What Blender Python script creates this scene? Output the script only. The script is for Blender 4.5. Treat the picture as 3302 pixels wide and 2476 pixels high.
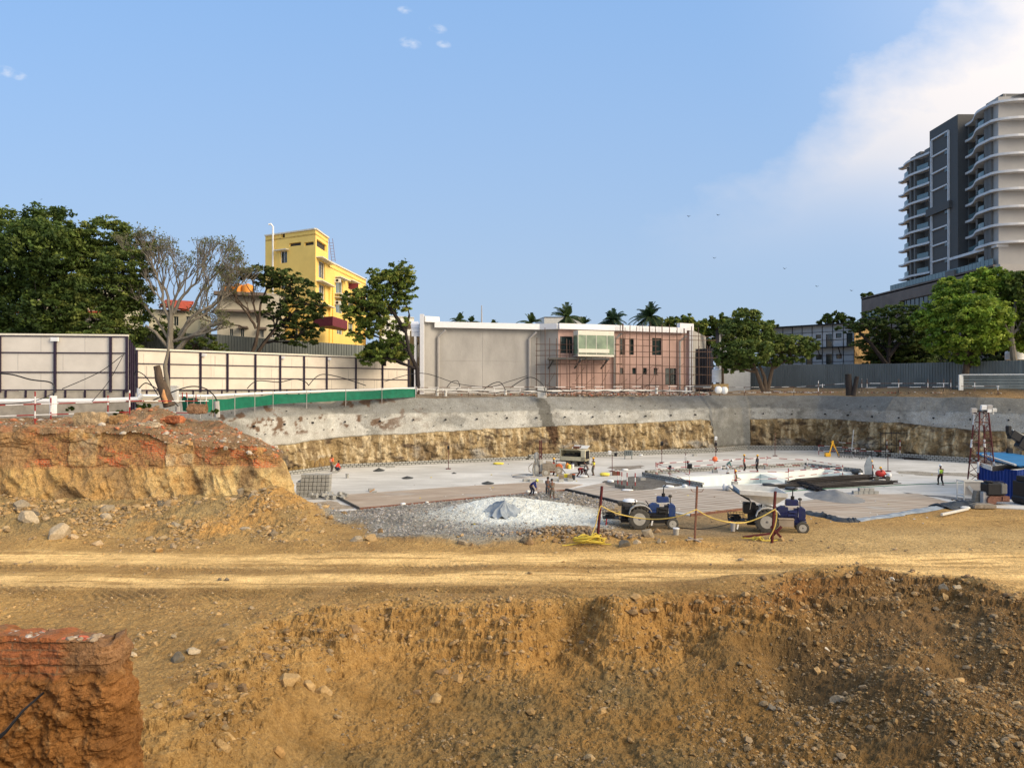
import bpy, bmesh, math, random
import numpy as np
from mathutils import Vector, Matrix
R=math.radians
for o in list(bpy.data.objects): bpy.data.objects.remove(o)
SC=bpy.context.scene; COL=SC.collection
# ------------------------------------------------------------------ camera
CAMZ=8.8; F=2385.0; HX=1651.0; HY=1245.0
cam=bpy.data.cameras.new('camera'); cam.lens=26.0; cam.sensor_width=36; cam.clip_end=6000; cam.clip_start=0.3
co=bpy.data.objects.new('camera',cam); COL.objects.link(co); co.location=(0,0,CAMZ); co.rotation_euler=(R(90.17),0,0)
SC.camera=co
# ------------------------------------------------------------------ light
SUN_AZ=R(118); SUN_EL=R(27)      # azimuth measured clockwise from +Y (view direction)
sd=Vector((math.sin(SUN_AZ)*math.cos(SUN_EL),math.cos(SUN_AZ)*math.cos(SUN_EL),math.sin(SUN_EL)))
sl=bpy.data.lights.new('sun',type='SUN'); sl.energy=1.9; sl.angle=R(30); sl.color=(1.0,0.84,0.63)
so=bpy.data.objects.new('sun',sl); COL.objects.link(so); so.rotation_euler=sd.to_track_quat('Z','Y').to_euler(); so.location=(60,-30,60)
SC.view_settings.view_transform='Standard'; SC.view_settings.look='None'; SC.view_settings.exposure=0.72; SC.view_settings.gamma=1
W=bpy.data.worlds.new('World'); SC.world=W; W.use_nodes=True
nt=W.node_tree; N=nt.nodes; L=nt.links
for n in list(N): N.remove(n)
def mth(op,a,b=None,c=None,clamp=False,T=None):
    T=T or nt
    n=T.nodes.new('ShaderNodeMath'); n.operation=op; n.use_clamp=clamp
    for i,v in enumerate((a,b,c)):
        if v is None: continue
        if isinstance(v,(int,float)): n.inputs[i].default_value=v
        else: T.links.new(v,n.inputs[i])
    return n.outputs[0]
def mixc(fac,a,b,T=None,mode='MIX'):
    T=T or nt
    n=T.nodes.new('ShaderNodeMix'); n.data_type='RGBA'; n.blend_type=mode
    for k,v in ((0,fac),(6,a),(7,b)):
        if isinstance(v,(int,float)): n.inputs[k].default_value=v
        elif isinstance(v,(tuple,list)): n.inputs[k].default_value=(*v[:3],1)
        else: T.links.new(v,n.inputs[k])
    return n.outputs[2]
out=N.new('ShaderNodeOutputWorld'); bg=N.new('ShaderNodeBackground'); bg.inputs[1].default_value=0.10; L.new(bg.outputs[0],out.inputs[0])
sky=N.new('ShaderNodeTexSky'); sky.sky_type='NISHITA'; sky.sun_disc=False; sky.sun_elevation=SUN_EL; sky.sun_rotation=SUN_AZ
sky.altitude=0; sky.air_density=1.0; sky.dust_density=1.6; sky.ozone_density=2.5
tc=N.new('ShaderNodeTexCoord'); sep=N.new('ShaderNodeSeparateXYZ'); L.new(tc.outputs['Generated'],sep.inputs[0])
X,Y,Z=sep.outputs
Ya=mth('MAXIMUM',mth('ABSOLUTE',Y),0.05)
A=mth('DIVIDE',X,Ya); E=mth('DIVIDE',Z,Ya)
# soft natural tone of an evening sky: brighter, milkier towards the horizon
hz=mth('POWER',mth('SUBTRACT',1.0,mth('MULTIPLY',E,1.7),clamp=True),1.15)
skyc=mixc(1.0,sky.outputs[0],(0.80,0.86,0.93),mode='MULTIPLY')
base=mixc(mth('MULTIPLY_ADD',mth('POWER',hz,1.0),0.25,0.70),skyc,mixc(hz,(2.05,3.6,6.2),(2.85,3.6,4.55)))
nz=N.new('ShaderNodeTexNoise'); nz.inputs['Scale'].default_value=7; nz.inputs['Detail'].default_value=9; nz.inputs['Roughness'].default_value=.58
cb=N.new('ShaderNodeCombineXYZ'); L.new(A,cb.inputs[0]); L.new(mth('MULTIPLY',E,1.5),cb.inputs[1]); L.new(cb.outputs[0],nz.inputs['Vector'])
nz2=N.new('ShaderNodeTexNoise'); nz2.inputs['Scale'].default_value=3; nz2.inputs['Detail'].default_value=4; L.new(cb.outputs[0],nz2.inputs['Vector'])
# cloud bank to the right: edge runs up from (A .21,E .23) to (A .62,E .52)
edge=mth('MULTIPLY_ADD',mth('SUBTRACT',E,0.228),1.33,0.215)
dd=mth('SUBTRACT',A,edge)
dd=mth('ADD',dd,mth('MULTIPLY',mth('SUBTRACT',nz.outputs[0],.5),0.30))
m1=mth('MULTIPLY_ADD',dd,6.0,0.05,clamp=True)
low=mth('MULTIPLY_ADD',E,4.6,-.42,clamp=True)     # fades out towards the horizon
low=mth('MULTIPLY',low,low)
m2=mth('MULTIPLY',m1,low)
den=mth('MULTIPLY_ADD',mth('MULTIPLY_ADD',E,2.9,-0.16,clamp=True),0.80,0.24)
den=mth('MULTIPLY',den,mth('MULTIPLY_ADD',nz2.outputs[0],0.55,0.72))
mm=mth('MULTIPLY',m2,den,clamp=True)
c1=mixc(mm,base,mixc(mth('MULTIPLY_ADD',E,3.2,-.35,clamp=True),(4.5,4.55,4.9),(5.6,5.4,5.5)))
rim=mth('MULTIPLY',mth('MULTIPLY',m2,mth('SUBTRACT',1.0,mth('MULTIPLY',dd,4.5),clamp=True)),mth('MULTIPLY_ADD',E,2.0,-.15,clamp=True))
c1=mixc(mth('MULTIPLY',rim,.35),c1,(6.4,5.9,5.8))
# a few small wisps
wis=None
for (wx,wy,ws) in ((1305,32,.011),(1322,138,.016),(1412,92,.013),(1430,142,.011),(15,230,.016),(60,245,.012)):
    ax=(wx-HX)/F; ey=(HY-wy)/F
    d2=mth('ADD',mth('POWER',mth('SUBTRACT',mth('ADD',A,mth('MULTIPLY',E,.5)),ax+ey*.5),2.0),mth('MULTIPLY',mth('POWER',mth('SUBTRACT',E,ey),2.0),3.0))
    g=mth('SUBTRACT',1.0,mth('DIVIDE',d2,ws*ws),clamp=True)
    wis=g if wis is None else mth('MAXIMUM',wis,g)
nz3=N.new('ShaderNodeTexNoise'); nz3.inputs['Scale'].default_value=70; nz3.inputs['Detail'].default_value=6; L.new(cb.outputs[0],nz3.inputs['Vector'])
c1=mixc(mth('MULTIPLY',wis,mth('MULTIPLY_ADD',nz3.outputs[0],2.2,-.85,clamp=True)),c1,(5.0,5.3,5.9))
# broad warm haze glow, added out of view as soft fill, on the sun's side of the sky (behind the camera, to the right)
vm=N.new('ShaderNodeVectorMath'); vm.operation='DOT_PRODUCT'; L.new(tc.outputs['Generated'],vm.inputs[0]); vm.inputs[1].default_value=sd
gl=mth('MULTIPLY',mth('POWER',mth('MAXIMUM',vm.outputs['Value'],0.0),1.8),1.0)
c1=mixc(gl,c1,(13.6,11.8,9.3))
L.new(c1,bg.inputs[0])
# ------------------------------------------------------------------ measuring helpers (photo pixel -> metres)
def at(px,py,Yd): return Vector(((px-HX)/F*Yd,Yd,CAMZ-(py-HY)/F*Yd))
def gp(px,py,z=0.0):
    d=(CAMZ-z)*F/(py-HY); return Vector(((px-HX)/F*d,d,z))
# ------------------------------------------------------------------ noise
def _h(ix,iy,iz,s):
    n=(ix*374761393+iy*668265263+iz*2147483647+s*1274126177).astype(np.int64)&0xffffffff
    n=((n^(n>>13))*1274126177)&0xffffffff
    n=((n^(n>>16))*2246822519)&0xffffffff
    return ((n^(n>>15))&0xffffff)/16777215.0
def vn(x,y,z=0.0,s=0):
    x=np.asarray(x,float); y=np.asarray(y,float)+0*x; z=np.asarray(z,float)+0*x
    ix=np.floor(x).astype(np.int64); iy=np.floor(y).astype(np.int64); iz=np.floor(z).astype(np.int64)
    fx=x-ix; fy=y-iy; fz=z-iz
    fx=fx*fx*(3-2*fx); fy=fy*fy*(3-2*fy); fz=fz*fz*(3-2*fz)
    r=0
    ks=(0,1) if np.any(fz!=0) else (0,)
    for k in ks:
        wz=(fz if k else 1-fz)
        a=_h(ix,iy,iz+k,s)*(1-fx)+_h(ix+1,iy,iz+k,s)*fx
        b=_h(ix,iy+1,iz+k,s)*(1-fx)+_h(ix+1,iy+1,iz+k,s)*fx
        r=r+wz*(a*(1-fy)+b*fy)
    return r*2-1
def fbm(x,y,z=0.0,o=4,s=0,g=.5):
    r=0;a=1;t=0
    for i in range(o):
        r=r+a*vn(x,y,z,s+i*17); t+=a; a*=g; x=x*2.03+3.1; y=y*2.03+1.7; z=z*2.03
    return r/t
def worley(x,y,s=0):
    x=np.asarray(x,float);y=np.asarray(y,float)
    ix=np.floor(x).astype(np.int64);iy=np.floor(y).astype(np.int64)
    d1=np.full(x.shape,9.0); d2=np.full(x.shape,9.0); idv=np.zeros(x.shape)
    for i in (-1,0,1):
        for j in (-1,0,1):
            cx=ix+i+_h(ix+i,iy+j,ix*0,s); cy=iy+j+_h(ix+i,iy+j,ix*0,s+5); 
            d=(cx-x)**2+(cy-y)**2; r=_h(ix+i,iy+j,ix*0,s+9)
            c=d<d1
            d2=np.where(c,d1,np.minimum(d2,d)); idv=np.where(c,r,idv); d1=np.where(c,d,d1)
    return np.sqrt(d1),np.sqrt(d2),idv
def ss(a,b,x):
    t=np.clip((x-a)/(b-a),0,1); return t*t*(3-2*t)
# ------------------------------------------------------------------ object helpers
def prop(o,label=None,cat=None,group=None,kind=None):
    if label: o['label']=label
    if cat: o['category']=cat
    if group: o['group']=group
    if kind: o['kind']=kind
    return o
def empty(name,loc,rz=0,label=None,cat=None,group=None):
    o=bpy.data.objects.new(name,None); COL.objects.link(o); o.location=loc; o.rotation_euler=(0,0,rz); o.empty_display_size=.2
    return prop(o,label,cat,group)
def npmesh(name,V,Fc,mat,parent=None,smooth=True,col=None,attrs=None,matidx=None,flat=None):
    V=np.asarray(V,np.float32); Fc=np.asarray(Fc,np.int32); k=Fc.shape[1]
    me=bpy.data.meshes.new(name); me.vertices.add(len(V)); me.vertices.foreach_set('co',V.ravel())
    me.loops.add(Fc.size); me.loops.foreach_set('vertex_index',Fc.ravel())
    me.polygons.add(len(Fc)); me.polygons.foreach_set('loop_start',np.arange(0,Fc.size,k,dtype=np.int32))
    me.polygons.foreach_set('use_smooth',np.full(len(Fc),smooth) if flat is None else ~(flat[Fc].max(1)))
    if matidx is not None: me.polygons.foreach_set('material_index',np.asarray(matidx,np.int32))
    me.update(calc_edges=True); me.validate()
    for m in (mat if isinstance(mat,(list,tuple)) else [mat]): me.materials.append(m)
    if col is not None:
        a=me.attributes.new('Col','FLOAT_COLOR','POINT'); c=np.ones((len(V),4),np.float32); c[:,:3]=col; a.data.foreach_set('color',c.ravel())
    for kx,v in (attrs or {}).items():
        a=me.attributes.new(kx,'FLOAT','POINT'); a.data.foreach_set('value',np.asarray(v,np.float32))
    o=bpy.data.objects.new(name,me); COL.objects.link(o)
    if parent: o.parent=parent
    return o
def gridfaces(nr,nc):
    i=np.arange(nr-1)[:,None]*nc+np.arange(nc-1)[None,:]
    i=i.ravel(); return np.stack([i,i+1,i+nc+1,i+nc],1)
class MB:
    def __init__(s): s.v=[]; s.f=[]; s.m=[]; s.mi=0
    def add(s,vs,fs,m=None):
        b=len(s.v); s.v+=[tuple(v) for v in vs]; s.f+=[tuple(b+i for i in f) for f in fs]; s.m+=[s.mi if m is None else m]*len(fs); return s
    def box(s,c,d,rz=0,M=None,m=None,taper=1):
        hx,hy,hz=d[0]/2,d[1]/2,d[2]/2
        vs=[Vector((x*hx*(taper if z>0 else 1),y*hy*(taper if z>0 else 1),z*hz)) for z in (-1,1) for y in (-1,1) for x in (-1,1)]
        if M is None: M=Matrix.Rotation(rz,3,'Z')
        vs=[M@v+Vector(c) for v in vs]
        return s.add(vs,[(0,2,3,1),(4,5,7,6),(0,1,5,4),(2,6,7,3),(0,4,6,2),(1,3,7,5)],m)
    def beam(s,p0,p1,w,h,m=None):      # rectangular bar between two points
        p0=Vector(p0);p1=Vector(p1);d=p1-p0;l=d.length
        if l<1e-6: return s
        q=d.to_track_quat('X','Z').to_matrix()
        return s.box((p0+p1)/2,(l,w,h),M=q,m=m)
    def tube(s,pts,r,n=6,m=None,caps=True):
        pts=[Vector(p) for p in pts]; rs=r if isinstance(r,(list,tuple)) else [r]*len(pts)
        vs=[];fs=[];ref=None
        for i,p in enumerate(pts):
            d=(pts[min(i+1,len(pts)-1)]-pts[max(i-1,0)])
            d=d.normalized() if d.length>1e-9 else Vector((0,0,1))
            if ref is None: ref=Vector((0,0,1)) if abs(d.z)<.9 else Vector((1,0,0))
            a=d.cross(ref); 
            if a.length<1e-4: a=d.cross(Vector((0,1,0)))
            a.normalize(); b=a.cross(d).normalized(); ref=b
            for k in range(n):
                t=2*math.pi*k/n; vs.append(p+(a*math.cos(t)+b*math.sin(t))*rs[i])
        for i in range(len(pts)-1):
            for k in range(n):
                k2=(k+1)%n; fs.append((i*n+k,i*n+k2,(i+1)*n+k2,(i+1)*n+k))
        if caps: fs.append(tuple(range(n-1,-1,-1))); fs.append(tuple((len(pts)-1)*n+k for k in range(n)))
        return s.add(vs,fs,m)
    def cyl(s,p0,p1,r,r1=None,n=12,m=None): return s.tube([p0,p1],[r,r if r1 is None else r1],n,m)
    def lathe(s,c,prof,n=16,axis='Z',m=None):
        vs=[];fs=[];c=Vector(c)
        for (r,h) in prof:
            for k in range(n):
                t=2*math.pi*k/n; a,b=r*math.cos(t),r*math.sin(t)
                vs.append(c+(Vector((a,b,h)) if axis=='Z' else Vector((a,h,b)) if axis=='Y' else Vector((h,a,b))))
        for i in range(len(prof)-1):
            for k in range(n):
                k2=(k+1)%n; f=(i*n+k,i*n+k2,(i+1)*n+k2,(i+1)*n+k); fs.append(f if axis!='Y' else f[::-1])
        fs.append(tuple(range(n))[::-1]); fs.append(tuple((len(prof)-1)*n+k for k in range(n)))
        return s.add(vs,fs,m)
    def prism(s,poly,z0,z1,m=None):   # vertical extrusion of an XY polygon
        n=len(poly); vs=[(p[0],p[1],z0) for p in poly]+[(p[0],p[1],z1) for p in poly]
        return s.add(vs,[tuple(range(n))[::-1],tuple(range(n,2*n))]+[(i,(i+1)%n,n+(i+1)%n,n+i) for i in range(n)],m)
    def prismy(s,poly,y0,y1,m=None):  # XZ polygon extruded along Y
        n=len(poly); vs=[(p[0],y0,p[1]) for p in poly]+[(p[0],y1,p[1]) for p in poly]
        return s.add(vs,[tuple(range(n)),tuple(range(2*n-1,n-1,-1))]+[(n+i,n+(i+1)%n,(i+1)%n,i) for i in range(n)],m)
    def quad(s,a,b,c,d,m=None): return s.add([a,b,c,d],[(0,1,2,3)],m)
    def build(s,name,mat,parent=None,smooth=False,world=False,top=None,bevel=0):
        v=[Vector(p) for p in s.v]; loc=Vector((0,0,0))
        if parent is not None and world:
            Mi=Matrix.Rotation(-parent.rotation_euler.z,3,'Z'); v=[Mi@(p-parent.location) for p in v]
        if parent is None:
            a=np.array(s.v); loc=Vector(((a[:,0].min()+a[:,0].max())/2,(a[:,1].min()+a[:,1].max())/2,a[:,2].min())); v=[p-loc for p in v]
        me=bpy.data.meshes.new(name); me.from_pydata([tuple(p) for p in v],[],s.f)
        for m in (mat if isinstance(mat,(list,tuple)) else [mat]): me.materials.append(m)
        me.polygons.foreach_set('material_index',s.m)
        bm=bmesh.new(); bm.from_mesh(me); bmesh.ops.recalc_face_normals(bm,faces=bm.faces[:]); bm.to_mesh(me); bm.free()
        me.polygons.foreach_set('use_smooth',[smooth]*len(me.polygons))
        o=bpy.data.objects.new(name,me); COL.objects.link(o); o.location=loc
        if parent: o.parent=parent
        if smooth: me.set_sharp_from_angle(angle=R(40))
        if bevel:
            b=o.modifiers.new('bevel','BEVEL'); b.width=bevel; b.segments=1; b.limit_method='ANGLE'
        if top: prop(o,*top)
        return o
def copy_tree(o,loc=None,rz=None,scale=None,label=None,group=None,parent=None):
    c=o.copy(); COL.objects.link(c); c.parent=parent
    if loc is not None: c.location=loc
    if rz is not None: c.rotation_euler=(0,0,rz)
    if scale is not None: c.scale=scale
    if label: c['label']=label
    if group: c['group']=group
    for ch in list(o.children): copy_tree(ch,parent=c)
    return c
# ------------------------------------------------------------------ materials
def mat(name,c,rough=.8,var=.15,scale=3.0,bump=0.0,bscale=20.0,metal=0.0,attr=False,c2=None,spec=.3,stretch=None,trans=0.0,alpha=1.0,brick=None,stripe=None):
    m=bpy.data.materials.new(name); m.use_nodes=True; T=m.node_tree; n=T.nodes; l=T.links
    b=n['Principled BSDF']; b.inputs['Roughness'].default_value=rough; b.inputs['Metallic'].default_value=metal
    b.inputs['Specular IOR Level'].default_value=spec
    g=n.new('ShaderNodeTexCoord'); src=g.outputs['Object']
    if stretch:
        mp=n.new('ShaderNodeMapping'); mp.inputs['Scale'].default_value=stretch; l.new(src,mp.inputs[0]); src=mp.outputs[0]
    t=n.new('ShaderNodeTexNoise'); t.inputs['Scale'].default_value=scale; t.inputs['Detail'].default_value=6; t.inputs['Roughness'].default_value=.6; l.new(src,t.inputs['Vector'])
    if attr:
        a=n.new('ShaderNodeAttribute'); a.attribute_name='Col'; colr=a.outputs['Color']
    else:
        colr=None
    f=mth('MULTIPLY_ADD',t.outputs[0],2.4,-.7,clamp=True,T=T)
    dk=tuple(x*(1-var) for x in c); lt=tuple(min(1,x*(1+var)) for x in c)
    if c2: dk,lt=c,c2
    if attr:
        v=mth('MULTIPLY_ADD',f,2*var,1-var,T=T); cc=n.new('ShaderNodeCombineXYZ')
        for i in range(3): l.new(v,cc.inputs[i])
        res=mixc(1.0,colr,cc.outputs[0],T=T,mode='MULTIPLY')
    else: res=mixc(f,dk,lt,T=T)
    l.new(res,b.inputs['Base Color'])
    if bump:
        t2=n.new('ShaderNodeTexNoise'); t2.inputs['Scale'].default_value=bscale; t2.inputs['Detail'].default_value=5; l.new(src,t2.inputs['Vector'])
        bp=n.new('ShaderNodeBump'); bp.inputs['Strength'].default_value=min(1,bump); bp.inputs['Distance'].default_value=.05*max(1,bump); l.new(t2.outputs[0],bp.inputs['Height']); l.new(bp.outputs[0],b.inputs['Normal'])
    if trans: b.inputs['Transmission Weight'].default_value=trans; b.inputs['IOR'].default_value=1.1
    return m
M={}
def mk(k,*a,**kw): M[k]=mat(k,*a,**kw)
mk('asph',(.05,.05,.05))
mk('panel',(.56,.52,.465),var=.09,scale=.7,bump=.1)
mk('panel_warm',(.62,.55,.46),var=.10,scale=.6,bump=.1)
mk('cream_trim',(.66,.62,.52),var=.08)
mk('plum_steel',(.028,.018,.035),rough=.55)
mk('black',(.012,.012,.014),rough=.5,var=.3)
mk('rubber',(.085,.078,.065),rough=.9,var=.35,scale=6,bump=.4)
mk('white',(.74,.74,.73),rough=.5,var=.05)
mk('offwhite',(.60,.59,.55),rough=.6,var=.12)
mk('dustwhite',(.42,.395,.34),rough=.7,var=.18,scale=4)
mk('plaster_grey',(.36,.345,.325),var=.20,scale=.35,stretch=(1,1,.5),bump=.25,bscale=6,rough=.9)
mk('plaster_sunset_tint',(.58,.385,.325),var=.20,scale=.45,stretch=(1,1,.4),bump=.15,bscale=6,rough=.9)  # pink of reflected sunset light put into the plaster colour
mk('fascia',(.70,.70,.72),var=.05,rough=.45)
mk('pipe_grey',(.38,.36,.34),var=.08,rough=.5)
mk('glass_dark',(.02,.035,.035),rough=.08,spec=.8,var=.4,scale=.8)
mk('glass_green',(.25,.33,.21),rough=.1,spec=.8,c2=(.05,.085,.06),scale=.6)
mk('pole',(.13,.08,.06),rough=.8,var=.4,scale=8)
mk('rust',(.17,.08,.055),rough=.8,var=.4,scale=8)
mk('maroon',(.085,.012,.015),rough=.5,var=.25)
mk('redpaint',(.28,.02,.02),rough=.5,var=.2)
mk('stripe_white',(.66,.64,.62),rough=.5,var=.1)
mk('yellow_wall',(.86,.60,.17),var=.07,scale=.5,rough=.85,bump=.08)
mk('cream_wall',(.58,.53,.38),var=.12,scale=.6,rough=.9)
mk('cream2',(.50,.46,.37),var=.15,scale=.6,rough=.9)
mk('red_tile',(.40,.07,.03),var=.25,scale=3,bump=.5)
mk('orange_tank',(.70,.26,.04),rough=.5,var=.1)
mk('maroon_sheet',(.16,.025,.03),rough=.6,var=.2)
mk('zinc',(.15,.165,.155),rough=.5,metal=.25,var=.22,scale=.6,stretch=(1,1,.25))
mk('zinc_light',(.18,.20,.195),rough=.5,metal=.25,var=.22,scale=.5,stretch=(1,1,.25))
mk('dark_panel',(.035,.035,.045),rough=.5,var=.2)
mk('cabin_white',(.40,.42,.44),rough=.6,var=.1)
mk('brass',(.45,.30,.13),rough=.35,metal=.4,var=.6,scale=1.5)
mk('tower_dark',(.082,.081,.078),rough=.7,var=.08)
mk('tower_mid',(.14,.137,.13),rough=.7,var=.08)
mk('tower_beige',(.37,.35,.325),rough=.8,var=.07,scale=.4)
mk('tower_white',(.60,.60,.60),rough=.6,var=.12,scale=.8)
mk('podium_brown',(.165,.13,.108),rough=.8,var=.18,scale=.5)
mk('balc_glass',(.10,.16,.17),rough=.15,spec=.7,var=.2)
mk('concrete_old',(.36,.33,.28),rough=.95,var=.25,scale=1.5,bump=.5)
mk('block_grey',(.33,.325,.30),rough=.95,var=.18,scale=2,bump=.4)
mk('block_dark',(.13,.13,.12),rough=.95,var=.2,scale=3,bump=.4)
mk('mortar',(.06,.06,.052),rough=.95,var=.2)
mk('green_net',(.005,.13,.075),rough=.7,var=.22,scale=2,bump=.3)
mk('tractor_blue',(.006,.032,.17),rough=.5,c2=(.03,.06,.14),scale=4,spec=.4)
mk('tractor_navy',(.004,.010,.10),rough=.5,c2=(.022,.03,.075),scale=4,spec=.4)
mk('engine',(.025,.024,.024),rough=.6,var=.5,scale=10,bump=.5,bscale=30)
mk('oily',(.05,.045,.04),rough=.7,var=.5,scale=7)
mk('rope_yellow',(.62,.46,.12),rough=.8,var=.15)
mk('rope_bright',(.55,.42,.06),rough=.8,var=.15)
mk('plastic_yellow',(.75,.62,.10),rough=.5,var=.1)
mk('bark',(.085,.06,.042),rough=.95,var=.35,scale=5,bump=.8,stretch=(1,1,.3))
mk('bark_grey',(.19,.165,.13),rough=.95,var=.3,scale=5,bump=.8,stretch=(1,1,.3))
mk('bark_dark',(.03,.024,.022),rough=.95,var=.35,scale=5,bump=.8)
mk('wood_raw',(.45,.23,.10),rough=.9,var=.3,scale=4)
mk('plank',(.36,.29,.21),rough=.9,var=.25,scale=3,stretch=(.4,4,1))
mk('tarp_grey',(.24,.275,.31),rough=.5,var=.25,scale=2,bump=.5,bscale=4)
mk('tarp_blue',(.02,.16,.36),rough=.5,var=.2,scale=1)
mk('tarp_dark',(.035,.04,.045),rough=.45,var=.4,scale=2,bump=.6,bscale=4)
mk('blue_sheet',(.008,.04,.22),rough=.45,var=.28,scale=1.2,stretch=(1,1,.25))
mk('beige_metal',(.52,.48,.34),rough=.5,var=.1)
mk('red_machine',(.42,.03,.025),rough=.45,var=.2)
mk('orange_machine',(.52,.13,.04),rough=.5,var=.25)
mk('dust_machine',(.26,.22,.17),rough=.9,var=.35,scale=5,bump=.5)
mk('skin',(.16,.075,.045),rough=.7,var=.1)
mk('hair',(.008,.007,.006),rough=.7)
mk('cloth_navy',(.02,.025,.045),rough=.9); mk('cloth_black',(.013,.013,.016),rough=.9)
mk('cloth_grey',(.10,.095,.10),rough=.95,var=.3,scale=9); mk('cloth_khaki',(.16,.14,.11),rough=.95)
mk('cloth_white',(.55,.56,.56),rough=.9); mk('cloth_blue',(.02,.03,.16),rough=.9); mk('cloth_teal',(.12,.22,.20),rough=.9); mk('cloth_maroon',(.10,.012,.015),rough=.9)
mk('vest_red',(.75,.06,.035),rough=.7,var=.08); mk('vest_yellow',(.75,.65,.05),rough=.7,var=.08); mk('vest_green',(.60,1.0,.10),rough=.7,var=.08); mk('vest_orange',(.85,.17,.06),rough=.7,var=.08)
mk('helmet_yellow',(.78,.42,.03),rough=.35,var=.05); mk('helmet_white',(.8,.8,.8),rough=.35,var=.03); mk('helmet_bright',(.75,.70,.12),rough=.35,var=.05)
mk('leafcol',(.1,.1,.1),attr=True,var=.12,rough=.6,spec=.25)
mk('stonecol',(.1,.1,.1),attr=True,var=.28,rough=.95,scale=9,bump=.5,bscale=25)
mk('liner',(.74,.77,.71),rough=.5,var=.05,scale=.7,bump=.5,bscale=2,stretch=(1,1,.15))
mk('rebar',(.035,.03,.028),rough=.8,var=.4)
mk('bird',(.02,.02,.02))
T=M['leafcol'].node_tree; pb=T.nodes['Principled BSDF']; tb=T.nodes.new('ShaderNodeBsdfTranslucent'); T.links.new(pb.inputs['Base Color'].links[0].from_socket,tb.inputs[0]); ms=T.nodes.new('ShaderNodeMixShader'); ms.inputs[0].default_value=.35; T.links.new(pb.outputs[0],ms.inputs[1]); T.links.new(tb.outputs[0],ms.inputs[2]); T.links.new(ms.outputs[0],T.nodes['Material Output'].inputs[0])
mk('solar',(.55,.57,.6),rough=.3)
# ================================================================== GROUND
def soilmat(name,var=.26,b1=1.0,s1=3.0,s2=14.0,d=.17,rough=.97,stretch=None):
    m=bpy.data.materials.new(name); m.use_nodes=True; T=m.node_tree; n=T.nodes; l=T.links
    b=n['Principled BSDF']; b.inputs['Roughness'].default_value=rough; b.inputs['Specular IOR Level'].default_value=.15
    g=n.new('ShaderNodeTexCoord'); src=g.outputs['Object']
    if stretch:
        mp=n.new('ShaderNodeMapping'); mp.inputs['Scale'].default_value=stretch; l.new(src,mp.inputs[0]); src=mp.outputs[0]
    a=n.new('ShaderNodeAttribute'); a.attribute_name='Col'
    def noise(s,dt=6,r=.62):
        t=n.new('ShaderNodeTexNoise'); t.inputs['Scale'].default_value=s; t.inputs['Detail'].default_value=dt; t.inputs['Roughness'].default_value=r; l.new(src,t.inputs['Vector']); return t.outputs[0]
    n1=noise(s1,8,.7); n2=noise(s2,6,.7); n3=noise(.45,5); n4=noise(s2*3.2,5,.75)
    v=mth('MULTIPLY_ADD',mth('SUBTRACT',n1,.5,T=T),2.6*var*2,1.0,T=T)
    v=mth('MULTIPLY',v,mth('MULTIPLY_ADD',mth('SUBTRACT',n2,.5,T=T),1.6,1.0,T=T),T=T)
    v=mth('MULTIPLY',v,mth('MULTIPLY_ADD',mth('SUBTRACT',n3,.5,T=T),.7,1.0,T=T),T=T)
    v=mth('MULTIPLY',v,mth('MULTIPLY_ADD',mth('SUBTRACT',n4,.5,T=T),1.5,1.0,T=T),T=T)
    v=mth('MAXIMUM',v,.22,T=T)
    cc=n.new('ShaderNodeCombineXYZ')
    for i,p in enumerate((.92,1.0,1.1)): l.new(mth('POWER',v,p,T=T),cc.inputs[i])
    l.new(mixc(1.0,a.outputs['Color'],cc.outputs[0],T=T,mode='MULTIPLY'),b.inputs['Base Color'])
    vo=n.new('ShaderNodeTexVoronoi'); vo.inputs['Scale'].default_value=s1*2.2; l.new(src,vo.inputs['Vector'])
    hgt=mth('ADD',mth('ADD',mth('MULTIPLY',n1,1.0,T=T),mth('MULTIPLY',n2,.45,T=T),T=T),mth('MULTIPLY_ADD',vo.outputs['Distance'],-.35,mth('MULTIPLY',n4,.16,T=T),T=T),T=T)
    bp=n.new('ShaderNodeBump'); bp.inputs['Strength'].default_value=b1; bp.inputs['Distance'].default_value=d; l.new(hgt,bp.inputs['Height']); l.new(bp.outputs[0],b.inputs['Normal'])
    return m
M['soil']=soilmat('soil'); M['soil_face']=soilmat('soil_face',var=.3,b1=1.0,s1=2.2,s2=9.0,d=.22)
M['farsoil']=soilmat('farsoil',var=.35,b1=1.0,s1=1.3,s2=6,d=.35,stretch=(1,1,.65))
# pit slab outline (measured on the slab plane, z=0)
slab_front=[gp(*p) for p in ((850,1612),(961,1668),(1157,1642),(1503,1610),(1823,1582),(1988,1620),(2226,1661),(2400,1641),(2616,1657),(2714,1681),(2755,1680),(2877,1661),(2950,1649),(3093,1629),(3224,1637),(3500,1650))]
WALL=[Vector(p) for p in ((-31,63.5),(-24,71),(-18.7,80),(1.8,89),(26.9,98.8),(32.3,102.7),(41.8,102),(45.9,92.0),(53,84.7),(62,79),(78,66),(82,30),(84,-20))]
slab_poly=[(p.x,p.y) for p in slab_front]+[(70,70),(62,80),(53,85.7),(45.9,93),(41.8,103),(32.3,103.7),(26.9,99.8),(1.8,90),(-18.7,81),(-25,71),(-32,63.5)]
POOL=[gp(2139,1542),gp(2261,1568),gp(2787,1541),gp(2661,1514)]   # far-left, near-left, near-right, far-right
def inside(P,X,Y):
    r=np.zeros(X.shape,bool); n=len(P)
    for i in range(n):
        x0,y0=P[i][0],P[i][1]; x1,y1=P[(i+1)%n][0],P[(i+1)%n][1]
        c=((y0>Y)!=(y1>Y))&(X<(x1-x0)*(Y-y0)/(y1-y0+1e-12)+x0); r^=c
    return r
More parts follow.
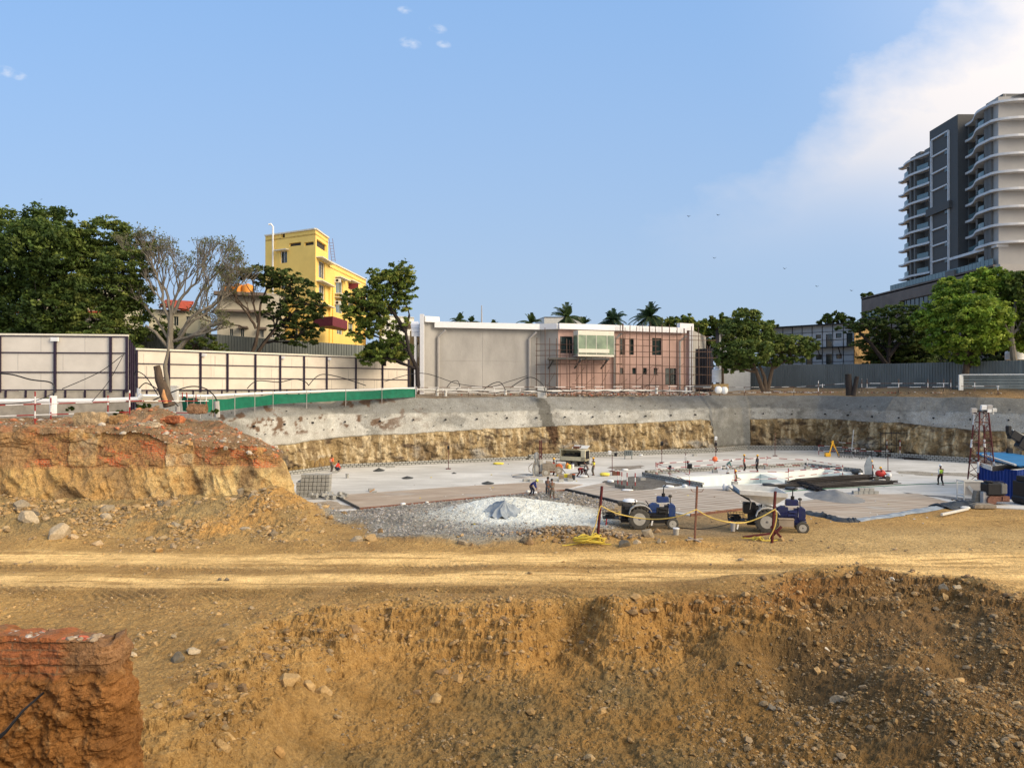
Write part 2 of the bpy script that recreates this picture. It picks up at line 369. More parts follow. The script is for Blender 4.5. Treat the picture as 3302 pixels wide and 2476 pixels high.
def pdist(P,X,Y,closed=True):
    d=np.full(X.shape,1e9); n=len(P)
    for i in range(n if closed else n-1):
        x0,y0=P[i][0],P[i][1]; x1,y1=P[(i+1)%n][0],P[(i+1)%n][1]
        dx,dy=x1-x0,y1-y0; t=np.clip(((X-x0)*dx+(Y-y0)*dy)/(dx*dx+dy*dy+1e-9),0,1)
        d=np.minimum(d,np.hypot(X-x0-t*dx,Y-y0-t*dy))
    return d
HOLE=[(-9.5,8),(-10.2,20.3),(-9.8,24.2),(-8.8,27),(-7.4,29.6),(-5.5,30.6),(-1,30.0),(2,30.9),(4.8,30.6),(6,31.8),(9,31.4),(13,32.7),(17,34.2),(20.5,33.2),(22.5,29),(25,24),(30,8)]
def gau(X,Y,x,y,a,sx,sy,r=0):
    c,s=math.cos(r),math.sin(r); u=(X-x)*c+(Y-y)*s; v=-(X-x)*s+(Y-y)*c
    return a*np.exp(-(u/sx)**2-(v/sy)**2)
def masks(X,Y):
    k={}
    wx=X+fbm(X/3,Y/3,o=3,s=3)*1.1; wy=Y+fbm(X/3,Y/3,o=3,s=8)*1.0
    wx2=wx+fbm(X/.9,Y/.9,o=3,s=31)*.35; wy2=wy+fbm(X/.9,Y/.9,o=3,s=38)*.35
    sdh=pdist(HOLE,wx2,wy2)*np.where(inside(HOLE,wx2,wy2),1,-1); k['sdh']=sdh
    # powder and gravel field in front of the slab
    grav=[gp(*p) for p in ((1030,1665),(1157,1640),(1503,1607),(1823,1585),(1980,1625),(1960,1700),(1880,1735),(1500,1762),(1260,1735))]
    g=[(p.x,p.y) for p in grav]
    k['grav']=ss(-.8,.7,pdist(g,wx,wy)*np.where(inside(g,wx,wy),1,-1))
    k['white']=np.clip(gau(wx,wy,-.3,50,1.15,5.2,4.5)+gau(wx,wy,4.5,48,.6,3.5,3)-.14,0,1)*k['grav']
    # haul road: two pale bands
    yc1=38.3+.35*np.sin(X/9)+.03*X*0+fbm(X/5,Y/5,o=2,s=5)*.5+np.maximum(X-8,0)*-.02
    yc2=33.7+.4*np.sin(X/11+1)+fbm(X/6,Y/6,o=2,s=6)*.5+np.maximum(X,0)*.05
    yw=Y+fbm(X/1.5,Y/.5,o=3,s=15)*.35; r1=np.exp(-((yw-yc1+.5)/1.35)**4); r2=np.exp(-((yw-yc2)/1.1)**4)
    rr=ss(12,22,X)*ss(25,29,Y)*(1-ss(41,47,Y))*(.55+.5*fbm(X/4,Y/1.3,o=4,s=12))
    k['road']=np.clip(r1+r2+rr,0,1); k['roadzone']=ss(31,32.5,Y)*(1-ss(39.5,41,Y))
    # scree below the brick ruin
    k['scree']=np.clip(ss(39.8,45,Y)*(1-ss(-15.5,-10.2,X+fbm(X/2,Y/2,o=2,s=50)*1.0+.12*(Y-45))),0,1)
    return k
def hfun(X,Y,detail=True):
    X=np.asarray(X,float);Y=np.asarray(Y,float)
    k=masks(X,Y); sdh=k['sdh']
    z=fbm(X/7,Y/7,o=3,s=1)*.16
    rough=np.clip(1-k['road'],0,1)
    # hole
    w=np.clip(2.1+ss(8,17,X)*4.2+(1-ss(-10,-4.0,X))*4.5+fbm(X/2.6,Y/2.6,o=2,s=22)*1.3,.7,9)
    t=np.clip(sdh/w,0,1); drop=1.75*(t**.85)+.65*ss(0,5.5,sdh-w*.5)
    z=z-drop
    inh=ss(-.2,.6,sdh); k['inh']=inh
    z=z+inh*(gau(X,Y,3.9,29.4,1.15,1.0,1.3,.3)+gau(X,Y,14.2,24.2,1.3,2.2,3.2,.3)+gau(X,Y,-6.4,24.0,.55,1.5,3.5,-.3)+gau(X,Y,8.4,28.6,.7,1.6,1.5,-.2)
        +gau(X,Y,19,27,.5,2,3)-gau(X,Y,10.3,27.2,.55,1.6,1.8)+gau(X,Y,-3,27.0,.35,1.6,1.2)+fbm(X/1.7,Y/1.7,o=3,s=44)*.22)
    z=z+gau(X,Y,15,33.6,.75,3.6,1.1,.08)+gau(X,Y,10,32.9,.35,1.6,.8)+gau(X,Y,20.5,32.3,.45,2.0,1.4)
    z=z+gau(X,Y,-10.3,25.5,.35,2.2,1.4)+gau(X,Y,-7.2,28.6,.3,1.3,1.0)
    # powder mound, gravel field, berms along the road
    z=z+gau(X,Y,-.5,50.2,1.05,4.2,1.9,.05)+k['grav']*.12+gau(X,Y,-8,47.5,.3,4,2)+gau(X,Y,4.5,50,.3,2,2)
    z=z+gau(X,Y,3.6,42.6,.55,3.1,.75)+gau(X,Y,9.3,40.6,.42,2.4,.6)+gau(X,Y,-4,41.8,.22,4.5,.8)+gau(X,Y,-11,40.8,.3,3,.9)+gau(X,Y,12.8,41.2,.2,1.2,.5)
    z=z+k['scree']*(1.35*ss(40.5,50,Y)+.25*fbm(X/2.2,Y/2.2,o=3,s=60))+gau(X,Y,-15.2,48.5,.7,2.2,2.2)
    z=z+gau(X,Y,-26,41.5,.5,3.5,2)
    # camera bank
    bank=-2.55+(20.2-Y)*.53
    z=np.maximum(z,np.minimum(bank+fbm(X/2,Y/2,o=3,s=70)*.2,6.9+0*Y)) if np.any(Y<22) else z
    if detail:
        clod=(inh+.75*k['scree']+.45*k['grav'])*1.0+.50*ss(18,22,Y)*(1-ss(30.2,32.2,Y))+.25*ss(39.3,40.3,Y)*(1-ss(43,46,Y))
        clod=np.clip(clod,.03,1)*rough
        clod=clod+.5*k['scree']
        d1,d2,i1=worley(X/.62,Y/.62,s=2); e1,e2,i2=worley(X/.27+fbm(X*2,Y*2,o=2)*.4,Y/.27,s=7)
        z=z+clod*((.55-d1)*.14*(.3+i1)+(.55-e1)*.085*(.3+i2)+(.3-np.abs(fbm(X/.6,Y/.6,o=5,s=90,g=.65)))*.22)
        g1_,g2_,g3_=worley(X/.15,Y/.15,s=17); z=z+np.clip(clod,0,1)*((.5-g1_)*.055*(.2+g3_)+fbm(X/.09,Y/.09,o=2,s=18)*.022)
        k['rough']=clod
        face=inh*(1-ss(1.5,4,sdh))*ss(0,.3,sdh)
        ridg=1-np.abs(fbm(X/.55+Y*.2,Y/1.4,o=3,s=95))*2.2
        f1,f2,fi=worley(X/.95+fbm(X/.6,Y/.6,o=2)*.5,Y/.6,s=61)
        z=z+face*(ridg*.05+fbm(X/.30,Y/.30,o=4,s=96,g=.7)*.16+(fi-.5)*.16+(.5-f1)*.12+(.35-np.abs(fbm(X/.9,Y/.6,o=6,s=97,g=.65)))*.34)
        stp=.36; q=(z/stp+fbm(X/2,Y/2,o=2,s=98)*.8); z=z+face*.5*stp*(np.floor(q)+ss(.25,.75,q-np.floor(q))-q)
        # wheel and track marks
        tr=ss(29.8,31,Y)*(1-ss(32.2,32.9,Y))+.8*np.exp(-((Y-36)/.5)**2)+ .7*np.exp(-((Y-31.8)/.5)**2)
        tr=tr*(1-ss(.0,.5,sdh))
        z=z+tr*.040*np.sin((X*.8+Y*.9+fbm(X/3,Y/3,o=2,s=4)*1.5)*18)*(vn(X/2,Y/.8,s=9)>-.2)
        lon=k['roadzone']+ss(12,20,X)*ss(26,30,Y)
        z=z+np.clip(lon,0,1)*fbm(X/5+Y*.1,Y/.22,o=3,s=33)*.03
    z=np.minimum(z,z*0+7.0)
    ins=inside(slab_poly,X,Y); dsl=pdist(slab_poly,X,Y)*np.where(ins,1,-1)
    z=z*(1-ss(-1.2,.1,dsl)*ss(42,44,Y)*(1-k['scree']*ss(-1.2,-.3,-dsl)))- .17*ss(-.3,.15,dsl)
    z=np.where(ins&(dsl>.6),-.3,z)
    inp=inside([(p.x,p.y) for p in POOL],X,Y)|(pdist([(p.x,p.y) for p in POOL],X,Y)<1.2)
    z=np.where(inp,-3.2,z)
    return z,k
def terr():
    ncol,rows=1300,[]
    y=3.0
    while y<112:
        rows.append(y); y+= .085 if y<17 else .043+max(0,(y-21))*.0022 if y<60 else .6
    Ys=np.array(rows); T_=np.linspace(-1,1,ncol); 
    Xg=T_[None,:]*(Ys[:,None]*.80+5); Yg=Ys[:,None]+0*Xg
    Z_,k=hfun(Xg,Yg)
    # albedo
    def c(*a): return np.array(a)
    tan=c(.70,.50,.27); ochre=c(.40,.245,.105); brown=c(.22,.14,.075); dark=c(.125,.087,.052); grey=c(.25,.235,.22); whit=c(.62,.615,.61); olive=c(.19,.145,.085); redb=c(.30,.15,.06)
    def mx(a,b,t): t=np.clip(t,0,1)[...,None]; return a*(1-t)+b*t
    n1=fbm(Xg/4,Yg/4,o=5,s=101); n2=fbm(Xg/1.1,Yg/1.1,o=4,s=102); n3=fbm(Xg/9,Yg/9,o=3,s=103)
    C=mx(mx(np.broadcast_to(c(.40,.265,.125),Xg.shape+(3,)),c(.30,.20,.10),.5+n1*1.3),brown,n2*1.2-.25)
    C=mx(C,tan*1.16,k['road']*(.85+.5*n2)*(1-k['inh']))
    C=mx(C,c(.34,.215,.10),ss(.12,.35,fbm(Xg/3.5+Yg*.15,Yg/.28,o=4,s=150))*k['roadzone']*.75*(1-k['inh']))
    near=ss(27.5,32,Yg)*(1-ss(32.8,33.6,Yg)); C=mx(C,brown*1.15,near*.45*(.6+n2))
    C=mx(C,c(.27,.175,.095),(np.exp(-((Yg-35.9)/.6)**2)*.45*(.7+n2)))
    fl=0; rt=ss(11,15,Xg)*ss(38,40,Yg)*(1-ss(44,48,Yg)); C=mx(C,c(.36,.27,.16),rt*.6)
    # hole: ochre cut face, dark rubble bowl on the right, olive-brown floor
    inh=k['inh']; sdh=k['sdh']
    fl=mx(np.broadcast_to(c(.265,.165,.072),Xg.shape+(3,)),olive*1.02,.5+n1*1.8+.3*n3)
    fl=mx(fl,ochre,(1-ss(2.2,4.6,sdh))*(1-ss(9,15,Xg))*(.85+n2*.6))
    fl=mx(fl,redb,(1-ss(.5,2.2,sdh))*ss(3,9,Xg)*(.45+n1))
    fl=mx(fl,c(.40,.27,.135),(1-ss(-7,-1,Xg))*(.5+.9*n2))
    fl=mx(fl,dark*1.05,ss(5.5,10,Xg+n2*2)*(.72+n1)*ss(1.2,2.6,sdh))
    fl=mx(fl,brown*.95,ss(10,15,Xg)*(.75+.8*n2))
    C=mx(C,fl*(.90-.10*ss(2,8,Xg))[...,None],inh)
    sc=mx(np.broadcast_to(c(.30,.225,.13),Xg.shape+(3,)),c(.22,.17,.105),.5+n2*1.5); sc=mx(sc,ochre*1.15,n1*2.2-.25)
    C=mx(C,sc,k['scree'])
    gr=mx(np.broadcast_to(c(.235,.215,.195),Xg.shape+(3,)),c(.15,.14,.135),n2*1.6+.2); gr=mx(gr,whit,k['white']*(1.1+.5*n2)+k['white']*.25)
    C=mx(C,gr,k['grav'])
    tr=ss(2,5,Xg)*ss(42.5,44,Yg)*(1-ss(11,18,Xg)); C=mx(C,c(.24,.19,.145),tr*(1-k['white'])*.8)
    C=mx(C,redb*.7,ss(0,1.5,(18.5-Yg))*ss(0,3,-Xg-5)*.8)
    P=np.stack([Xg,Yg,Z_],-1).reshape(-1,3)
    C=C*np.array((1.20,1.11,.84)) if True else C
    C=np.where(k['grav'][...,None]>.5,C*np.array((.93,1.04,1.28)),C)
    o=npmesh('ground',P,gridfaces(len(Ys),ncol),M['soil'],smooth=True,col=C.reshape(-1,3),flat=(k['rough'].ravel()>.2)); o['kind']='structure'
terr()
def ground_hit(px,py):
    d=np.arange(9,115,.05); x=(px-HX)/F*d; z=CAMZ-(py-HY)/F*d
    h,_=hfun(x,d,False); i=np.argmax(h>=z); return Vector((x[i],d[i],h[i]))
def gz(x,y): return float(hfun(np.array([x]),np.array([y]),False)[0][0])
# ------------------------------------------------------------------ loose stones
def ico(sub=0):
    bm=bmesh.new(); bmesh.ops.create_icosphere(bm,subdivisions=sub+1,radius=1)
    v=np.array([x.co[:] for x in bm.verts]); f=np.array([[a.index for a in p.verts] for p in bm.faces]); bm.free(); return v,f
ICO0=ico(0); ICO1=ico(1); ICO2=ico(2); ICO3=ico(3)
def stones(name,P,S,C,rng,base=ICO0,flat=.7,label=None,cat=None,kind='stuff',parent=None):
    v0,f0=base; n=len(P); nv=len(v0)
    q=rng.normal(size=(n,4)); q/=np.linalg.norm(q,axis=1)[:,None]; w,x,y,z=q.T
    Rm=np.stack([1-2*(y*y+z*z),2*(x*y-z*w),2*(x*z+y*w),2*(x*y+z*w),1-2*(x*x+z*z),2*(y*z-x*w),2*(x*z-y*w),2*(y*z+x*w),1-2*(x*x+y*y)],1).reshape(n,3,3)
    V=v0[None]*(1+rng.uniform(-.28,.28,(n,nv,1)))
    V=np.clip(V,-rng.uniform(.55,1,(n,1,3)),rng.uniform(.55,1,(n,1,3)))
    V=V*rng.uniform(.6,1.1,(n,1,3)); V=np.einsum('nij,nvj->nvi',Rm,V); V[:,:,2]*=flat
    V=V*S[:,None,None]+P[:,None,:]; V[:,:,2]+=S[:,None]*.12
    Fc=(f0[None]+np.arange(n)[:,None,None]*nv).reshape(-1,3)
    o=npmesh(name,V.reshape(-1,3),Fc,M['stonecol'],smooth=False,col=np.repeat(C,nv,0),parent=parent)
    if kind: o['kind']=kind
    if label: prop(o,label,cat)
    return o
rng=np.random.default_rng(5)
PAL=np.array([(.42,.27,.115),(.35,.225,.10),(.27,.185,.09),(.44,.31,.16),(.36,.26,.15),(.27,.20,.12),(.40,.24,.09),(.24,.16,.075),(.38,.24,.10)])
def scatter(n,xf,yr,keep,smin,smax,pal=PAL,pw=3.0,tint=1.0):
    y=rng.uniform(yr[0],yr[1],n); x=rng.uniform(-1,1,n)*(y*.74+1) if xf is None else rng.uniform(xf[0],xf[1],n)
    h,k=hfun(x,y,True); p=keep(x,y,k); m=rng.uniform(0,1,n)<p
    x,y,h=x[m],y[m],h[m]; s=smin*(1-rng.uniform(0,1,len(x)))**(-1/pw); s=np.minimum(s,smax)
    c=pal[rng.integers(0,len(pal),len(x))]*rng.uniform(.75,1.25,(len(x),1))*tint
    return np.stack([x,y,h],1),s,c
cl=lambda x,y:np.clip(.35+1.6*fbm(x/1.6,y/1.6,o=3,s=201),0,1)
a=scatter(150000,None,(19.5,36),lambda x,y,k:k['inh']*cl(x,y)*(.25+.65*ss(1,3,k['sdh']))*(.38+.6*ss(5,12,x)+.3*(1-ss(-6,-1,x))),.024,.18,pw=2.4,tint=.76)
b=scatter(32000,None,(22,42),lambda x,y,k:(1-k['inh'])*(1-k['road'])*cl(x,y)*(.30+.4*(y<31)+.35*(y>39.3)),.03,.17,pw=2.5)
c_=scatter(34000,(-45,-8),(39.5,51.5),lambda x,y,k:k['scree']*cl(x,y)*.95,.055,.34,pw=2.4)
d_=scatter(26000,(-11,22),(20,35),lambda x,y,k:((k['sdh']>-.3)&(k['sdh']<2.0))*.30,.05,.24,pal=np.array([(.36,.23,.10),(.28,.18,.085),(.22,.14,.07),(.40,.26,.12)]),pw=2.6)
stones('rubble',np.concatenate([a[0],b[0],c_[0],d_[0]]),np.concatenate([a[1],b[1],c_[1],d_[1]]),np.concatenate([a[2],b[2],c_[2],d_[2]]),rng,label='small stones and clods strewn over the excavated earth',cat='rubble')
GP=np.array([(.30,.28,.26),(.20,.19,.18),(.36,.34,.32),(.26,.22,.18)])
g_=scatter(16000,(-18,10),(42,62),lambda x,y,k:k['grav']*(1-.96*np.clip(k['white']*1.5,0,1))*.9,.05,.15,pal=GP)
stones('gravel',*g_,rng,label='grey broken gravel spread in front of the slab beside white powder',cat='gravel')
# big rocks, each a thing
ROCKC={'tan':(.40,.265,.12),'grey':(.29,.235,.16),'pale':(.44,.35,.23),'dark':(.14,.12,.09),'brown':(.25,.16,.08),'white':(.58,.52,.42),'ochre':(.38,.23,.09)}
def rock(px,py,w,h,c,label,group=None,ang=0,pos=None,flat=None):
    p=pos or ground_hit(px,py); s=w/F*p.y/2; hh=h/F*p.y/2
    v=ICO3[0].copy(); r=random.Random(px*7+py); sd=r.randint(0,999)
    v*= (1+.22*fbm(v[:,0]*1.1+sd,v[:,1]*1.1,v[:,2]*1.1,o=3,s=sd)[:,None])
    for _ in range(16):
        nrm=np.array([r.uniform(-1,1),r.uniform(-1,1),r.uniform(-.5,1)]); nrm/=np.linalg.norm(nrm); dd=v@nrm-r.uniform(.45,.78); v-=np.where(dd>0,dd,0)[:,None]*nrm
    v=v*(1+.05*fbm(v[:,0]*5+sd,v[:,1]*5,v[:,2]*5,o=3,s=sd)[:,None]); v=v*np.array([s*1.15,s*r.uniform(.7,1),hh*1.3])
    ca,sa=math.cos(ang),math.sin(ang); v=np.stack([v[:,0]*ca-v[:,2]*sa,v[:,1],v[:,0]*sa+v[:,2]*ca],1)
    o=npmesh('rock',v,ICO3[1],M['stonecol'],smooth=False,col=np.tile(np.array(ROCKC[c])*r.uniform(.9,1.1),(len(v),1)))
    o.location=(p.x,p.y+s*.3,p.z+hh*.48); prop(o,label,'rock',group)
for a in (
 (180,1737,88,64,'pale','large smooth pale boulder lying at the foot of the scree, left',None,.25),
 (85,1690,62,66,'pale','tall pale boulder left of the large smooth boulder',None,.9),
 (62,1642,70,44,'grey','grey boulder behind the tall pale boulder at left edge',None,.1),
 (112,1665,34,28,'dark','dark grey stone wedged beside the tall pale boulder',None,0),
 (772,1598,66,38,'grey','angular grey slab leaning high on the scree below the cliff corner',None,.45),
 (812,1614,34,34,'grey','squat grey stone right of the leaning angular slab',None,.2),
 (515,1634,34,24,'dark','dark slate-coloured stone on the scree under the yellow earth face',None,-.2),
 (338,1652,48,34,'grey','grey rounded rock, upper of the pair on the middle scree',None,0),
 (335,1674,46,28,'pale','pale rounded rock, lower of the pair on the middle scree',None,0),
 (562,1700,36,22,'grey','flat grey rock low on the scree in front of the orange patch',None,-.1),
 (790,1712,52,18,'pale','flat pale stone near the road below the cliff corner',None,0),
 (505,1780,34,24,'ochre','reddish round stone at the road edge below the scree',None,0),
 (1195,1742,56,28,'tan','flat tan rock beside the gravel field edge',None,.1),
 (1150,1746,46,24,'grey','grey rock just left of the flat tan rock by the gravel',None,0),
 (1225,1718,24,20,'brown','small brown rock above the flat tan rock',None,0),
 (1492,1756,42,20,'grey','blue-grey slab at the edge of the brown soil below the powder heap',None,-.3),
 (1520,1762,18,16,'brown','small brown stone right of the blue-grey slab',None,0),
 (2095,1732,46,36,'grey','big slanted grey rock on the right end of the rock heap',None,-.5),
 (2014,1762,44,30,'dark','dark grey broken rock in front of the rock heap',None,.1),
 (2056,1754,32,20,'pale','white-faced tan rock in front of the rock heap',None,0),
 (2119,1717,32,20,'brown','brown rounded rock behind the slanted grey rock',None,0),
 (2127,1750,20,18,'grey','small grey rock right of the rock heap',None,0),
 (1685,1750,26,26,'dark','dark rock at the left end of the rock heap',None,0),
 (1705,1758,34,24,'brown','brown block next to the dark rock at the left end of the heap',None,0),
 (1790,1750,26,18,'brown','brown rock in the rock heap left of the yellow rope',None,0),
 (921,2210,84,48,'tan','wide tan rock slab on the left slope of the hole, left of three',None,.05),
 (990,2225,50,52,'tan','upright tan rock between two others on the left slope of the hole',None,.2),
 (1042,2242,56,42,'tan','rounded tan rock, right of three on the left slope of the hole',None,0),
 (617,2112,50,36,'pale','pinkish pale block on the rim of the left ridge',None,.1),
 (566,2136,62,36,'dark','dark slab jutting below the pale block on the left ridge',None,.35),
 (426,2118,40,22,'pale','flat pale stone beside the red earth block',None,0),
 (366,2138,26,36,'grey','narrow grey stone against the right side of the red earth block',None,.9),
 (735,2392,46,42,'tan','tan rock, upper of two in the lower left slope',None,.3),
 (712,2425,46,54,'tan','tan angular rock, lower of two in the lower left slope',None,.8),
 (892,2438,46,40,'ochre','ochre boulder near the bottom edge left of centre',None,.3),
 (458,2338,38,30,'tan','tan stone low on the slope right of the red earth block',None,0),
 (498,2082,28,22,'tan','lone tan stone on the flat left ground above the ridge',None,0),
 (560,2058,26,18,'grey','grey stone above the lone tan stone on flat ground',None,0),
 (1142,2045,42,50,'brown','big dark brown clod stuck to the left face of the hole',None,.3),
 (1426,2182,46,36,'brown','brown rock at the foot of the ochre cut, left of two',None,0),
 (1475,2198,54,26,'ochre','flat ochre rock at the foot of the ochre cut, right of two',None,.1),
 (1404,2264,54,34,'tan','round tan rock half buried on the hole floor',None,0),
 (1345,2240,38,20,'brown','small brown rock left of the round half-buried rock',None,0),
 (1205,2180,34,30,'tan','tan rock on the smooth slope at left of the hole',None,.4),
 (1570,2200,24,26,'brown','brown stone standing on the hole floor below the ochre cut',None,.5),
 (3050,1932,28,26,'tan','rounded tan rock right of the earth heap by the road',None,0),
 (3045,1905,42,30,'grey','grey rock above the rounded tan rock right of the earth heap',None,-.4),
 (3090,1906,38,30,'pale','pale rock, rightmost on the earth heap by the road',None,-.4),
 (2920,1880,34,18,'pale','pale stone on top of the earth heap by the road',None,-.2),
 (2880,1873,28,12,'white','whitish sliver of stone on top of the earth heap',None,-.4),
 (2912,1986,22,18,'pale','pale stone on the right slope under the earth heap',None,0),
 (3097,2204,50,28,'tan','large tan rock on the ridge right of the dark bowl',None,-.1),
 (3264,2148,24,20,'tan','round tan stone near the right edge of the photo',None,0),
 (2664,2104,20,24,'white','white upright stone in the dark rubble bowl',None,.6),
 (2638,2174,44,24,'tan','long tan stone low in the dark rubble bowl',None,-.5),
 (2648,2020,24,18,'grey','grey stone at the upper rim of the dark rubble bowl',None,0),
 (2603,2040,24,22,'pale','cube-shaped pale stone at the upper left rim of the bowl',None,.4),
 (2561,2046,32,20,'grey','angular grey stone left of the cube-shaped pale stone',None,-.5),
 (2992,2165,16,14,'white','bright white stone right of the dark bowl',None,0),
 (2967,2082,24,18,'brown','brown stone above the bright white stone',None,0),
 (2955,2146,24,22,'tan','tan stone left of the bright white stone',None,-.7),
 (2484,2290,32,22,'dark','dark shiny stone on the hole floor below the bowl',None,.5),
 (2389,1808,28,14,'grey','blue-grey stone lying between the two pale road bands',None,0),
 (2693,2148,28,24,'brown','brown stone in the middle of the dark rubble bowl',None,0),
 (2705,2265,60,34,'grey','grey mud-covered rock on the hole floor right of centre',None,.1),
 (2520,1745,26,14,'tan','tan stone behind the crossed post base by the road',None,0)): rock(*a)
# rock heap near the first tractor
n=520; u=rng.normal(0,1,n); x=3.6+u*1.75; y=42.5+rng.normal(0,.42,n); h=hfun(x,y,False)[0]
s=rng.uniform(.06,.17,n)
stones('rock_heap',np.stack([x,y,h+rng.uniform(0,.10,n)],1),s,np.array([(.30,.21,.12),(.25,.17,.10),(.35,.26,.16),(.22,.19,.16)])[rng.integers(0,4,n)]*rng.uniform(.8,1.2,(n,1)),rng,base=ICO1,flat=.85,label='long heap of brown broken rocks by the yellow rope',cat='rock heap')
# dark clods on the road
for px,w in ((708,16),(730,18)):
    rock(px,1872,w,13,'dark','black clod of earth on the pale road band, %s of two'%('left' if px<720 else 'right'))
# ================================================================== PIT WALLS
def poly_resample(P,step):
    out=[];nr=[]
    for i in range(len(P)-1):
        a,b=P[i],P[i+1]; l=(b-a).length; n=max(1,int(l/step))
        for k in range(n): out.append(a.lerp(b,k/n))
    out.append(P[-1]); A=np.array([(p.x,p.y) for p in out])
    # smooth normals
    t=np.gradient(A,axis=0); 
    k=np.ones(9)/9
    t=np.stack([np.convolve(np.pad(t[:,i],4,'edge'),k,'valid') for i in (0,1)],1)
    t/=np.linalg.norm(t,axis=1)[:,None]; n=np.stack([-t[:,1],t[:,0]],1)   # left of travel = outward (away from the pit)
    s=np.concatenate([[0],np.cumsum(np.linalg.norm(np.diff(A,axis=0),axis=1))])
    return A,n,s
A_,Nn,S_=poly_resample([Vector((p.x,p.y)) for p in WALL],.16)
# soil top height along the wall
def soiltop(x): return np.interp(x,[-30,-24,-18,1.8,26,33,41,47,53,60,70],[2.5,2.6,3.05,3.6,4.15,3.9,4.2,4.1,3.5,3.4,3.4])
PANEL=(A_[:,0]>27.2)&(A_[:,0]<33.2)&(A_[:,1]>98)      # sprayed panel that reaches the slab
def farwall():
    st=soiltop(A_[:,0])+fbm(S_/2.2,S_*0,o=4,s=300)*.16
    st=np.where(PANEL,.35,st)
    nr=64; v=np.linspace(0,1,nr)
    U=S_[None,:]+0*v[:,None]; Zs=v[:,None]*(st[None,:]+.25)
    off=.10+.16*Zs
    vert=fbm(U/.55,Zs/2.2,o=4,s=310); blk=fbm(U/1.8,Zs/1.0,o=3,s=311); ridge=1-np.abs(fbm(U/.8+Zs*.3,Zs/2.6,o=3,s=312))*2
    w1,w2,iw=worley(U/.9+fbm(U,Zs,o=2)*.5,Zs/.6,s=13)
    amp=(1-.5*ss(.75,1,v[:,None]))*np.where(PANEL,.1,1)[None,:]
    off=off-amp*(vert*.20+blk*.42+ridge*.12+(iw-.5)*.32+(.5-w1)*.2)+.1
    off=np.maximum(off,-.45)+np.where(v[:,None]>.97,.25,0)
    P=np.stack([A_[None,:,0]+Nn[None,:,0]*off,A_[None,:,1]+Nn[None,:,1]*off,Zs],-1)
    c1=np.array((.37,.27,.14));c2=np.array((.22,.155,.085));c3=np.array((.50,.40,.25));c4=np.array((.12,.085,.055)); c5=np.array((.36,.33,.28))
    def mx(a,b,t): t=np.clip(t,0,1)[...,None]; return a*(1-t)+b*t
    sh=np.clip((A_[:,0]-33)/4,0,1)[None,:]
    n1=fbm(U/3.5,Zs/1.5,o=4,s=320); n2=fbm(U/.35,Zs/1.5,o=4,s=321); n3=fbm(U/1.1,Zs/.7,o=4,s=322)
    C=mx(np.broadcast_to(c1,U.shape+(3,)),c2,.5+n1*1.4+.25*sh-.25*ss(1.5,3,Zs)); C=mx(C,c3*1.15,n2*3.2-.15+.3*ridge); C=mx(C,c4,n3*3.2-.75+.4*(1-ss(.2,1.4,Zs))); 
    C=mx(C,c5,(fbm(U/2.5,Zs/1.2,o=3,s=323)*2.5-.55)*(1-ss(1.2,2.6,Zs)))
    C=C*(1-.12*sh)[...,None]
    wet=np.abs(A_[None,:,0]+fbm(U/.8,Zs/.8,o=2,s=5)*.25-5.15+.12*(Zs-3.5))<(.75*ss(.9,3.4,Zs)); C=np.where(wet[...,None],np.array((.10,.06,.035)),C)
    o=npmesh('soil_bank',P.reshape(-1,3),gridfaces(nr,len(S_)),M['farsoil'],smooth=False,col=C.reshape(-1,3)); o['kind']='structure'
    # sprayed concrete above
    nr=44; v=np.linspace(0,1,nr)[:,None]
    z0=st[None,:]; zf=5.75+fbm(S_/6,S_*0,o=2,s=330)[None,:]*.15; zt=7.5+np.interp(A_[:,0],[-31,-18,0,60],[-.25,-.1,0,0])[None,:]+fbm(S_/1.8,S_*0,o=3,s=331)[None,:]*.10
    Zs=np.where(v<.55,z0+(zf-z0)*v/.55,zf+(zt-zf)*(v-.55)/.45); U=S_[None,:]+0*v
    off=.30+.13*Zs+np.maximum(Zs-zf,0)*.95-np.where(PANEL,.35,0)[None,:]
    off=off+.16*fbm(U/2.8,Zs/1.5,o=4,s=340)+.035*fbm(U/.5,Zs/.4,o=3,s=341)+.10*np.abs(((U/3.1)%1)-.5)*(Zs<zf)
    off=np.where(v<.03,off+.25,off); off=np.where(v>.985,off+.9,off); Zs=np.where(v>.985,Zs-.02,Zs)
    P=np.stack([A_[None,:,0]+Nn[None,:,0]*off,A_[None,:,1]+Nn[None,:,1]*off,Zs],-1)
    g1=np.array((.25,.245,.225));g2=np.array((.42,.41,.375));g3=np.array((.165,.163,.148));g4=np.array((.13,.125,.11))
    n1=fbm(U/2.6,Zs/1.2,o=5,s=350); n2=fbm(U/.7,Zs/.5,o=4,s=351)
    C=mx(np.broadcast_to(g1,U.shape+(3,)),g2,n1*2.2+.15+.2*n2)
    cell=np.abs(fbm(np.floor(U/2.9+n2*.25+n1*.6)*7.3,Zs*0+3,o=1,s=77))   # spraying bays
    C=mx(C,g2*1.08,(cell*1.8-.25)*(Zs<zf)*.9)
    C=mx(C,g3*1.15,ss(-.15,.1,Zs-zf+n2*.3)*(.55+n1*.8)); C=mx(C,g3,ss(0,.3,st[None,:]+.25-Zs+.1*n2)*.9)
    C=mx(C,g3*1.2,np.where(PANEL,1,0)[None,:]*(1-ss(3.5,4.5,Zs))*(.85+n2))
    C=mx(C,np.array((.14,.09,.06)),(1-ss(-16,-6,A_[None,:,0]))*ss(.18,.3,n2*.6+n1*.5)*ss(3.6,4.2,Zs))
